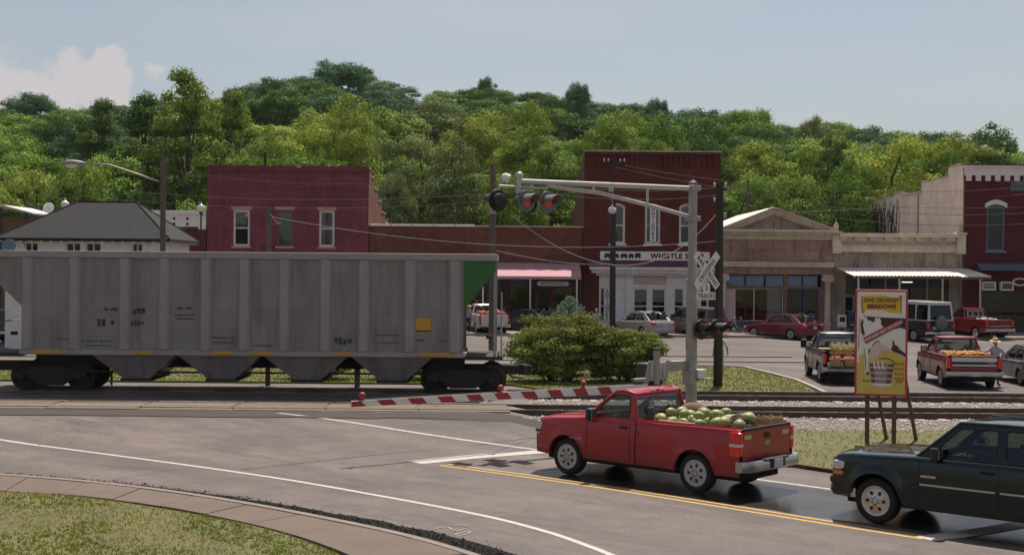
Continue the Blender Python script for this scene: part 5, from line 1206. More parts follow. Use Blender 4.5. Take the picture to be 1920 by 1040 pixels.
# ------------------------------------------------------------------ poster board
M('board_red', (.52,.05,.055), .5, .12, 4); M('print_cream', (.86,.78,.76), .6, .06, 3); M('print_yellow', (.75,.52,.05), .6, .08, 3); M('print_field', (.70,.51,.12), .6, .1, 3)
M('print_brown', (.075,.032,.035), .6, .1, 4); M('print_pink', (.74,.52,.50), .6, .06, 3); M('print_red', (.36,.04,.05), .6, .06, 3); M('print_maroon', (.26,.03,.05), .6, .06, 4)
M('print_bucket', (.15,.075,.09), .6, .2, 8); M('print_bucket_light', (.36,.24,.24), .6, .15, 8); M('print_orange', (.50,.22,.03), .6, .1, 4); M('post_wood', (.15,.085,.06), .9, .25, 4, .4, 30)
def poster():
    p0, p1 = G(1624, 836), G(1690, 836); c0 = (p0+p1)/2
    n = Vector((-.30,-.954,0)).normalized(); u = Vector((-n.y, n.x, 0)); u = u if u.x > 0 else -u
    wl = P(1606, 640, c0.y); W_ = 1.25; zb = P(1650, 742, c0.y).z; zt = P(1650, 543, c0.y).z; H = zt-zb
    t = thing('poster_board', 'tall yellow cow fundraiser poster board with red frame on wooden posts', 'sign', (P(1652,640,c0.y).x, c0.y, .05)); zb -= .05
    def Q(a, b, off): return u*((a-.5)*(W_-.10)) + UP*(zb+.05+(1-b)*(H-.10)) + n*off
    mb = MB(); mb.prism([u*a*W_/2+UP*z for a, z in ((-1,zb),(1,zb),(1,zb+H),(-1,zb+H))], -n*.12); mb.build('frame', 'board_red', t, bevel=.01)
    cnt = [0]
    def lay(pts, m_, nm='print', off=None):
        cnt[0] += 1; o = .0015+.0006*cnt[0] if off is None else off
        pts = [((x-70)/405, (y-60)/900) for x, y in pts]
        q = [Q(a, b, o) for a, b in pts]; tr = tessellate_polygon([[Vector((a, b, 0)) for a, b in pts]])
        return MB().add(q, [tuple(x) for x in tr]).build(nm, m_, t)
    lay([(70,60),(475,60),(475,960),(70,960)], 'print_cream')
    lay([(70,700),(100,620),(135,600),(135,770),(165,790),(170,640),(265,585),(300,572),(360,580),(475,632),(475,960),(70,960)], 'print_field')
    # banner with folded ends
    lay([(100,98),(130,102),(130,250),(110,256),(104,225)], 'print_orange'); lay([(418,92),(445,90),(440,250),(418,244)], 'print_orange')
    lay([(112,100),(200,88),(300,92),(380,108),(425,100),(432,246),(370,246),(290,226),(200,218),(120,230)], 'print_yellow')
    mb = MB(); text(mb, 'SAVE CROWLEY', .145, frame(Q((272-70)/405,(136-60)/900,.021), u, UP), .004, .001, sx=.80); text(mb, 'MEADOWS', .145, frame(Q((275-70)/405,(190-60)/900,.021), u, UP), .006, .001, sx=.95); mb.build('lettering', 'print_maroon', t)
    # the cow: back line, patches, hind leg, tail, udder
    lay([(118,275),(250,285),(475,290),(475,296),(250,293),(130,283)], 'print_brown')
    lay([(150,277),(222,288),(216,322),(196,330),(178,312),(160,318)], 'print_brown')
    lay([(258,288),(475,292),(475,388),(430,372),(395,384),(330,372),(290,372),(268,340),(274,320)], 'print_brown')
    lay([(112,300),(126,330),(118,350),(128,400),(136,430),(128,455),(104,420),(100,340)], 'print_brown')
    lay([(366,484),(382,494),(384,520),(412,535),(430,566),(448,574),(475,600),(475,628),(430,604),(376,585),(356,570),(368,530)], 'print_brown')
    lay([(160,570),(186,566),(190,590),(176,612),(164,606)], 'print_brown')
    lay([(90,290),(106,282),(98,330),(92,420),(88,520),(82,600),(92,690),(80,694),(74,600),(80,500),(84,380)], 'print_cream'); lay([(92,295),(97,292),(92,360),(88,470),(84,560),(80,560),(85,450),(88,350)], 'print_brown')
    lay([(128,560),(168,570),(160,680),(172,770),(178,795),(148,790),(140,760),(146,680),(130,600)], 'print_cream'); lay([(128,560),(132,560),(150,680),(146,760),(142,760),(143,680)], 'print_brown'); lay([(150,766),(176,770),(180,800),(168,786),(160,800),(150,790)], 'print_brown')
    lay([(178,645),(172,610),(190,560),(215,515),(250,498),(275,520),(330,548),(362,560),(352,576),(300,566),(270,585),(268,610),(258,600),(250,640),(240,632),(230,655),(216,640),(205,664),(196,640)], 'print_pink')
    lay([(196,540),(222,500),(258,488),(262,494),(226,508),(202,544)], 'print_brown')
    # ribbon
    lay([(122,470),(428,298),(442,350),(142,522)], 'print_red')
    d = (Q((428-70)/405,(298-60)/900,0)-Q((122-70)/405,(470-60)/900,0)).normalized(); mb = MB(); text(mb, 'FUNDRAISER NEXT SATURDAY', .098, frame(Q((283-70)/405,(411-60)/900,.024), d, n.cross(d)), .002, .001, sx=.80); mb.build('lettering', 'print_cream', t)
    # bucket with milk
    lay([(176,694),(384,694),(356,872),(204,872)], 'print_bucket'); lay([(214,700),(330,700),(318,866),(226,866)], 'print_bucket_light')
    lay([(190,866),(370,866),(360,884),(280,894),(200,884)], 'print_cream')
    for y in (722, 770, 820): lay([(180+(y-694)*.15,y),(380-(y-694)*.15,y),(380-(y-694)*.15,y+7),(180+(y-694)*.15,y+7)], 'print_cream')
    for x in (205, 240, 275): lay([(x,655),(x+6,655),(x+30,738),(x+10,738)], 'print_cream')
    lay([(260,650),(300,640),(350,648),(380,672),(386,695),(380,695),(372,676),(346,655),(300,647),(262,656)], 'print_brown')
    for k, y in enumerate((678, 722, 766, 808)):
        for j in range(4): lay([(388+j*21,y),(388+j*21+17-(k+j)%3*2,y),(388+j*21+17-(k+j)%3*2,y+24),(388+j*21,y+24)], 'print_orange', 'small_print')
    for x in (120, 150, 185, 400, 430): lay([(x,852),(x+8,830),(x+14,852),(x+22,836),(x+24,854)], 'print_bucket', 'small_print')
    for a in (-.32, .32): MB().box(u*a-n*.175+UP*((zb+1.4)/2), (.11,.09,zb+1.4), rz=math.atan2(u.y,u.x)).build('post', 'post_wood', t, bevel=.008)
    for a in (-.12, .60): MB().bar(u*(a+.24)-n*1.15-UP*.02, u*(a-.04)-n*.24+UP*(zb+.5), .08, .07).build('brace', 'post_wood', t, bevel=.006)
poster()
# ------------------------------------------------------------------ poles, lamps and wires
M('pole_wood', (.13,.105,.085), .95, .3, 3, .4, 25); M('pole_dark', (.045,.034,.028), .95, .3, 3, .4, 25); M('wire_black', (.03,.028,.028), .7, .1, 3); M('wire_pale', (.2,.185,.18), .6, .1, 3)
M('insulator', (.5,.48,.47), .3, .1, 5); M('globe_white', (.75,.72,.70), .35, .04, 4); M('lamp_cap', (.30,.29,.29), .5, .1, 4)
def upole(label, px, top, base, rb, rt, mat='pole_wood', Y=None):
    g = G(px, base) if Y is None else Vector((P(px, 500, Y).x, Y, TT(P(px,500,Y).x, Y))); h = P(px, top, g.y).z - g.z
    t = thing('utility_pole', label, 'pole', g); MB().tube([(0,0,-.4),(0,0,h*.5),(0,0,h)], [rb,(rb+rt)/2,rt], 12).build('shaft', mat, t, smooth=50); return t, h, g
# street light pole
t, h, g = upole('grey wooden pole with curved street light arm above the depot', 305, 291, 0, .15, .12, Y=62)
aa = P(298, 341, 62)-g; ee = P(160, 307, 61.2)-g; m1 = P(262, 328, 61.8)-g; m2 = P(205, 309, 61.4)-g
MB().tube([aa, m1, m2, ee], [.05,.045,.04,.035], 10).build('light_arm', 'galvanised', t, smooth=True)
d = (ee-m2).normalized(); mb = MB(); hd = [ee+d*k for k in (0,.18,.5,.8,.95)]; mb.tube(hd, [.06,.12,.16,.14,.04], 14); lamp = mb.build('lamp_head', 'lamp_cap', t, smooth=True)
mb = MB(); mb.ball(ee+d*.6-UP*.1, (.3,.14,.14), 14, 8); mb.build('lamp_lens', 'globe_white', lamp, smooth=True)
# short pole behind the car
t, h, g = upole('short greenish post with coiled cable at the purple store', 502, 393, 723, .085, .08, 'pole_wood'); mb = MB(); mb.tube([(.05,-.06,h-.15),(.2,-.1,h-.35),(.32,-.05,h-.42),(.22,-.08,h-.5),(.42,0,h-.45)], .018, 6); mb.build('cable_coil', 'wire_pale', t)
# floodlight pole
t, h, g = upole('tall grey pole with tilted floodlight and meter box', 923, 308, 0, .13, .11, 'pole_wood', Y=52)
mb = MB(); mb.tube([(.08,-.05,h-1.25),(.42,-.3,h-.55)], .05, 8); mb.build('lamp_bracket', 'galvanised_lit', t); mb = MB(); mb.lathe([(.06,-.1),(.16,.0),(.17,.22),(.02,.24)], 14, frame((.43,-.32,h-.5), (0,1,0), (.35,.2,.8))); mb.build('floodlight', 'globe_white', t, smooth=40)
MB().box((0,-.2,h-1.78), (.26,.16,.34)).build('meter_box', 'lamp_cap', t, bevel=.02)
mb = MB(); mb.bar((-.35,0,h-.35),(.2,0,h-.35),.08,.08); mb.build('crossarm', 'pole_wood', t)
# dark pole by the far track, with hardware on top
t, h, g = upole('thick dark utility pole right of the crossing mast', 1346, 345, 727, .17, .14, 'pole_dark')
mb = MB(); mb.bar((-.25,-.1,h-.2),(.25,-.1,h-.2),.09,.1); mb.bar((-.25,-.1,h-.75),(.3,-.1,h-.75),.09,.1); mb.build('crossarm', 'pole_dark', t)
for x, z in ((-.2,h-.1),(.2,h-.1),(-.2,h-.65),(.25,h-.65)): mb = MB(); mb.lathe([(.03,0),(.05,.05),(.03,.08),(.05,.12),(.01,.15)], 8, Matrix.Translation((x,-.1,z))); mb.build('insulator', 'insulator', t)
MB().box((.18,-.12,h-1.15), (.12,.12,.2)).build('bracket_box', 'lamp_cap', t, bevel=.02)
MB().tube([(-.17,-.12,.1),(-.12,-.15,h*.6)], .03, 6).build('conduit', 'pole_dark', t)
# pole in front of the antique store
t, h, g = upole('slim dark utility pole in front of antique store with crossarm of insulators', 1150, 301, 0, .16, .11, 'pole_dark', Y=79.6)
MB().bar((-.65,0,h-.12),(.65,0,h-.12),.09,.1).build('crossarm', 'pole_dark', t)
for x in (-.6,-.35,.35,.6): mb = MB(); mb.lathe([(.03,0),(.06,.06),(.03,.1),(.05,.14),(.01,.18)], 8, Matrix.Translation((x,0,h-.07))); mb.build('insulator', 'insulator', t)
MB().box((-.18,-.16,h-1.7), (.3,.22,.34)).build('transformer_box', 'insulator', t, bevel=.03); MB().tube([(-.1,-.15,h-1.5),(-.1,-.15,h-4.6)], .05, 8).build('conduit', 'wire_pale', t)
t, h, g = upole('thin distant pole behind the left slope of the pediment', 1401, 338, 0, .12, .1, 'pole_wood', Y=104); MB().bar((-.6,0,h-1.2),(.6,0,h-1.6),.08,.08).build('crossarm', 'pole_wood', t)
t, h, g = upole('distant pole top with crossarm above the purple parapet', 496, 286, 0, .14, .1, 'pole_dark', Y=104); MB().bar((-.9,0,h-.15),(.9,0,h-.4),.1,.1).build('crossarm', 'pole_wood', t)
for x in (-.7,.7): mb = MB(); mb.lathe([(.04,0),(.07,.08),(.03,.18)], 8, Matrix.Translation((x,0,h-.3))); mb.build('insulator', 'insulator', t)
def globe(label, px, py, Y, post):
    g = P(px, py, Y); z0 = T(g.x, Y)+.14; t = thing('globe_street_lamp', label, 'street lamp', (g.x, Y, z0), 0, 'globe street lamps'); h = g.z-z0
    mb = MB(); mb.lathe([(.22,0),(.22,.15),(.13,.3),(.10,.8),(post,1.0),(post*.8,h-.35),(.1,h-.3),(.14,h-.2)], 14); mb.build('post', 'pole_dark', t, smooth=40)
    mb = MB(); mb.lathe([(.11,h-.2),(.2,h-.12),(.25,h+.0),(.22,h+.13),(.12,h+.22),(.05,h+.25),(.03,h+.36),(.005,h+.4)], 16); mb.build('globe', 'globe_white', t, smooth=True)
globe('white globe lamp rising behind the depot ridge', 122, 384, 79.2, .06); globe('white globe lamp at the left edge of the purple store', 377, 391, 79.2, .06); globe('white globe lamp before the antique store windows', 1148, 395, 79.2, .13)
def wire(label, a, b, sag, r=.013, mat='wire_black', n=20):
    a = Vector(a); b = Vector(b); pts = [a.lerp(b, i/n) - UP*(sag*4*(i/n)*(1-i/n)) for i in range(n+1)]
    tag(MB().tube(pts, r, 4, False).build('overhead_wire', mat, None), label, 'wire', 'overhead wires')
W2 = P
wire('wire from the street light pole over the purple store to floodlight pole', W2(305,316,62), W2(923,330,52), .5, .012)
wire('pale wire sloping across the purple upper wall', W2(502,405,48.6), W2(1345,452,50.5), .6, .008, 'wire_pale')
wire('drooping cable from the signal lamps to the dark pole', W2(957,403,33.2), W2(1344,400,50.8), 1.6, .011, 'wire_pale')
wire('high wire leaving the picture left of the street light', W2(-60,268,70), W2(305,300,62), .5, .012)
wire('upper wire passing in front of the wood on the left', W2(-60,325,78), W2(1150,340,79.6), 1.3, .013)
wire('second wire passing in front of the wood on the left', W2(-60,340,78), W2(1150,352,79.6), 1.4, .013)
wire('upper wire from antique store pole to the right edge', W2(1150,306,79.6), W2(1990,345,79), 1.0, .013)
wire('middle wire from antique store pole to the right edge', W2(1150,312,79.6), W2(1990,385,79), 1.0, .013)
wire('wire from the dark pole across the pediment to the right edge', W2(1346,352,50.5), W2(1990,395,52), .5, .010)
wire('lower wire from the dark pole across tin awning roof', W2(1346,372,50.5), W2(1990,415,52), .5, .010)
wire('wire from floodlight pole to the dark pole across the red front', W2(923,330,52), W2(1346,352,50.5), .3, .010)
wire('lower wire from floodlight pole to the dark pole', W2(923,345,52), W2(1346,366,50.5), .35, .010)
wire('pale service wire to the maroon store corner', W2(1400,400,104), W2(1990,355,82), .3, .01, 'wire_pale')
wire('pale low wire from awning to the antique store pole', W2(930,470,52), W2(1150,495,79.6), .2, .012, 'wire_pale')
# marker posts and bits along the far lawn
for (px, top, base, lab, cap) in ((670, 688, 726, 'stubby concrete marker post with rusty cap under the hopper car', True), (209, 690, 722, 'thin steel post in the grass under the hopper car', False)):
    g = G(px, base); h = P(px, top, g.y).z-g.z; t = thing('marker_post', lab, 'post', g)
    MB().tube([(0,0,-.1),(0,0,h-.06)], .10 if cap else .04, 10).build('shaft', 'concrete' if cap else 'metal_dark', t)
    if cap: MB().tube([(0,0,h-.058),(0,0,h)], .16, 10).build('cap', 'kerb_rust', t)
g = G(268, 700); t = thing('park_bench', 'dark slatted bench on the grass behind the hopper car', 'bench', (g.x, g.y, .06))
for k in range(3): MB().mm(-.8,.8,-.22+k*.15,-.1+k*.15,.42,.46).build('seat_slat', 'metal_dark', t)
for k in range(2): MB().mm(-.8,.8,.24,.28,.55+k*.16,.66+k*.16).build('back_slat', 'metal_dark', t)
for x in (-.65,.65): MB().mm(x-.03,x+.03,-.2,.23,0,.418).build('leg', 'metal_dark', t); MB().mm(x-.03,x+.03,.285,.33,0,.85).build('leg', 'metal_dark', t)
# ------------------------------------------------------------------ vehicles
M_car('paint_red', (.36,.014,.024), .8); M_car('paint_green', (.003,.011,.012), .05, rough=.12); M_car('paint_silver', (.42,.40,.40), .2, .35); M_car('paint_wine', (.17,.012,.022), .3); M_car('paint_black', (.012,.012,.016), .2)
M_car('paint_tan', (.17,.14,.115), .3, .2); M_car('paint_white', (.62,.60,.58), .3); M_car('paint_ford', (.20,.012,.022), .5); M_car('paint_charcoal', (.028,.029,.035), .5); M_car('paint_oldred', (.20,.010,.014), .35); M_car('paint_navy', (.016,.018,.028), .3); M_car('paint_grey', (.12,.125,.13), .2, .3)
M('tyre_rubber', (.016,.015,.015), .85, .25, 8, dirt=.35, dirtcol=(.06,.045,.038)); M('rim_grey', (.44,.43,.425), .45, .1, 5, metal=.15, dirt=.12); M('rim_chrome', (.55,.54,.53), .25, .06, 5, metal=.7); M('chrome', (.62,.60,.59), .16, .06, 5, metal=1.); M('bumper_steel', (.46,.44,.43), .3, .1, 4, metal=.85, dirt=.2)
M('trim_black', (.014,.013,.014), .6, .2, 5); M('seat_cloth', (.07,.065,.065), .9, .2, 5); M('underbody', (.012,.011,.011), .9, .1, 3); M('plate', (.52,.55,.56), .5, .1, 9); M('sticker', (.62,.45,.22), .6, .2, 8); M('gold', (.45,.30,.12), .35, .1, 5, metal=.7)
M('bed_liner', (.05,.04,.04), .8, .2, 4); M('side_trim', (.55,.53,.52), .4, .05, 4)
t_ = NT('tail_lens'); t_.set(Base_Color=(.72,.03,.03), Roughness=.15, Coat_Weight=.5)
t_ = NT('clear_lens'); t_.set(Base_Color=(.62,.60,.58), Roughness=.12, Coat_Weight=.5)
t_ = NT('amber_lens'); t_.set(Base_Color=(.6,.2,.03), Roughness=.15, Coat_Weight=.5)
M_glass('glass_car', (.62,.67,.67), 1.0); M_glass('glass_tint', (.32,.37,.38), .9); M_glass('glass_dark', (.06,.07,.08), .9)
WHEELS = {}
def wheel(par, x, y, Rr, tw, style, side):
    o = bpy.data.objects.new('wheel', None); COL.objects.link(o); o.parent = par; o.location = (x, y, Rr); o.rotation_euler = (0, 0, 0 if side > 0 else math.pi)
    key = (Rr, tw, style)
    RX = Matrix.Rotation(R(-90),4,'X')                # lathe axis -> +y (outer face)
    if key not in WHEELS:
        h = tw/2; ri = Rr*.64
        mb = MB(); mb.lathe([(ri,-h*.8),(ri+.02,-h*.95),(Rr*.86,-h),(Rr*.955,-h*.86),(Rr,-h*.6),(Rr*1.0,h*.6),(Rr*.955,h*.86),(Rr*.86,h),(ri+.02,h*.95),(ri,h*.8)], 36, RX); ty = mb.build('tyre', 'tyre_rubber', o, smooth=45)
        mb = MB(); mb.m = 0
        mb.lathe([(ri+.002,-h*.75),(ri+.002,h*.78),(ri+.012,h*.92),(ri-.012,h*.93),(ri-.02,h*.90),(ri*.88,h*.84),(ri*.42,h*.92),(ri*.26,h*1.0),(ri*.12,h*1.06),(.004,h*1.07)], 32, RX)
        n = {'truck':7,'steel':6,'alloy':5,'old':0,'chrome':6}[style]; mb.m = 1
        for k in range(n):
            a = 2*math.pi*k/n; c = ri*.60; l, w_ = (ri*.16, ri*.12) if style in ('truck','steel') else (ri*.15, ri*.12) if style == 'chrome' else (ri*.22, ri*.24)
            pts = []
            for j in range(12):
                b = 2*math.pi*j/12; pr, pt = c + l*math.cos(b), w_*math.sin(b); zz = h*(.84 + .08*(.88*ri-pr)/(.46*ri)) + .006
                pts.append((math.cos(a)*pr - math.sin(a)*pt, zz, math.sin(a)*pr + math.cos(a)*pt))
            mb.poly(pts)
        mb.m = 2
        for k in range(6):
            a = 2*math.pi*(k+.5)/6; mb.lathe([(.012,0),(.012,.02),(.004,.024)], 6, Matrix.Translation((math.cos(a)*ri*.24, h*1.02, math.sin(a)*ri*.24)) @ RX)
        rm = mb.build('rim', ['rim_chrome' if style in ('chrome','old') else 'rim_grey', 'trim_black', 'metal_dark'], o, smooth=35, fix=False)
        WHEELS[key] = (ty.data, rm.data)
    else:
        for nm, me in zip(('tyre','rim'), WHEELS[key]): link(nm, me, o)
    return o
class Car:
    def __init__(s, name, label, cat, group, wb, W, fo, ro, Rr, zs, prof, paint, tw=.24, rc=.07, style='alloy', arch=.09, ftap=.16, rtap=.07, zmid=.62, flare=0., bulge=.045):
        s.t = thing(name, label, cat, (0,0,0), 0, group); s.__dict__.update(wb=wb, W=W, fo=fo, ro=ro, R=Rr, zs=zs, prof=prof, paint=paint, tw=tw, rc=rc, ra=Rr+arch, ftap=ftap, rtap=rtap, zmid=zmid, flare=flare, bulge=bulge)
        tr = W/2 - tw/2 - .03; s.tr = tr
        for x in (0, wb):
            for sd in (1, -1): wheel(s.t, x, sd*tr, Rr, tw, style, sd)
    def top(s, x):
        p = s.prof
        for (a, za), (b, zb) in zip(p, p[1:]):
            if x <= b:
                u = max(0, (x-a)/(b-a)); return za+(zb-za)*u
        return p[-1][1]
    def hw(s, x):
        f = 1.; d = (x-(s.wb+s.fo-.75))/.75
        if d > 0: f -= s.ftap*d*d
        d = ((-s.ro+.6)-x)/.6
        if d > 0: f -= s.rtap*d*d
        return s.W/2*f
    def zb(s, x):
        z = s.zs
        for c in (0, s.wb):
            d = abs(x-c)
            if d < s.ra: z = max(z, s.R + math.sqrt(max(0, s.ra**2-d*d)))
        return z
    def ys(s, x, z):
        b = 1-s.bulge*((s.zmid-z)/.4)**2 if z < s.zmid else 1-.05*((z-s.zmid)/.6)**2
        fl = 0
        if s.flare:
            for c in (0, s.wb):
                d = math.hypot(x-c, z-s.R)
                fl = max(fl, s.flare*(1-ss(s.ra, s.ra+.17, d)) if d > s.ra-.03 else s.flare)
        return s.hw(x)*b + fl
    def section(s, x, mode):
        zb, zt = s.zb(x), s.top(x); rc = min(s.rc, (zt-zb)*.4); pts = []
        pts.append((s.ys(x, zb)-.07, zb+.0)); zsh = zt-rc
        for i in range(9):
            z = zb+(zsh-zb)*i/8; pts.append((s.ys(x, z), z))
        y = pts[-1][1-1]
        for k in (1,2,3): a = R(30*k); pts.append((y-rc+rc*math.cos(a), zsh+rc*math.sin(a)))
        yt = y-rc
        if mode == 'closed': pts += [(yt*.75, zt+.012), (yt*.5, zt+.022), (yt*.25, zt+.028), (0, zt+.03)]
        elif mode == 'open': pts += [(yt-.03, zt), (yt-.05, zt-.03), (yt-.06, zt-.12), (yt-.06, zt-.3)]
        else: pts += [(yt-.05, zt), (yt-.055, zt-.05), (yt-.06, s.floor), (0, s.floor)]
        return pts
    def stations(s, a, b):
        xs = set(np.round(np.arange(a, b, .09), 3)) | {a, b}
        for c in (0, s.wb):
            for k in range(-8, 9):
                x = c + s.ra*math.sin(k/8*math.pi/2)
                if a < x < b: xs.add(round(x, 4))
            for e in (-.004, .004):
                for sg in (-1, 1):
                    x = c+sg*(s.ra+e)
                    if a < x < b: xs.add(x)
        return sorted(xs)
    def loft(s, a, b, mode, name, cap0=False, cap1=False, mat=None):
        mb = MB(); xs = s.stations(a, b); secs = [s.section(x, mode) for x in xs]
        if mode == 'open':
            for sd in (1, -1): o = MB().grid([[(x, sd*y, z) for y, z in q] for x, q in zip(xs, secs)]).build(name, mat or s.paint, s.t, smooth=38)
            return o
        else:
            rows = [[(x, y, z) for y, z in q] + [(x, -y, z) for y, z in reversed(q[:-1])] for x, q in zip(xs, secs)]
            mb.grid(rows)
            if cap0: mb.poly(rows[0])
            if cap1: mb.poly(rows[-1])
        return mb.build(name, mat or s.paint, s.t, smooth=38)
    def greenhouse(s, xA, xr1, xr2, xC, zr, yr, wins, ws=True, rw=True, glass='glass_car', rearglass=None, bA=None, bC=None, roofmat=None, zrr=None, crown=.04, pil=None, inset=.06):
        """roof on pillars: planar side panels with real window holes, windscreen and rear window"""
        zA, zC = bA or s.top(xA)-.005, bC or s.top(xC)-.005; zrr = zrr or zr-.02; pil = pil or s.paint
        yb = min(s.hw((xA+xC)/2)*(1-.035*((zA-s.zmid)/.6)**2), 9)-s.rc-inset+.03; zlo = min(zA, zC)
        yv = lambda z: yb+(yr-yb)*(z-zlo)/(zr-zlo)
        outer = [(xC, zC), (xA, zA), (xr1, zr), ((xr1+xr2)/2, (zr+zrr)/2+.025), (xr2, zrr)]
        s.yv = yv
        for sd in (1, -1):
            mb = MB(); mb.holed(outer, [rpoly(w_, .05) for w_ in wins], lambda p: (p[0], sd*yv(p[1]), p[1]), (0,-sd*.035,0)); mb.build('cabin_side', pil, s.t)
            for w_ in wins: q_ = rpoly(w_, .05); MB().tube([(p[0], sd*(yv(p[1])+.002), p[1]) for p in q_+[q_[0]]], .011, 5, False).build('window_seal', 'trim_black', s.t)
            for w_ in wins: MB().poly([(p[0], sd*(yv(p[1])-.018), p[1]) for p in rpoly(w_, .05)]).build('side_window', glass, s.t)
            mb = MB(); e = [(xA, zA), (xr1, zr), (xr1+(xr2-xr1)*.25, zr+.012), ((xr1+xr2)/2, (zr+zrr)/2+.02), (xr2, zrr), (xC, zC)]
            mb.tube([(p[0], sd*(yv(p[1])-.012), p[1]) for p in e], .03, 8); mb.build('roof_rail', pil, s.t, smooth=50)
        def screen(xb, zb_, xt, zt_, nm, gl, marg=(.09,.06,.06)):
            wb_, wt = yv(zb_)-.01, yv(zt_)-.01
            f = lambda p: (xb+(xt-xb)*p[1], (wb_+(wt-wb_)*p[1])*p[0], zb_+(zt_-zb_)*p[1])
            o_ = [(-1,0),(1,0),(1,1),(-1,1)]; i_ = rpoly([(-1+marg[0],marg[1]),(1-marg[0],marg[1]),(1-marg[0],1-marg[2]),(-1+marg[0],1-marg[2])], .06)
            mb = MB(); mb.holed(o_, [i_], f, (-.03 if xb > xt else .03,0,0)); p = mb.build(nm+'_frame', pil, s.t)
            MB().poly([Vector(f(q))+Vector((-.012 if xb > xt else .012,0,0)) for q in i_]).build(nm, gl, s.t); return p
        if ws: screen(xA, zA, xr1, zr, 'windscreen', 'glass_car')
        if rw: screen(xC, zC, xr2, zrr, 'rear_window', rearglass or glass, rw if isinstance(rw, tuple) else (.09,.08,.08))
        mb = MB(); rows = []; n = 12
        for i in range(n+1):
            x = xr1+.03+(xr2-.03-xr1-.03)*i/n; u = i/n; zz = zr+(zrr-zr)*u + .025*(1-(2*u-1)**2); yy = yv(zr)-.005
            rows.append([(x, yy*v, zz+crown*(1-abs(v)**2.6)*(1-(2*u-1)**6)) for v in np.linspace(-1,1,13)])
        mb.grid(rows); mb.grid([[(p[0],p[1],p[2]-.05) for p in r_] for r_ in rows]); mb.build('roof', roofmat or s.paint, s.t, smooth=40)
    def cabin(s, x0, x1, seats, wheel_x=None, zf=.45):
        w_ = s.W/2-.2; MB().mm(x0+.02, x1, -w_, w_, zf, zf+.05).build('cabin_floor', 'underbody', s.t)
        for x in seats:
            for y in (-.38, .38):
                mb = MB(); mb.box((x, y, .72), (.5,.5,.18)); mb.box((x-.27, y, 1.05), (.16,.48,.62), ry=R(-12)); mb.box((x-.35, y, 1.43), (.09,.24,.16)); mb.build('seat', 'seat_cloth', s.t, bevel=.03)
        if wheel_x:
            mb = MB(); c = Vector((wheel_x, .40, 1.12)); a_ = Vector((-.5,0,.85)).normalized(); b_ = Vector((0,1,0))
            mb.tube([c+(a_*math.cos(q)+b_*math.sin(q))*.19 for q in np.linspace(0, 2*math.pi, 19)], .016, 6); mb.tube([c, c+Vector((.3,0,-.18))], .03, 6); mb.build('steering_wheel', 'trim_black', s.t, smooth=True)
            MB().mm(wheel_x+.12, wheel_x+.55, -w_+.05, w_-.05, .75, 1.12).build('dashboard', 'trim_black', s.t, bevel=.05)
    def lips(s):
        for c in (0, s.wb):
            for sd in (1, -1):
                pts = []
                for a in np.linspace(-.25, math.pi+.25, 19):
                    x, z = c+s.ra*math.cos(a), s.R+s.ra*math.sin(a)
                    if z > s.zs-.02: pts.append((x, sd*(s.ys(x, z)+.004), z))
                MB().tube(pts, .017, 6).build('arch_lip', s.paint, s.t, smooth=True)
    def under(s): s.lips(); MB().mm(-s.ro+.15, s.wb+s.fo-.2, -s.W/2+.30, s.W/2-.30, .28, .62).build('underbody', 'underbody', s.t); [MB().tube([(x,-s.tr,s.R),(x,s.tr,s.R)], .06, 8).build('axle', 'underbody', s.t) for x in (0, s.wb)]
    def seam(s, x, z0, z1, lean=0):
        for sd in (1,-1):
            pts = [(x+lean*(z-z0), sd*(s.ys(x, z)+.0015), z) for z in np.linspace(z0, z1, 8)]; MB().tube(pts, .007, 4, False).build('door_seam', 'trim_black', s.t)
    def handle(s, x, z, mat=None, wdt=.2):
        for sd in (1,-1): MB().box((x, sd*(s.ys(x,z)+.012), z), (wdt,.035,.05)).build('door_handle', mat or 'trim_black', s.t, bevel=.012)
    def mirror(s, x, z, sz=(.16,.22,.24), mat='trim_black', out=.16):
        for sd in (1,-1):
            y = s.yv(z)+.02; o = MB().box((x, sd*(y+out), z+.05), sz).build('door_mirror', mat, s.t, bevel=.04); MB().box((x-sz[0]/2-.002, sd*(y+out), z+.05), (.006,sz[1]-.05,sz[2]-.06)).build('mirror_glass', 'chrome', o); MB().bar((x,sd*(y-.06),z),(x,sd*(y+out),z),.08,.06).build('mirror_arm', mat, o)
    def bumper(s, end, z0, z1, mat, prot=.1, wrap=.35, name='bumper'):
        """bar bent round the corners; end +1 front, -1 rear"""
        xe = s.wb+s.fo if end > 0 else -s.ro; rows = []; n = 14; h = s.hw(xe)+.03
        mb = MB()
        for i in range(n+1):
            v = -1+2*i/n; y = v*(h+.02); back = wrap*max(0, (abs(v)-.72)/.28)**2; x = xe + end*(prot-back)
            rows.append([(x-end*.0, y, z0), (x+end*.03, y, z0+(z1-z0)*.25), (x+end*.03, y, z0+(z1-z0)*.75), (x, y, z1), (x-end*(.12), y*.985, z1), (x-end*.12, y*.985, z0)])
        mb.grid(rows, close=True); mb.poly(rows[0]); mb.poly(rows[-1]); return mb.build(name, mat, s.t, smooth=35)
    def plate(s, x, z, y=0): MB().box((x, y, z), (.012,.31,.16)).build('number_plate', 'plate', s.t)
    def place(s, loc, heading): s.t.location = loc; s.t.rotation_euler = (0,0,heading); return s
    def anchor(s, px, py, wheel_=(0,1), heading=90):
        """put the outer contact of one wheel on that pixel of the ground"""
        g = G(px, py); a = R(heading); lx = s.wb*wheel_[0]; ly = wheel_[1]*(s.W/2-.05)
        s.place((g.x-lx*math.cos(a)+ly*math.sin(a), g.y-lx*math.sin(a)-ly*math.cos(a), T(g.x,g.y)+.004), a); return s
    def w2l(s): return s.t.matrix_basis
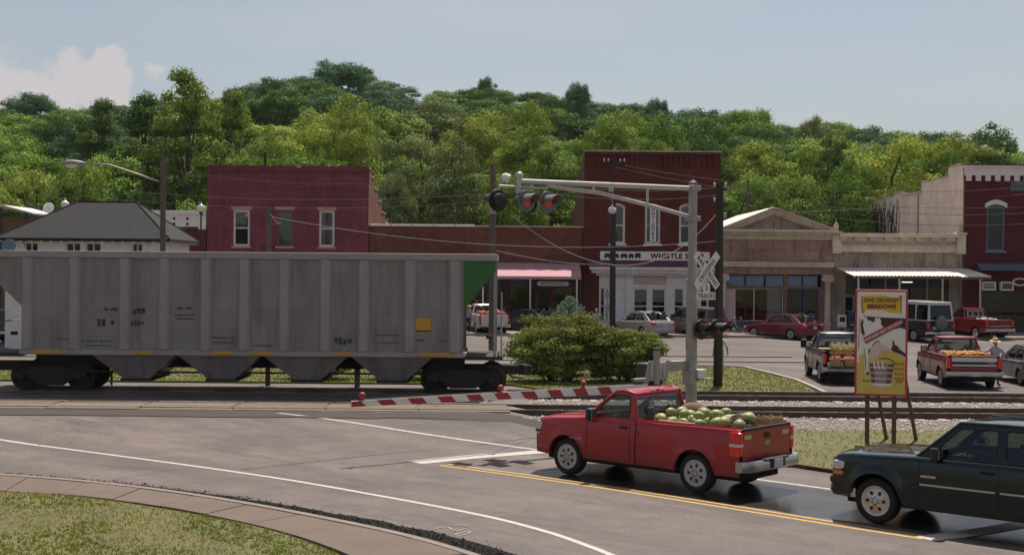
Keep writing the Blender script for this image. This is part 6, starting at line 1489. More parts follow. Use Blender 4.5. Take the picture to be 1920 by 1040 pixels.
def bedbox(c, x0, x1, tail=True, tailmat=None, tz=None, floorz=.72, open_gate=False):
    c.floor = floorz; c.loft(x0, x1, 'bed', 'bed'); z = c.top(x1); w_ = c.ys(x1, z-.1)-.07
    MB().mm(x1-.05, x1-.012, -w_, w_, floorz, z-.02).build('bed_bulkhead', c.paint, c.t)
    MB().mm(x0+.06, x1-.06, -w_+.0, w_-.0, floorz+.002, floorz+.012).build('bed_liner', 'bed_liner', c.t)
    if tail:
        w2 = c.hw(x0)-.115; zt = c.top(x0)
        if open_gate: return MB().mm(x0-.50, x0-.01, -w2, w2, floorz-.06, floorz).build('tailgate', tailmat or c.paint, c.t, bevel=.015)
        return MB().mm(x0-.012, x0+.05, -w2, w2, floorz-.05, zt-.012).build('tailgate', tailmat or c.paint, c.t, bevel=.015)
# ---- red pickup with melons
def red_pickup():
    g1, g2 = RTRUCK; wb = (g1-g2).length
    c = Car('pickup_truck', 'clean red pickup truck loaded with watermelons stopped at the gate', 'pickup truck', None, wb, 1.98, .92, 1.0, .385, .40,
        [(-1.2,1.30),(.9,1.27),(1.42,1.265),(1.44,1.265),(2.75,1.265),(3.0,1.235),(3.3,1.21),(wb+.5,1.18),(wb+.78,1.15),(wb+.92,1.07)], 'paint_red', .25, .075, 'truck', .085, .13, .02, .66, .025)
    c.loft(1.43, wb+.92, 'closed', 'front_body', cap1=True) if False else None
    c.loft(2.72, wb+.92, 'closed', 'front_body', cap1=True); c.loft(1.43, 2.72, 'open', 'cab_body')
    MB().mm(1.43, 1.47, -.9, .9, .5, 1.25).build('cab_rear_wall', 'paint_red', c.t)
    c.greenhouse(2.80, 2.02, 1.58, 1.45, 1.82, .79, [[(1.66,1.31),(2.60,1.31),(2.06,1.745),(1.68,1.745)]], rw=(.06,.10,.16), glass='glass_car', rearglass='glass_car', bC=1.255, bA=1.245)
    bt = bedbox(c, -1.0, 1.405)
    c.cabin(1.45, 3.0, (1.85,), 2.42); c.under()
    c.seam(1.56, .46, 1.22, .02); c.seam(2.66, .46, 1.22, .0); c.handle(1.72, 1.12)
    for sd in (1,-1):
        o = MB().box((-1.0+.09, sd*(c.hw(-.9)-.045), 1.02), (.24,.13,.46)).build('tail_light', 'tail_lens', c.t, bevel=.03)
        MB().box((-1.0+.088, sd*(c.hw(-.9)-.043), 1.0), (.247,.137,.055)).build('reversing_lens', 'clear_lens', o, bevel=.01)
        h = MB().box((wb+.80, sd*(c.hw(wb+.8)-.10), .93), (.22,.20,.30)).build('headlight', 'clear_lens', c.t, bevel=.05); MB().box((wb+.80, sd*(c.hw(wb+.8)-.098), .86), (.225,.205,.05)).build('lens_divider', 'trim_black', h)
        MB().tube([(-.9,sd*(c.ys(0,1.2)-.03),1.315),(1.38,sd*(c.ys(0,1.2)-.03),1.285)], .02, 6).build('bed_rail_cap', 'paint_red', c.t)
        MB().box((1.35, sd*(c.ys(1.3,1.0)+.002), 1.02), (.012,.006,.12)).build('fuel_mark', 'trim_black', c.t)
        for x0, x1 in ((.47, 2.9),): MB().bar((x0, sd*.86, .40), (x1, sd*.86, .40), .1, .12).build('rocker', 'underbody', c.t)
    MB().mm(wb+.90, wb+.93, -.62, .62, .72, 1.0).build('grille', 'trim_black', c.t, bevel=.01)
    c.bumper(1, .46, .74, 'paint_red', .06, .4, 'front_bumper'); c.bumper(-1, .50, .70, 'bumper_steel', .22, .16, 'rear_bumper')
    MB().mm(-1.26,-1.02,-.42,.42,.70,.722).build('bumper_step', 'trim_black', c.t); MB().mm(-1.262,-1.25,-.26,.26,.54,.69).build('plate_recess', 'trim_black', c.t); c.plate(-1.272, .62)
    MB().mm(-1.016,.04-1.0,-.86,.86,1.25,1.312).build('tailgate_cap', 'trim_black', c.t, bevel=.015)
    MB().mm(-1.022,-1.011,-.11,.11,1.08,1.19).build('tailgate_handle', 'trim_black', bt, bevel=.01)
    mb = MB(); X0 = -1.02; mb.prism([(X0,a,b) for a, b in ((-.11,.028),(-.05,.028),(-.04,.055),(.04,.055),(.05,.028),(.11,.028),(.10,-.028),(.045,-.028),(.035,-.055),(-.045,-.055),(-.055,-.028),(-.12,-.028))], (.008,0,0)); o = mb.build('emblem', 'gold', bt); o.location.z = .985
    for y in (.70,-.68): MB().mm(-1.018,-1.011,y-.12,y+.12,1.10,1.18).build('sticker', 'sticker', bt)
    mb = MB(); f = frame((2.92, c.ys(2.92,.78)+.004, .80), (-1,0,0), (0,0,1)); text(mb, 'SILVERADO', .055, f, .001, .004, spacing=1.3); mb.build('door_badge', 'chrome', c.t)
    c.mirror(2.52, 1.27, (.15,.24,.26), out=.13)
    for y in (-.16,0,.16): MB().box((1.575, y, 1.835), (.03,.1,.035)).build('roof_brake_lamp', 'tail_lens' if y == 0 else 'clear_lens', c.t, bevel=.008)
    d = (g1-g2).normalized(); left = Vector((-d.y, d.x, 0)); o = g2 - left*(c.W/2-.04)
    c.place((o.x, o.y, .004), math.atan2(d.y, d.x)); return c
RP = red_pickup()
# ---- dark green suv
def suv():
    wb = 3.3
    c = Car('suv', 'very dark green four door SUV with chrome wheels waiting in the lane', 'SUV', None, wb, 2.0, .84, 1.25, .385, .40,
        [(-1.25,1.22),(2.55,1.21),(2.75,1.20),(3.2,1.18),(wb+.5,1.15),(wb+.74,1.12),(wb+.84,1.05)], 'paint_green', .26, .08, 'chrome', .10, .12, .08, .66, .03)
    c.loft(2.50, wb+.84, 'closed', 'front_body', cap1=True); c.loft(-1.25, 2.50, 'open', 'rear_body')
    MB().mm(-1.25,-1.2,-.9,.9,.5,1.22).build('tail_panel', 'paint_green', c.t)
    c.greenhouse(2.62, 1.92, -1.0, -1.24, 1.80, .72, [[(1.28,1.27),(2.36,1.27),(1.90,1.71),(1.28,1.725)],[(.22,1.27),(1.14,1.27),(1.14,1.73),(.30,1.725)],[(-1.02,1.27),(.04,1.27),(.12,1.72),(-.92,1.70)]], glass='glass_tint', rearglass='glass_dark', bA=1.19)
    c.cabin(-1.2, 2.7, (1.35,.25,-.7), 2.05); c.under()
    for x in (2.52, 1.20, .12): c.seam(x, .46, 1.18)
    c.handle(1.38, 1.06, 'paint_green', .24); c.handle(.40, 1.06, 'paint_green', .24); c.mirror(2.22, 1.24, (.16,.22,.22), 'paint_green', .14)
    for sd in (1,-1):
        for a, b in ((1.24,2.50),(.16,1.16),(-.05,.10)): MB().tube([(x, sd*(c.ys(x,.76)+.004), .76) for x in np.linspace(a,b,6)], .016, 6).build('side_moulding', 'side_trim', c.t)
        MB().box((2.36, sd*(c.ys(2.36,.92)+.003), .90), (.26,.01,.035)).build('door_badge', 'chrome', c.t)
        h = MB().box((wb+.69, sd*(c.hw(wb+.7)-.085), .93), (.26,.2,.16)).build('headlight', 'clear_lens', c.t, bevel=.04); MB().box((wb+.69, sd*(c.hw(wb+.7)-.083), .80), (.25,.2,.08)).build('turn_lamp', 'amber_lens', h, bevel=.02)
        MB().box((-1.16, sd*.88, 1.0), (.14,.14,.4)).build('tail_light', 'tail_lens', c.t, bevel=.02)
        MB().bar((.5, sd*.9, .38), (2.8, sd*.9, .38), .14, .07).build('running_board', 'trim_black', c.t)
    MB().mm(wb+.82, wb+.855, -.66, .66, .72, 1.0).build('grille', 'trim_black', c.t, bevel=.01)
    o = c.bumper(1, .56, .70, 'trim_black', .13, .45, 'bumper_top'); c.bumper(1, .40, .555, 'chrome', .12, .45, 'front_bumper'); c.bumper(-1, .45, .65, 'chrome', .1, .3, 'rear_bumper')
    MB().mm(-1.3,-1.24,-.3,.3,.75,.95).build('plate_panel', 'trim_black', c.t)
    g = G(1641, 981); a = RP.t.rotation_euler.z + R(1.5); d = Vector((math.cos(a), math.sin(a), 0)); left = Vector((-d.y, d.x, 0))
    o = g - left*(c.W/2-.04) - d*wb; c.place((o.x, o.y, .004), a)
suv()
# ---- cars in the town
def sedan(label, paint, px, py, wheel_, heading, wb=2.75, W=1.80, zr=1.43, group='cars parked along the shops', glass='glass_tint', trim=False, spoiler=False):
    c = Car('parked_car', label, 'car', group, wb, W, .95, 1.05, .32, .26, [(-1.05,.84),(-.98,.96),(-.55,1.0),(0,.95),(2.1,.90),(2.5,.87),(wb+.4,.74),(wb+.8,.66),(wb+.95,.56)], paint, .21, .08, 'alloy', .05, .28, .16, .52)
    c.loft(2.0, wb+.95, 'closed', 'front_body', cap1=True); c.loft(-.42, 2.0, 'open', 'cabin_body'); c.loft(-1.05, -.42, 'closed', 'boot', cap0=True)
    c.greenhouse(2.30, 1.45, .22, -.62, zr, .56, [[(.86,.99),(1.90,.97),(1.40,1.34),(.86,1.37)],[(-.10,1.02),(.76,.995),(.76,1.37),(.30,1.35)]], glass=glass, bA=.89, bC=.99, inset=.02)
    c.cabin(-.4, 2.2, (.75,-.1), 1.35, .32); c.under()
    for x in (.82, 1.95): c.seam(x, .34, .88)
    c.seam(-.02, .78, .9); c.handle(.98, .82, paint, .16); c.handle(.05, .84, paint, .16); c.mirror(1.72, .96, (.12,.17,.14), paint, .10)
    for sd in (1,-1):
        MB().box((-.92, sd*(c.hw(-.92)-.10), .80), (.28,.26,.19)).build('tail_light', 'tail_lens', c.t, bevel=.04); MB().box((wb+.78, sd*(c.hw(wb+.78)-.14), .60), (.26,.26,.13)).build('headlight', 'clear_lens', c.t, bevel=.04)
        if trim: MB().tube([(x, sd*(c.ys(x,.50)+.004), .50) for x in np.linspace(.3,2.3,6)], .014, 5).build('side_moulding', 'trim_black', c.t)
    c.bumper(-1, .30, .58, paint, .07, .3, 'rear_bumper'); c.bumper(1, .24, .5, paint, .05, .4, 'front_bumper'); c.plate(-1.075, .72)
    if spoiler: MB().mm(-.98,-.80,-.6,.6,1.05,1.08).build('spoiler', paint, c.t, bevel=.01); [MB().mm(-.92,-.86,y-.04,y+.04,.98,1.05).build('spoiler_foot', paint, c.t) for y in (-.5,.5)]
    return c.anchor(px, py, wheel_, heading)
sedan('silver sedan parked nose in before the white shopfront', 'paint_silver', 1204, 632, (0,1), 120, 2.72, 1.78, 1.46, trim=True)
sedan('wine red sedan parked before the pedimented store', 'paint_wine', 1482, 637, (0,1), 128, 2.80, 1.86, 1.42, spoiler=True)
sedan('black sedan parked under the pink awning', 'paint_black', 1000, 625, (0,1), 150, 2.8, 1.82, 1.42)
sedan('dark grey sedan cut off by the right edge beside the man in straw hat', 'paint_grey', 1912, 722, (0,1), 88, 2.8, 1.85, 1.46, 'vehicles in the gravel lot')
def pickup(label, paint, px, py, wheel_, heading, wb=3.35, W=1.95, zr=1.78, rail=1.24, R_=.37, style='steel', ro=1.05, gate=False, group='vehicles in the gravel lot', cap=None, roofmat=None, glass='glass_tint', old=False):
    c = Car('pickup_truck', label, 'pickup truck', group, wb, W, .85, ro, R_, .42, [(-ro,rail),(1.2,rail-.01),(1.4,rail),(2.6,rail-.02),(3.0,rail-.07),(wb+.5,rail-.14),(wb+.78,rail-.2),(wb+.85,rail-.28)], paint, .23, .06, style, .085, .16, .03, .68)
    c.loft(2.6, wb+.85, 'closed', 'front_body', cap1=True); c.loft(1.24, 2.6, 'open', 'cab_body'); MB().mm(1.24,1.28,-W/2+.1,W/2-.1,.5,rail-.02).build('cab_rear_wall', paint, c.t)
    c.greenhouse(2.66, 2.0, 1.42, 1.26, zr, W/2-.30, [[(1.52,rail+.05),(2.48,rail+.05),(2.04,zr-.10),(1.54,zr-.10)]], rw=(.06,.10,.14), glass=glass, rearglass=glass, bA=rail-.03, bC=rail-.005, roofmat=roofmat)
    bt = bedbox(c, -ro, 1.22, True, None, None, .70, gate); c.cabin(1.26, 2.9, (1.7,), 2.25); c.under(); c.seam(1.40,.48,rail-.08); c.seam(2.5,.48,rail-.1); c.handle(1.55, 1.02); c.mirror(2.34, rail+.02, (.14,.22,.24), 'trim_black', .14)
    for sd in (1,-1): MB().box((-ro+.05, sd*(c.hw(-ro)-.055), .96), (.14,.13,.40)).build('tail_light', 'tail_lens', c.t, bevel=.02); MB().box((wb+.72, sd*(c.hw(wb+.7)-.14), .86), (.2,.24,.22)).build('headlight', 'clear_lens', c.t, bevel=.03)
    c.bumper(-1, .48, .66, 'bumper_steel', .16, .1, 'rear_bumper'); c.bumper(1, .48, .68, 'bumper_steel', .1, .3, 'front_bumper'); c.plate(-ro-.205, .58); c.bt = bt
    return c.anchor(px, py, wheel_, heading)
FT = pickup('faded wine red pickup with wide pale tailgate band and fruit in bed', 'paint_ford', 1763, 725, (0,1), 86, 3.3, 2.0, 1.80, 1.24, .375, 'steel')
for z0, z1, m_ in ((1.02,1.17,'plate'),(.92,1.015,'trim_black'),(.86,.915,'plate')): MB().mm(-1.071,-1.063,-.80,.80,z0,z1).build('tailgate_band', m_, FT.bt)
mb = MB(); text(mb, 'FORD', .075, frame((-1.075,-.60,.965), (0,-1,0), (0,0,1)), .002, .003, spacing=1.5); mb.build('lettering', 'chrome', FT.bt)
DT = pickup('charcoal pickup with dropped tailgate holding bushel baskets of produce', 'paint_charcoal', 1536, 716, (0,1), 86, 3.25, 1.95, 1.84, 1.26, .40, 'steel', gate=True, roofmat='paint_grey')
for sd in (1,-1): MB().box((2.4, sd*1.18, 1.36), (.12,.24,.34)).build('tow_mirror', 'trim_black', DT.t, bevel=.04)
OT = pickup('old dark red pickup with white framed rear window by the maroon store', 'paint_oldred', 1829, 636, (0,1), 106, 3.1, 1.92, 1.78, 1.22, .38, 'old', gate=False, group='cars parked along the shops')
for z in (1.16,.80): MB().mm(-1.066,-1.058,-.72,.72,z,z+.03).build('tailgate_trim', 'chrome', OT.bt)
mb = MB(); mb.holed([(-.60,1.29),(.60,1.29),(.52,1.68),(-.52,1.68)], [[(-.54,1.33),(-.22,1.33),(-.2,1.64),(-.48,1.64)],[(-.17,1.33),(.17,1.33),(.16,1.64),(-.16,1.64)],[(.22,1.33),(.54,1.33),(.48,1.64),(.2,1.64)]], lambda p: (1.235+(p[1]-1.22)/.54*.16, p[0], p[1]), (.01,0,0)); mb.build('rear_window_frame', 'side_trim', OT.t)
WT = pickup('white pickup with red produce in its bed beyond the hopper car end', 'paint_white', 892, 627, (0,1), 104, 3.1, 1.9, 1.76, 1.22, .37, 'steel', group='cars parked along the shops')
def boxcar(name, label, cat, paint, px, py, heading, wb, W, zr, belt, glass, ro=1.1, fo=.8, top=None, group='cars parked along the shops', yr=None, spare=False):
    c = Car(name, label, cat, group, wb, W, fo, ro, .36, .38, [(-ro,belt),(wb-.55,belt-.01),(wb-.3,belt-.05),(wb+.4,belt-.18),(wb+fo,belt-.36)], paint, .22, .07, 'steel', .07, .2, .06, .64)
    xA = wb-.42; c.loft(xA-.1, wb+fo, 'closed', 'front_body', cap1=True); c.loft(-ro, xA-.1, 'open', 'rear_body'); MB().mm(-ro,-ro+.04,-W/2+.1,W/2-.1,.45,belt).build('tail_panel', paint, c.t)
    n = 3; L0 = xA-.75; w_ = [(L0+ro-.2)/3]*3; wins = []
    zt = zr-.16
    for k in range(3):
        a = -ro+.14+k*(L0+ro)/3; b = a+(L0+ro)/3-.12; wins.append([(a, belt+.06), (b+(.55 if k == 2 else 0), belt+.06), (b, zt), (a+.03, zt)])
    c.greenhouse(xA, xA-.75, -ro+.12, -ro+.01, zr, yr or W/2-.22, wins, rw=(.10,.06,.14), glass=glass, rearglass=glass, bA=belt-.04, bC=belt-.005, roofmat=top, pil=top or paint, crown=.06)
    c.cabin(-ro, xA, (xA-1.1, xA-2.1), xA-.6); c.under(); c.seam(xA-.3,.45,belt-.06); c.seam(xA-1.35,.45,belt-.06); c.handle(xA-1.15,1.0); c.mirror(xA-.35, belt+.05, out=.12)
    for sd in (1,-1): MB().box((-ro+.04, sd*(c.hw(-ro)-.055), .95), (.12,.12,.36)).build('tail_light', 'tail_lens', c.t, bevel=.02); MB().box((wb+fo-.12, sd*(c.hw(wb+fo)-.16), .74), (.16,.26,.18)).build('headlight', 'clear_lens', c.t, bevel=.03)
    c.bumper(-1, .44, .60, 'chrome', .12, .15, 'rear_bumper'); c.bumper(1, .42, .6, 'bumper_steel', .08, .3, 'front_bumper'); c.plate(-ro-.03, .82, .45)
    if spare:
        o = MB().lathe([(.05,0),(.36,.01),(.40,.06),(.40,.18),(.3,.2)], 24, frame((-ro-.04,.12,1.12), (0,-1,0), (0,0,1)) @ Matrix.Translation((0,0,0))); o.build('spare_wheel_cover', 'paint_grey', c.t, smooth=40)
    return c.anchor(px, py, (0,1), heading)
boxcar('van', 'dark conversion van with white raised roof and spare wheel on its back', 'van', 'paint_navy', 1713, 640, 112, 3.2, 2.0, 2.28, 1.22, 'glass_dark', 1.2, .8, 'paint_white', spare=True)
boxcar('suv', 'tan SUV parked behind the crossing mast beside the silver sedan', 'SUV', 'paint_tan', 1302, 632, 122, 2.75, 1.85, 1.72, 1.1, 'glass_tint', .95, .8)
boxcar('suv', 'dark SUV glimpsed past the left end of the hopper car', 'SUV', 'paint_navy', 6, 640, 60, 2.75, 1.85, 1.72, 1.1, 'glass_tint', .95, .8)
# ------------------------------------------------------------------ produce
t_ = NT('melon_rind'); sp_n = t_.noise(t_.map(t_.obj, sc=(1.2,1,1)), 5, 4, .6)
wv = t_.N.new('ShaderNodeTexWave'); wv.inputs['Scale'].default_value = 1.5; wv.inputs['Distortion'].default_value = 5; wv.inputs['Detail'].default_value = 3; t_.L.new(t_.obj, wv.inputs['Vector']); wv.bands_direction = 'Y'
_oi = t_.N.new('ShaderNodeObjectInfo'); _lt = t_.mix(t_.rng(_oi.outputs['Random'], 0, 1), (.55,.50,.22), (.27,.33,.11)); _dk = t_.mix(t_.rng(_oi.outputs['Random'], 0, 1), (.20,.22,.065), (.06,.09,.025))
t_.set(Base_Color=t_.mix(t_.rng(wv.outputs[1], .35, .65), _lt, _dk), Roughness=.55)
M('potato', (.16,.09,.07), .9, .4, 6); M('crate_wood', (.40,.27,.14), .9, .25, 5, .2, 30); M('basket_wood', (.46,.29,.15), .9, .2, 8, .2, 40); M('sack', (.20,.12,.075), .95, .3, 6, .4, 30)
M('peach', (.55,.28,.08), .7, .35, 9); M('tomato', (.45,.07,.03), .4, .3, 9); M('corn_husk', (.42,.38,.16), .85, .3, 9); M('bag_white', (.55,.52,.48), .8, .1, 6)
def inbed(c, x, y, z):
    return c.w2l() @ Vector((x, y, z))
def crate(c, x, y, z, sx, sy, sz, label, rz=0, group='wooden crates'):
    t = thing('wooden_crate', label, 'crate', inbed(c,x,y,z), c.t.rotation_euler.z+rz, group)
    MB().mm(-sx/2,sx/2,-sy/2,sy/2,0,.015).build('base', 'crate_wood', t)
    n = max(2, int(sz/.11))
    for k in range(n):
        z0 = .02+k*(sz-.02)/n; z1 = z0+(sz-.02)/n*.78
        for d in (-1,1): MB().mm(-sx/2,sx/2,d*sy/2-.008,d*sy/2+.008,z0,z1).build('slat', 'crate_wood', t); MB().mm(d*sx/2-.008,d*sx/2+.008,-sy/2+.009,sy/2-.009,z0,z1).build('slat', 'crate_wood', t)
    for a in (-1,1):
        for b in (-1,1): MB().mm(a*(sx/2-.03)-.015,a*(sx/2-.03)+.015,b*(sy/2-.03)-.015,b*(sy/2-.03)+.015,.016,sz).build('corner_post', 'crate_wood', t)
    return t
RG = random.Random(77)
for x, y, lb in ((.78,.38,'slatted crate deep in the red pickup bed under melons, driver side'),(.78,-.38,'slatted crate deep in the red pickup bed under melons, far side'),(-.05,.38,'slatted crate under the mid bed melons, driver side'),(-.05,-.38,'slatted crate under the mid bed melons, far side')):
    crate(RP, x, y, .74, .78, .72, .42, lb, group='crates under the melons'); MB
lid = thing('board', 'plank lid carrying the watermelons in the red pickup bed', 'board', inbed(RP,.36,0,1.165), RP.t.rotation_euler.z)
for k in range(6): MB().mm(-.82,.82,-.76+k*.255,-.76+k*.255+.24,0,.02).build('plank', 'crate_wood', lid)
spots = [(1.05,.62),(.78,.60),(.50,.64),(.98,.34),(.70,.32),(.40,.36),(.12,.62),(.10,.34),(1.02,.04),(.72,.02),(.44,.06),(.14,.02),(.98,-.28),(.68,-.30),(.36,-.26),(.06,-.30),(.9,-.60),(.5,-.6),(.1,-.58),(-.22,.48),(-.2,.14),(-.22,-.22)]
melme = None
def melon(x, y, z, r, lab):
    global melme
    if melme is None:
        mb = MB(); mb.ball((0,0,0), (1.38,1,.96), 20, 12); o = mb.build('watermelon', 'melon_rind', None, smooth=True); melme = o.data
    else: o = link('watermelon', melme)
    o.location = inbed(RP, x, y, z+r); o.scale = (r,r,r); o.rotation_euler = (RG.uniform(-.15,.15), RG.uniform(-.15,.15), RG.uniform(0,6.28)); tag(o, lab, 'watermelon', 'watermelons in the red pickup')
for x, y in spots: melon(x, y, 1.187, RG.uniform(.095,.135), 'striped green watermelon in the lower layer of the red pickup load')
for x, y in ((.90,.48),(.60,.46),(.25,.47),(.86,.16),(.28,.18),(-.05,.3),(.55,-.12),(.2,-.42)): melon(x, y, 1.35, RG.uniform(.085,.125), 'striped green watermelon resting on top of the red pickup load')
mb = MB()
for i in range(420):
    x = RG.uniform(-.88,-.12); y = RG.uniform(-.55,.74); h = 1.14+.36*math.exp(-((x+.5)/.3)**2-((y-.2)/.5)**2)*RG.random()**.5
    m = Matrix.Translation((x,y,h)) @ Matrix.Rotation(RG.uniform(0,6.28),4,'Z') @ Matrix.Rotation(RG.uniform(-.6,.6),4,'Y'); mb.X = m; mb.ball((0,0,0), (RG.uniform(.06,.11),.028,.03), 6, 4)
mb.X = None; mb.mm(-.9,-.2,-.6,.76,.74,1.02)
o = stuff(mb.build('sweet_potatoes', 'potato', None, smooth=True), 'heap of dusty brown sweet potatoes beside the red pickup tailgate', 'vegetables'); o.location = RP.t.location; o.rotation_euler = RP.t.rotation_euler
crate(RP, -.74, -.30, 1.03, .34, .30, .42, 'small open slatted crate standing at the tailgate corner', .2); crate(RP, -.72, -.68, 1.03, .3, .3, .40, 'small slatted crate at the far bed rail of the red pickup', -.1)
MB; b = thing('board', 'pale loose slat lying along the red pickup bed rail', 'board', inbed(RP,.55,.80,1.30), RP.t.rotation_euler.z); MB().mm(-.42,.42,-.04,.04,0,.02).build('plank', 'basket_wood', b)
mb = MB(); mb.ball((0,0,.22), (.34,.2,.24), 12, 8); o = mb.build('burlap_sack', 'sack', None, smooth=True); o.location = inbed(RP,1.1,-.62,1.10); o.rotation_euler = (0,0,RP.t.rotation_euler.z+.4); tag(o, 'brown burlap sack slumped behind the red cab', 'sack')
for x, y, z, r, lb in ((-.62,.10,1.30,.12,'pale watermelon nested in the middle of the sweet potatoes'),(-.42,.60,1.26,.115,'watermelon wedged against the driver side bed rail behind the pile'),(-.74,.56,1.22,.12,'watermelon at the tailgate corner above the tail lamp'),(-.30,-.50,1.24,.12,'watermelon on the far side of the sweet potatoes')): melon(x, y, z, r, lb)
def heap(name, label, cat, c, x0, x1, y0, y1, z, r, n, mat, bump=.08):
    mb = MB(); rg = random.Random(len(label))
    mb.mm(x0,x1,y0,y1,z-.18,z-.01)
    for _ in range(n):
        x, y = rg.uniform(x0,x1), rg.uniform(y0,y1); mb.ball((x,y,z+rg.uniform(0,bump)), r*rg.uniform(.8,1.2), 7, 5)
    o = stuff(mb.build(name, mat, None, smooth=True), label, cat); o.location = c.t.location; o.rotation_euler = c.t.rotation_euler; return o
heap('peaches', 'yellow peaches heaped level with the wine red pickup bed rail', 'fruit', FT, -.55, 1.1, -.72, .78, 1.22, .045, 330, 'peach', .07)
heap('tomatoes', 'red tomatoes heaped in the white pickup bed', 'vegetables', WT, -.9, 1.1, -.7, .7, 1.22, .06, 260, 'tomato', .14)
heap('melon_sacks', 'pale feed bags lying in the old red pickup bed', 'bags', OT, -.85, .3, .1, .6, 1.08, .14, 10, 'bag_white', .1)
def basket(label, c, x, y, z, r, h, fill, fm):
    t = thing('bushel_basket', label, 'basket', inbed(c,x,y,z), 0, 'produce baskets in the charcoal pickup')
    for k in range(16):
        a0, a1 = 2*math.pi*k/16+.02, 2*math.pi*(k+1)/16-.02; rb = r*.78; mb = MB(); q = []
        for rr, zz in ((rb,0),(r,h),(r-.012,h),(rb-.012,0)): q.append([(rr*math.cos(a),rr*math.sin(a),zz) for a in (a0,a1)])
        mb.grid(q+[q[0]]); mb.build('stave', 'basket_wood', t)
    for zz in (.12,.5,.93): rr = r*(.78+.22*zz)+.01; MB().tube([(rr*math.cos(a),rr*math.sin(a),h*zz) for a in np.linspace(0,2*math.pi,17)], .014, 5).build('hoop', 'basket_wood', t)
    mb = MB(); rg = random.Random(int(x*100+y*10)); mb.lathe([(r*.9,h*.6),(r*.93,h*.93)], 14)
    for _ in range(34): a, q = rg.uniform(0,6.28), r*.8*rg.random()**.5; mb.ball((q*math.cos(a),q*math.sin(a),h*.95+rg.uniform(0,.05)), rg.uniform(.035,.05), 6, 5) if fill == 'round' else mb.tube([(q*math.cos(a),q*math.sin(a),h*.8),(q*math.cos(a)*1.3+rg.uniform(-.05,.05),q*math.sin(a)*1.3,h+rg.uniform(.15,.4))], [.03,.008], 5)
    stuff(mb.build('contents', fm, t, smooth=True))
for y, lb in ((.52,'basket of red tomatoes on the dropped tailgate nearest the driver side'),(.02,'basket of red tomatoes in the middle of the dropped tailgate'),(-.48,'basket of red tomatoes on the dropped tailgate behind the poster')): basket(lb, DT, -1.28, y, .702, .23, .30, 'round', 'tomato')
for y, lb in ((.42,'tall basket of corn behind the tomatoes, driver side'),(-.02,'tall basket of corn behind the middle tomatoes'),(-.46,'tall basket of corn behind the far tomatoes')): basket(lb, DT, -.72, y, .714, .22, .50, 'tall', 'corn_husk')
b = thing('board', 'pale plank laid across the charcoal pickup bed', 'board', inbed(DT,.15,0,1.262), DT.t.rotation_euler.z); MB().mm(-.3,.3,-.93,.93,0,.04).build('plank', 'basket_wood', b); MB().mm(-.12,.12,-.8,.4,.041,.16).build('produce_box', 'crate_wood', b)
# ------------------------------------------------------------------ people
M('skin', (.38,.20,.14), .6, .1, 6); M('shirt_lavender', (.36,.36,.48), .85, .15, 8); M('shirt_grey', (.30,.31,.35), .85, .15, 8); M('shirt_white', (.62,.60,.60), .85, .1, 8); M('shirt_blue', (.25,.32,.45), .85, .1, 8)
M('trousers_khaki', (.18,.15,.085), .9, .15, 8); M('jeans', (.035,.045,.085), .9, .2, 8); M('trousers_pale', (.5,.48,.46), .9, .1, 8); M('shoe', (.03,.025,.02), .6, .2, 8); M('straw', (.55,.42,.24), .9, .15, 20); M('hair_dark', (.035,.022,.015), .8, .2, 12); M('hair_grey', (.28,.26,.25), .8, .2, 12); M('eye_dark', (.01,.008,.008), .3, .1, 3)
STAND = dict(pel=(0,0,.95), spi=(0,.01,1.14), che=(0,.01,1.36), nec=(0,0,1.50), h0=(0,-.015,1.57), h1=(0,-.02,1.65), h2=(0,-.01,1.72),
  sl=(.18,.01,1.42), el=(.24,.03,1.14), wl=(.25,-.05,.90), pl=(.25,-.07,.84), sr=(-.18,.01,1.42), er=(-.24,.03,1.14), wr=(-.25,-.05,.90), pr=(-.25,-.07,.84),
  hl=(.10,0,.90), kl=(.11,-.015,.50), al=(.115,.02,.09), tl=(.13,-.15,.045), hr=(-.10,0,.90), kr=(-.11,-.015,.50), ar=(-.115,.02,.09), tr=(-.13,-.15,.045))
RAD = dict(pel=(.155,.115), spi=(.145,.11), che=(.165,.115), nec=(.058,.06), h0=(.068,.078), h1=(.08,.098), h2=(.068,.082), s=(.072,.072), e=(.05,.05), w=(.034,.034), p=(.045,.025), h=(.095,.10), k=(.064,.066), a=(.043,.045), t=(.045,.032))
EDG = [('pel','spi'),('spi','che'),('che','nec'),('nec','h0'),('h0','h1'),('h1','h2')] + [(a+s, b+s) for s in 'lr' for a, b in (('s','e'),('e','w'),('w','p'),('h','k'),('k','a'),('a','t'))] + [('che','sl'),('che','sr'),('pel','hl'),('pel','hr')]
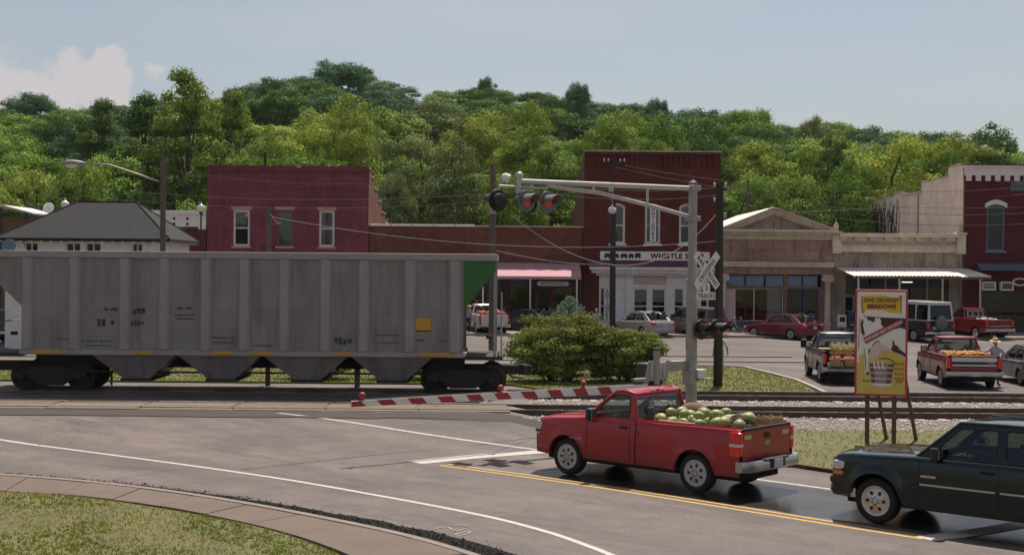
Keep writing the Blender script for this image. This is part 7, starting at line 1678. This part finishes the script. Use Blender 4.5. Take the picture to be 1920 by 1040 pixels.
def person(label, loc, rz, pose, shirt, trousers, sleeves='short', hat=None, hair='hair_dark', scale=1., grip=None):
    J = dict(STAND); J.update(pose); names = list(J); idx = {n: i for i, n in enumerate(names)}
    me = bpy.data.meshes.new('body'); me.from_pydata([J[n] for n in names], [(idx[a], idx[b]) for a, b in EDG], []); o = bpy.data.objects.new('body', me); COL.objects.link(o)
    o.modifiers.new('skin', 'SKIN'); sv = me.skin_vertices[0].data if me.skin_vertices else None
    if sv is None:
        bm_ = bmesh.new(); bm_.from_mesh(me); bm_.verts.layers.skin.verify(); bm_.to_mesh(me); bm_.free(); sv = me.skin_vertices[0].data
    for n in names: sv[idx[n]].radius = RAD[n] if n in RAD else RAD[n[0]]; sv[idx[n]].use_root = n == 'pel'
    s_ = o.modifiers.new('sub', 'SUBSURF'); s_.levels = 2; s_.render_levels = 2
    dg = bpy.context.evaluated_depsgraph_get(); m2 = bpy.data.meshes.new_from_object(o.evaluated_get(dg)); bpy.data.objects.remove(o)
    mb = MB(); mb.add([v.co for v in m2.vertices], [tuple(p.vertices) for p in m2.polygons])
    seg = [(Vector(J[a]), Vector(J[b]), a, b) for a, b in EDG]; mi = []
    for p in m2.polygons:
        c = p.center; best = min(seg, key=lambda q: (c - (q[0] + (q[1]-q[0])*max(0, min(1, (c-q[0]).dot(q[1]-q[0])/max(1e-6, (q[1]-q[0]).length_squared))))).length); k = best[2][0]+best[3][0]
        if best[3] in ('h0','h1','h2') or k == 'wp': m_ = 0
        elif k == 'ew' or k == 'se': m_ = 1 if (k == 'se' or sleeves == 'long') else 0
        elif k in ('hk','ka','ph'): m_ = 2
        elif k == 'at': m_ = 3
        elif best[2] == 'che' and best[3] == 'nec' and c.z > J['nec'][2]-.03: m_ = 0
        elif best[2] == 'pel' and c.z < J['pel'][2]+.05: m_ = 2
        else: m_ = 1
        mi.append(m_)
    mb.mi = mi
    mb.m = 0                                           # fingers rooted in the palm
    for s, sg in (('l',1),('r',-1)):
        w_, p_ = Vector(J['w'+s]), Vector(J['p'+s]); d = (p_-w_).normalized(); sd = d.cross(Vector((0,1,0))); sd = sd.normalized() if sd.length > .2 else Vector((0,0,1)); cu = d.cross(sd)
        for k, (off, ln) in enumerate(((-.03,.07),(-.01,.08),(.01,.075),(.03,.06))): a = p_+sd*off; mb.tube([a, a+d*ln*.6+cu*.012, a+d*ln*.95+cu*.04], [.010,.009,.007], 6)
        a = w_+d*.03-sd*.035; mb.tube([a, a-sd*.025+d*.03, a-sd*.03+d*.065+cu*.02], [.012,.010,.008], 6)
    t = thing('person', label, 'person', loc, rz); t.scale = (scale,)*3
    body = mb.build('body', ['skin', shirt, trousers, 'shoe'], t, smooth=True, fix=False)
    h = Vector(J['h1'])
    n = MB(); n.tube([h+Vector((0,-.085,.02)), h+Vector((0,-.118,-.02)), h+Vector((0,-.09,-.03))], [.008,.014,.010], 6); n.build('nose', 'skin', body, smooth=True)
    for sx in (-1,1):
        MB().ball(h+Vector((sx*.032,-.088,.02)), (.011,.008,.008), 8, 6).build('eye', 'eye_dark', body, smooth=True); MB().ball(h+Vector((sx*.082,.0,0)), (.012,.022,.034), 8, 6).build('ear', 'skin', body, smooth=True)
    MB().ball(h+Vector((0,-.093,-.05)), (.024,.006,.007), 8, 5).build('mouth', 'lens_dark', body, smooth=True)
    mb = MB(); mb.ball(h+Vector((0,.022,.045)), (.088,.098,.085), 14, 9); mb.build('hair', hair, t, smooth=True)
    if hat: mb = MB(); mb.lathe([(.20,.0),(.205,.012),(.105,.03),(.10,.10),(.075,.13),(.02,.125)], 20, Matrix.Translation(h+Vector((0,0,.055))) @ Matrix.Rotation(R(8),4,'X')); mb.build('hat', hat, t, smooth=40)
    return t
hp = FT.w2l() @ Vector((.5,-1.2,0))
person('man in straw hat and lavender shirt leaning on the wine red pickup', (hp.x, hp.y, hp.z), R(8), dict(er=(-.42,.0,1.30), wr=(-.66,-.02,1.36), pr=(-.74,-.02,1.37), el=(.40,.06,1.20), wl=(.26,-.06,1.04), pl=(.20,-.08,1.02), h1=(-.03,-.02,1.65), h2=(-.05,-.01,1.72)), 'shirt_lavender', 'trousers_khaki', 'long', 'straw', 'hair_grey')
g = P(1118, 610, 76); person('person in grey shirt standing on the street behind the shrub', (g.x, 76, T(g.x,76)), R(20), dict(el=(.28,-.05,1.16), wl=(.12,-.2,1.08), pl=(.06,-.22,1.08)), 'shirt_grey', 'jeans', 'short', None, 'hair_grey')
g = G(1290, 693); person('person in blue shirt and jeans half hidden by the crossing mast', g, R(75), dict(kl=(.11,-.09,.50), al=(.115,-.06,.09), tl=(.12,-.22,.045), ar=(-.115,.1,.09), tr=(-.12,-.06,.045)), 'shirt_blue', 'jeans', 'short')
g = G(1349, 703); person('person in white clothes almost hidden by the dark pole', g, R(-30), dict(el=(.30,.02,1.16), wl=(.36,-.05,.95), pl=(.38,-.06,.89)), 'shirt_white', 'trousers_pale', 'short')
wp2 = WT.w2l() @ Vector((.2,1.35,0)); person('person in straw hat standing at the white pickup', (wp2.x, wp2.y, T(wp2.x,wp2.y)), R(30), dict(er=(-.28,-.1,1.18), wr=(-.2,-.28,1.2), pr=(-.18,-.34,1.22)), 'shirt_grey', 'jeans', 'short', 'straw')
dp = RP.w2l() @ Vector((1.82,.40,0)); person('driver in white shirt at the wheel of the red pickup', (dp.x, dp.y, -.18), RP.t.rotation_euler.z+R(90), dict(kl=(.14,-.48,.93), al=(.14,-.72,.62), tl=(.14,-.86,.60), kr=(-.12,-.46,.93), ar=(-.12,-.70,.62), tr=(-.12,-.84,.60), hl=(.1,-.05,.92), hr=(-.1,-.05,.92), el=(.25,-.22,1.16), wl=(.15,-.46,1.24), pl=(.13,-.52,1.27), er=(-.25,-.22,1.16), wr=(-.15,-.46,1.24), pr=(-.13,-.52,1.27)), 'shirt_white', 'jeans', 'short', None, 'hair_dark', .96)
# ------------------------------------------------------------------ street bits
def bicycle(label, px, py, Y, col):
    g = P(px, py, Y); t = thing('bicycle', label, 'bicycle', (g.x, Y, T(g.x,Y)+.141), R(4), 'bicycles at the pedimented store'); r = .33
    for x in (-.52,.52):
        o = MB().tube([(x+r*math.cos(a),0,r+.01+r*math.sin(a)) for a in np.linspace(0,2*math.pi,25)], .018, 6).build('wheel', 'tyre_rubber', t, smooth=True)
        for k in range(8): a = math.pi*k/8; MB().tube([(x-r*math.cos(a),0,r+.01-r*math.sin(a)),(x+r*math.cos(a),0,r+.01+r*math.sin(a))], .003, 4, False).build('spoke', 'chrome', o)
    f = lambda a, b, rr=.018: MB().tube([a,b], rr, 6).build('frame_tube', col, t)
    bb, st, hd, hb, ra, fa = (-.08,0,.3), (-.2,0,.85), (.36,0,.86), (.40,0,.72), (-.52,0,.34), (.52,0,.34)
    f(bb,st); f(bb,hb); f(st,hb); f(ra,bb); f(ra,(-.19,0,.8)); f(hd,fa)
    MB().ball((-.22,0,.90), (.13,.07,.035), 10, 6).build('saddle', 'trim_black', t, smooth=True); MB().tube([(.34,-.26,.98),(.38,-.1,.96),(.36,0,.90),(.38,.1,.96),(.34,.26,.98)], .013, 6).build('handlebar', 'chrome', t)
    MB().lathe([(.09,-.01),(.09,.01)], 14, frame((-.08,-.03,.3),(1,0,0),(0,0,1))).build('chainring', 'chrome', t); MB().tube([(-.08,-.1,.3),(-.05,-.1,.14)], .01, 5).build('pedal_crank', 'chrome', t)
bicycle('blue bicycle leaning before the shop window', 1378, 620, 80.2, 'deep_blue'); bicycle('white bicycle with basket left of the shop window', 1366, 618, 81.0, 'side_trim')
for (px, y0, y1, w_, m_, lb) in ((1578, 601, 616, .5, 'sign_white', 'white newspaper box with dark window on the far pavement'), (1596, 598, 615, .42, 'deep_blue', 'blue newspaper box beside the white one')):
    g = P(px, y1, 84.); z0 = T(g.x,84)+.142; h = P(px, y0, 84.).z-z0+.35; t = thing('newspaper_box', lb, 'newspaper box', (g.x, 84., z0)); MB().mm(-.06,.06,-.06,.06,0,.3).build('pedestal', 'metal_dark', t); MB().mm(-w_/2,w_/2,-.22,.22,.3,h).build('case', m_, t, bevel=.03); MB().mm(-w_/2+.07,w_/2-.07,-.235,-.222,h-.42,h-.1).build('display_window', 'trim_black', t)
    MB().mm(-.12,.12,-.24,-.223,.42,.5).build('handle', 'chrome', t)
# ------------------------------------------------------------------ vegetation
M_leaf('leaf_olive', (0.124,0.214,0.044), (0.297,0.402,0.090), 0.20, .015, .12)
M_leaf('leaf_yellow', (0.186,0.254,0.053), (0.411,0.459,0.105), 0.22, .012, .12)
M_leaf('leaf_deep', (0.061,0.127,0.039), (0.168,0.252,0.073), 0.17, .015, .15)
M_leaf('leaf_grey', (0.136,0.180,0.074), (0.294,0.328,0.147), 0.19, .01, .1)
M_leaf('leaf_haze_tint', (0.059,0.135,0.076), (0.147,0.245,0.121), 0.15, .015, .15)  # far trees: bluish distance haze put into the leaf colour
M_leaf('leaf_brown', (0.097,0.076,0.038), (0.162,0.135,0.065), 0.15, .01, .1)
M_leaf('leaf_shrub', (0.100,0.154,0.041), (0.267,0.311,0.085), 0.30, .0, .0)
M_leaf('leaf_tip', (0.133,0.168,0.047), (0.265,0.245,0.078), 0.30, .0, .0)
M_leaf('needle_blue', (0.138,0.207,0.186), (0.330,0.398,0.372), 0.20, .0, .0)
M('bark', (.09,.07,.055), .95, .3, 4, .6, 25)
def leaf_mesh(name, C, Nrm, size, tint, mats, mi=None, seed=0, asp=.65):
    """many small four-cornered leaves at C facing Nrm"""
    rg = np.random.default_rng(seed); n = len(C)
    Nrm = Nrm/np.linalg.norm(Nrm, axis=1, keepdims=True); a = rg.normal(size=(n,3)); u = np.cross(Nrm, a); u /= np.linalg.norm(u, axis=1, keepdims=True); v = np.cross(Nrm, u)
    s = size*rg.uniform(.55, 1.35, n) if np.isscalar(size) else size
    u = u*s[:,None]*.5; v = v*(s*asp)[:,None]*.5; bend = Nrm*(s*.18)[:,None]
    V = np.stack([C-u, C-v+bend, C+u, C+v+bend], 1).reshape(-1,3)
    me = bpy.data.meshes.new(name); me.vertices.add(4*n); me.vertices.foreach_set('co', V.ravel()); me.loops.add(4*n); me.loops.foreach_set('vertex_index', np.arange(4*n))
    me.polygons.add(n); me.polygons.foreach_set('loop_start', np.arange(n)*4); me.polygons.foreach_set('loop_total', np.full(n,4))
    at = me.attributes.new('tint', 'FLOAT', 'FACE'); at.data.foreach_set('value', tint)
    for m in mats: me.materials.append(MAT[m])
    if mi is not None: me.polygons.foreach_set('material_index', mi)
    me.update(); return me
def crown_data(h, rx, trunk, ncl, per, size, seed, top=1.0, rough=.35):
    """clumps over an egg-shaped crown from height trunk to h"""
    rg = np.random.default_rng(seed); cz = (h+trunk)/2; rz = (h-trunk)/2
    d = rg.normal(size=(ncl,3)); d /= np.linalg.norm(d, axis=1, keepdims=True)
    rr = rg.uniform(.35, 1., ncl)**.5 * rg.uniform(1-rough, 1.06, ncl)
    c = d*rr[:,None]*np.array([rx, rx, rz]); taper = 1 - (1-top)*np.clip(c[:,2]/rz, 0, 1); c[:,0] *= taper; c[:,1] *= taper
    c[:,0] += rx*.12*np.sin(c[:,2]*.9+seed); c[:,2] += cz
    cr = rx*rg.uniform(.15, .34, ncl)
    C = []; Nn = []; Tn = []
    for i in range(ncl):
        n = int(per*(cr[i]/(rx*.25))**2); q = rg.normal(size=(n,3)); q /= np.linalg.norm(q, axis=1, keepdims=True)
        q[:,2] = np.where(q[:,2] < -.3, q[:,2]*.5, q[:,2]); rad = cr[i]*rg.uniform(.45, 1.1, n)
        lump = 1+.25*np.sin(q[:,0]*5+i)*np.sin(q[:,1]*6+i*2)
        C.append(c[i] + q*(rad*lump)[:,None]*np.array([1,1,.72])); Nn.append(q*1.0 + rg.normal(size=(n,3))*.34 + np.array([0,0,.2])); Tn.append(np.clip(rg.uniform(0,1)*.55 + rg.uniform(0,.5,n), 0, 1))
    return np.concatenate(C), np.concatenate(Nn), np.concatenate(Tn), c
def trunk_mesh(h, trunk, rx, c, seed):
    rg = random.Random(seed); mb = MB(); r = h*.018
    pts = [(0,0,-.6)] + [(rg.uniform(-.2,.2)*k, rg.uniform(-.2,.2)*k, h*.8*k/5) for k in range(1,6)]
    mb.tube(pts, [r*1.3, r*1.05, r*.85, r*.65, r*.45, r*.2], 8)
    for q in list(c)[::4]:
        z0 = max(trunk*.7, q[2]*.55); k = z0/(h*.8)*5; i = min(4, int(k)); p = Vector(pts[i]).lerp(Vector(pts[i+1]), min(1, k-i)); e = Vector(q)
        m = p.lerp(e, .5) + Vector((0,0,.25)); mb.tube([p, m, e], [r*.38, r*.22, r*.06], 5, False)
    return mb
TREES = []
def tree_kind(h, rx, trunk, ncl, per, size, seed, top, kind, rough=.35):
    C, Nn, Tn, c = crown_data(h, rx, trunk, ncl, per, size, seed, top, rough)
    TREES.append(dict(h=h, rx=rx, kind=kind, data=(C,Nn,Tn,size,seed), tm=trunk_mesh(h, trunk, rx, c, seed), crowns={}, trunk=None))
tree_kind(14, 5.2, 1.6, 48, 399, 0.27, 1, .8, 'broad', .45)
tree_kind(14, 4.9, 1.2, 56, 361, 0.26, 2, .9, 'broad', .45)
tree_kind(15, 4.6, 1.6, 51, 380, 0.27, 3, .6, 'broad', .45)
tree_kind(19, 4.6, 2.0, 64, 361, 0.29, 4, .6, 'tall', .45)
tree_kind(19, 3.8, 2.2, 57, 323, 0.29, 5, .5, 'tall', .5)
tree_kind(11, 5.0, .8, 43, 437, 0.26, 6, .85, 'round', .42)
tree_kind(10, 3.0, 1., 35, 285, 0.24, 7, .25, 'cone', .3)
tree_kind(12, 5.4, .5, 76, 361, 0.29, 8, .95, 'dome', .24)
tree_kind(13, 5.2, .6, 80, 342, 0.29, 9, .85, 'dome', .3)
def put_tree(px, top, wpx, Y, k, leaf, label, group, rot=None, name='hillside_tree'):
    """a tree whose crown top shows at that pixel and whose foot stands on the hill at depth Y"""
    d = TREES[k]; tp = P(px, top, Y); z0 = TT(tp.x, Y) - .1; hh = max(3.5, tp.z - z0)
    sx = (wpx/FPX*Y)/(2*d['rx']*1.12); sz = hh/d['h']
    t = thing(name, label, 'tree', (tp.x, Y, z0), random.uniform(0, 6.28) if rot is None else rot, group)
    if d['trunk'] is None: d['trunk'] = d['tm'].build('trunk', 'bark', None, smooth=True); tr = d['trunk']; tr.parent = t
    else: tr = link('trunk', d['trunk'].data, t)
    if leaf not in d['crowns']:
        C, Nn, Tn, size, seed = d['data']
        if d['crowns']:
            me = next(iter(d['crowns'].values())).copy(); me.materials[0] = MAT[leaf]
        else: me = leaf_mesh('crown', C, Nn, size, Tn, [leaf], seed=seed)
        d['crowns'][leaf] = me
    link('crown', d['crowns'][leaf], t)
    t.scale = (sx, sx, sz); return t
# the trees one can pick out: pixel of the top, crown width, distance, kind, leaf, label
LEAFWORD = dict(leaf_olive='olive green', leaf_yellow='yellow green', leaf_deep='deep green', leaf_grey='grey green', leaf_haze_tint='haze tinted dark green', leaf_brown='brownish')
named = [
 (275,138,150,124,4,'leaf_deep','narrow deep green tree rising tall above the depot roof'),
 (355,128,190,122,3,'leaf_olive','tallest olive green tree left of the purple building'),
 (440,170,160,128,3,'leaf_olive','tall olive green tree just behind left corner of purple building'),
 (190,185,160,130,3,'leaf_deep','tall dark tree above the left eave of the depot'),
 (60,290,220,118,5,'leaf_yellow','low yellow green tree at far left behind the depot'),
 (150,270,170,114,5,'leaf_olive','round olive tree close behind the depot lamp globe'),
 (-20,310,180,112,0,'leaf_yellow','yellow green tree cut by the left picture edge'),
 (560,195,200,132,0,'leaf_yellow','broad yellow green tree above the purple building'),
 (660,180,180,136,1,'leaf_yellow','yellow green tree above the right corner of purple building'),
 (620,275,150,112,5,'leaf_yellow','low yellow green tree peeking over the purple parapet'),
 (500,250,150,114,1,'leaf_olive','olive tree behind the purple parapet'),
 (790,205,230,118,0,'leaf_grey','large grey green tree over the low brick building'),
 (850,260,180,112,1,'leaf_grey','grey green tree beside the tall floodlight pole'),
 (735,290,120,110,5,'leaf_grey','grey green tree at the right flank of the purple building'),
 (900,170,200,140,0,'leaf_yellow','bright yellow green tree above the signal lamps'),
 (985,190,180,136,1,'leaf_yellow','yellow green tree left of the tall red store'),
 (1040,250,170,116,2,'leaf_olive','olive tree at the left wall of the tall red store'),
 (960,290,150,110,5,'leaf_olive','low olive tree behind the signal lamps'),
 (1150,165,190,140,0,'leaf_olive','broad olive tree above the tall red store'),
 (1240,215,200,122,1,'leaf_olive','olive tree just over the tall red parapet'),
 (1330,225,180,128,1,'leaf_deep','deep green tree over right corner of tall red store'),
 (1395,290,190,110,0,'leaf_olive','leafy olive tree behind the dark utility pole'),
 (1490,290,200,108,5,'leaf_olive','round olive tree right behind the pedimented store'),
 (1420,250,160,126,2,'leaf_yellow','yellow green tree above the pedimented store'),
 (1560,235,150,126,2,'leaf_deep','dark tree left of the tan side wall'),
 (1680,215,230,122,0,'leaf_yellow','large yellow green tree above the tan side wall'),
 (1770,270,180,124,1,'leaf_olive','olive tree over the tan side wall parapet'),
 (1600,300,170,108,1,'leaf_olive','olive tree at the far end of the tan side wall'),
 (1860,232,150,160,1,'leaf_deep','dark tree rising behind the maroon brick store'),
 (1520,212,100,190,7,'leaf_grey','small grey green tree alone on the skyline right of centre'),
 (1400,190,150,200,8,'leaf_olive','olive tree on the skyline above the utility pole'),
 (640,112,170,250,7,'leaf_haze_tint','dark haze tinted tree at the highest point of the hill'),
 (720,158,140,236,8,'leaf_haze_tint','dark haze tinted tree on the right shoulder of the hill top'),
 (580,145,150,225,8,'leaf_deep','deep green tree on the hill left of the summit'),
 (750,185,110,180,5,'leaf_brown','brownish half bare tree below the summit dip'),
 (1087,148,75,230,7,'leaf_haze_tint','dark dense tree on the skyline above the signal arm'),
 (910,136,70,250,8,'leaf_haze_tint','small dark tree on the skyline above the floodlight pole'),
 (1235,178,75,215,7,'leaf_haze_tint','dark dense tree on the skyline above tall red store'),
 (445,150,80,210,8,'leaf_brown','sparse brownish tree on the skyline left of the summit'),
 (70,168,150,240,7,'leaf_haze_tint','dark haze tinted tree on the left skyline under the cloud'),
]
for (px, top, wp_, Y, k, leaf, lab) in named: put_tree(px, top, wp_, Y, k, leaf, lab, 'trees on the wooded hill')
rg = random.Random(21)
def skyline(px):
    for (a, ya), (b, yb) in zip(_sky, _sky[1:]):
        if px <= b: return ya + (yb-ya)*max(0, (px-a)/(b-a))
    return 340
LAND = [(0,'past the left edge'),(130,'above the left end of the depot'),(300,'above the depot roof'),(390,'above the street light pole'),(540,'above the left half of purple store'),(700,'above the right half of purple store'),(820,'above the low brick store'),(930,'left of the floodlight pole'),(1090,'above the signal lamps'),(1220,'above the left half of antique store'),(1350,'above the right half of antique store'),(1460,'above the left half of pediment'),(1570,'above the right half of pediment'),(1700,'above the tan side wall'),(1810,'left of the maroon store'),(1930,'above the maroon store'),(9999,'past the right edge')]
zones = [(108,'lowest row'),(122,'second row'),(140,'third row'),(160,'fourth row'),(182,'fifth row'),(207,'sixth row'),(234,'row below the crest'),(262,'crest row')]
for ri, (Y, zone) in enumerate(zones):
    step = 6.2 + Y*.012; half = Y*.40+6; x = -half + rg.uniform(0, step)
    while x < half:
        yy = Y + rg.uniform(-6, 6)*min(1, Y/160); px = 960 + x/yy*FPX
        hgt = rg.uniform(9.5, 14) if Y > 115 else rg.uniform(8, 11)
        if Y < 115 and yy < 106: yy = 106
        top = 503 - (TT(x, yy) + hgt - 4.3)/yy*FPX
        lim = skyline(px)-4
        if Y > 200: top = max(top, lim + rg.uniform(-6, 22))
        else: top = max(top, lim + 6)
        leaf = rg.choice(['leaf_haze_tint','leaf_deep','leaf_haze_tint','leaf_olive'] if Y > 200 else ['leaf_olive','leaf_yellow','leaf_deep','leaf_olive','leaf_grey'] if px > 350 else ['leaf_olive','leaf_deep','leaf_haze_tint'])
        k = rg.choice([0,1,2,5,7,8]) if Y < 170 else rg.choice([7,8,7,8,1])
        if not any(abs(px-n[0]) < n[2]*.3 and abs(Y-n[3]) < 8 for n in named):
            zn = zone.replace('row below the crest', 'seventh row'); place = next((w_ for lim_, w_ in LAND if px < lim_), LAND[-1][1])
            put_tree(px, top, (step*(rg.uniform(1.2,1.6) if Y < 170 else rg.uniform(1.5,2.0)))/yy*FPX, yy, k, leaf, LEAFWORD[leaf] + (' round' if k in (5,7) else ' slim' if k == 2 else '') + ' tree in ' + zn + ' ' + place, 'trees of the hill wood')
        x += step*rg.uniform(.85, 1.15)
# ---- the shrubs by the track
def shrub(name, label, loc, h, rx, ry, ncl, per, size, seed, tips=True, leaves=('leaf_shrub','leaf_tip'), group=None):
    C, Nn, Tn, c = crown_data(h, 1., .05, ncl, per, size, seed, 1., .25)
    C = C*np.array([rx, ry, 1]); C[:,2] = np.abs(C[:,2])
    rg = np.random.default_rng(seed); f = C[:,2]/h; mi = ((f + rg.normal(0,.16,len(f))) > .74).astype(np.int32) if tips else np.zeros(len(f), np.int32)
    t = thing(name, label, 'shrub', loc, 0, group)
    link('foliage', leaf_mesh('foliage', C, Nn, size, Tn, list(leaves), mi, seed), t)
    mb = MB()
    for q in list(c)[::5]: mb.tube([(q[0]*rx*.25, q[1]*ry*.25, -.05), (q[0]*rx*.7, q[1]*ry*.7, q[2]*.6), (q[0]*rx, q[1]*ry, q[2])], [.03,.02,.008], 5, False)
    mb.build('stems', 'bark', t, smooth=True); return t
b0 = G(1060, 722); b1 = G(1165, 722)
shrub('shrub', 'big dense shrub with brownish tips left half of the clump by the track', (b0.x-.15, b0.y+1.0, .03), 2.55, 2.0, 1.5, 120, 150, .12, 31, group='shrubs by the far track')
shrub('shrub', 'lower green shrub right half of the clump behind the gate mechanism', (b1.x+.1, b1.y+1.15, .03), 1.95, 1.55, 1.3, 90, 150, .12, 32, group='shrubs by the far track')
for (px, w_, hgt, sd, lb) in ((585, 1.5, 1.25, 33, 'low dark shrub seen under the hopper car left of the marker post'), (745, 1.7, 1.3, 34, 'low dark shrub seen under the hopper car right of the marker post')):
    q = G(px, 718); shrub('shrub', lb, (q.x, q.y+1.2, .03), hgt, w_, 1.0, 60, 120, .12, sd, False, group='shrubs by the far track')
# blue spruce
def spruce(loc, h, r):
    t = thing('blue_spruce', 'small silvery blue spruce behind the large shrub', 'tree', loc)
    rg = np.random.default_rng(44); C = []; Nn = []; mb = MB(); mb.tube([(0,0,-.1),(0,0,h*.6),(0,0,h)], [.07,.04,.01], 6)
    z = .25
    while z < h-.02:
        k = max(4, int(13*(1-z/h))+3); rad = r*(1-z/h)**.8+.06
        for j in range(k):
            a = 2*math.pi*j/k + z*7; e = np.array([math.cos(a)*rad, math.sin(a)*rad, z+rad*.28+rg.uniform(-.04,.06)]); s = np.array([0,0,z-.04])
            mb.tube([tuple(s), tuple(e)], [.012,.005], 4, False)
            n = int(60*rad/r)+16; u = rg.random(n)[:,None]**.7; q = s + (e-s)*u; d = (e-s)/np.linalg.norm(e-s)
            C.append(q + rg.normal(0,.022,(n,3))); Nn.append(rg.normal(size=(n,3)))
        z += .085*(1.25-z/h*.6)
    C = np.concatenate(C); Nn = np.concatenate(Nn)
    link('foliage', leaf_mesh('foliage', C, Nn, .085, np.random.default_rng(3).random(len(C)), ['needle_blue'], seed=5, asp=.3), t)
    mb.build('trunk', 'bark', t); return t
sp_ = P(1068, 556, 53.5); spruce((sp_.x, 53.5, .05), sp_.z-.05, 1.9)
sp2 = P(1175, 600, 56); 
# ------------------------------------------------------------------ thin summer haze
t_ = NT('haze'); t_.N.remove(t_.b); pv_ = t_.N.new('ShaderNodeVolumePrincipled'); pv_.inputs['Density'].default_value = .00007; pv_.inputs['Color'].default_value = (.80,.86,.93,1); pv_.inputs['Anisotropy'].default_value = .3
t_.L.new(pv_.outputs[0], t_.out.inputs['Volume'])
stuff(MB().mm(-450, 450, -60, 640, -1.3, 75).build('haze', 'haze'), 'thin pale summer haze over the whole town', 'haze')
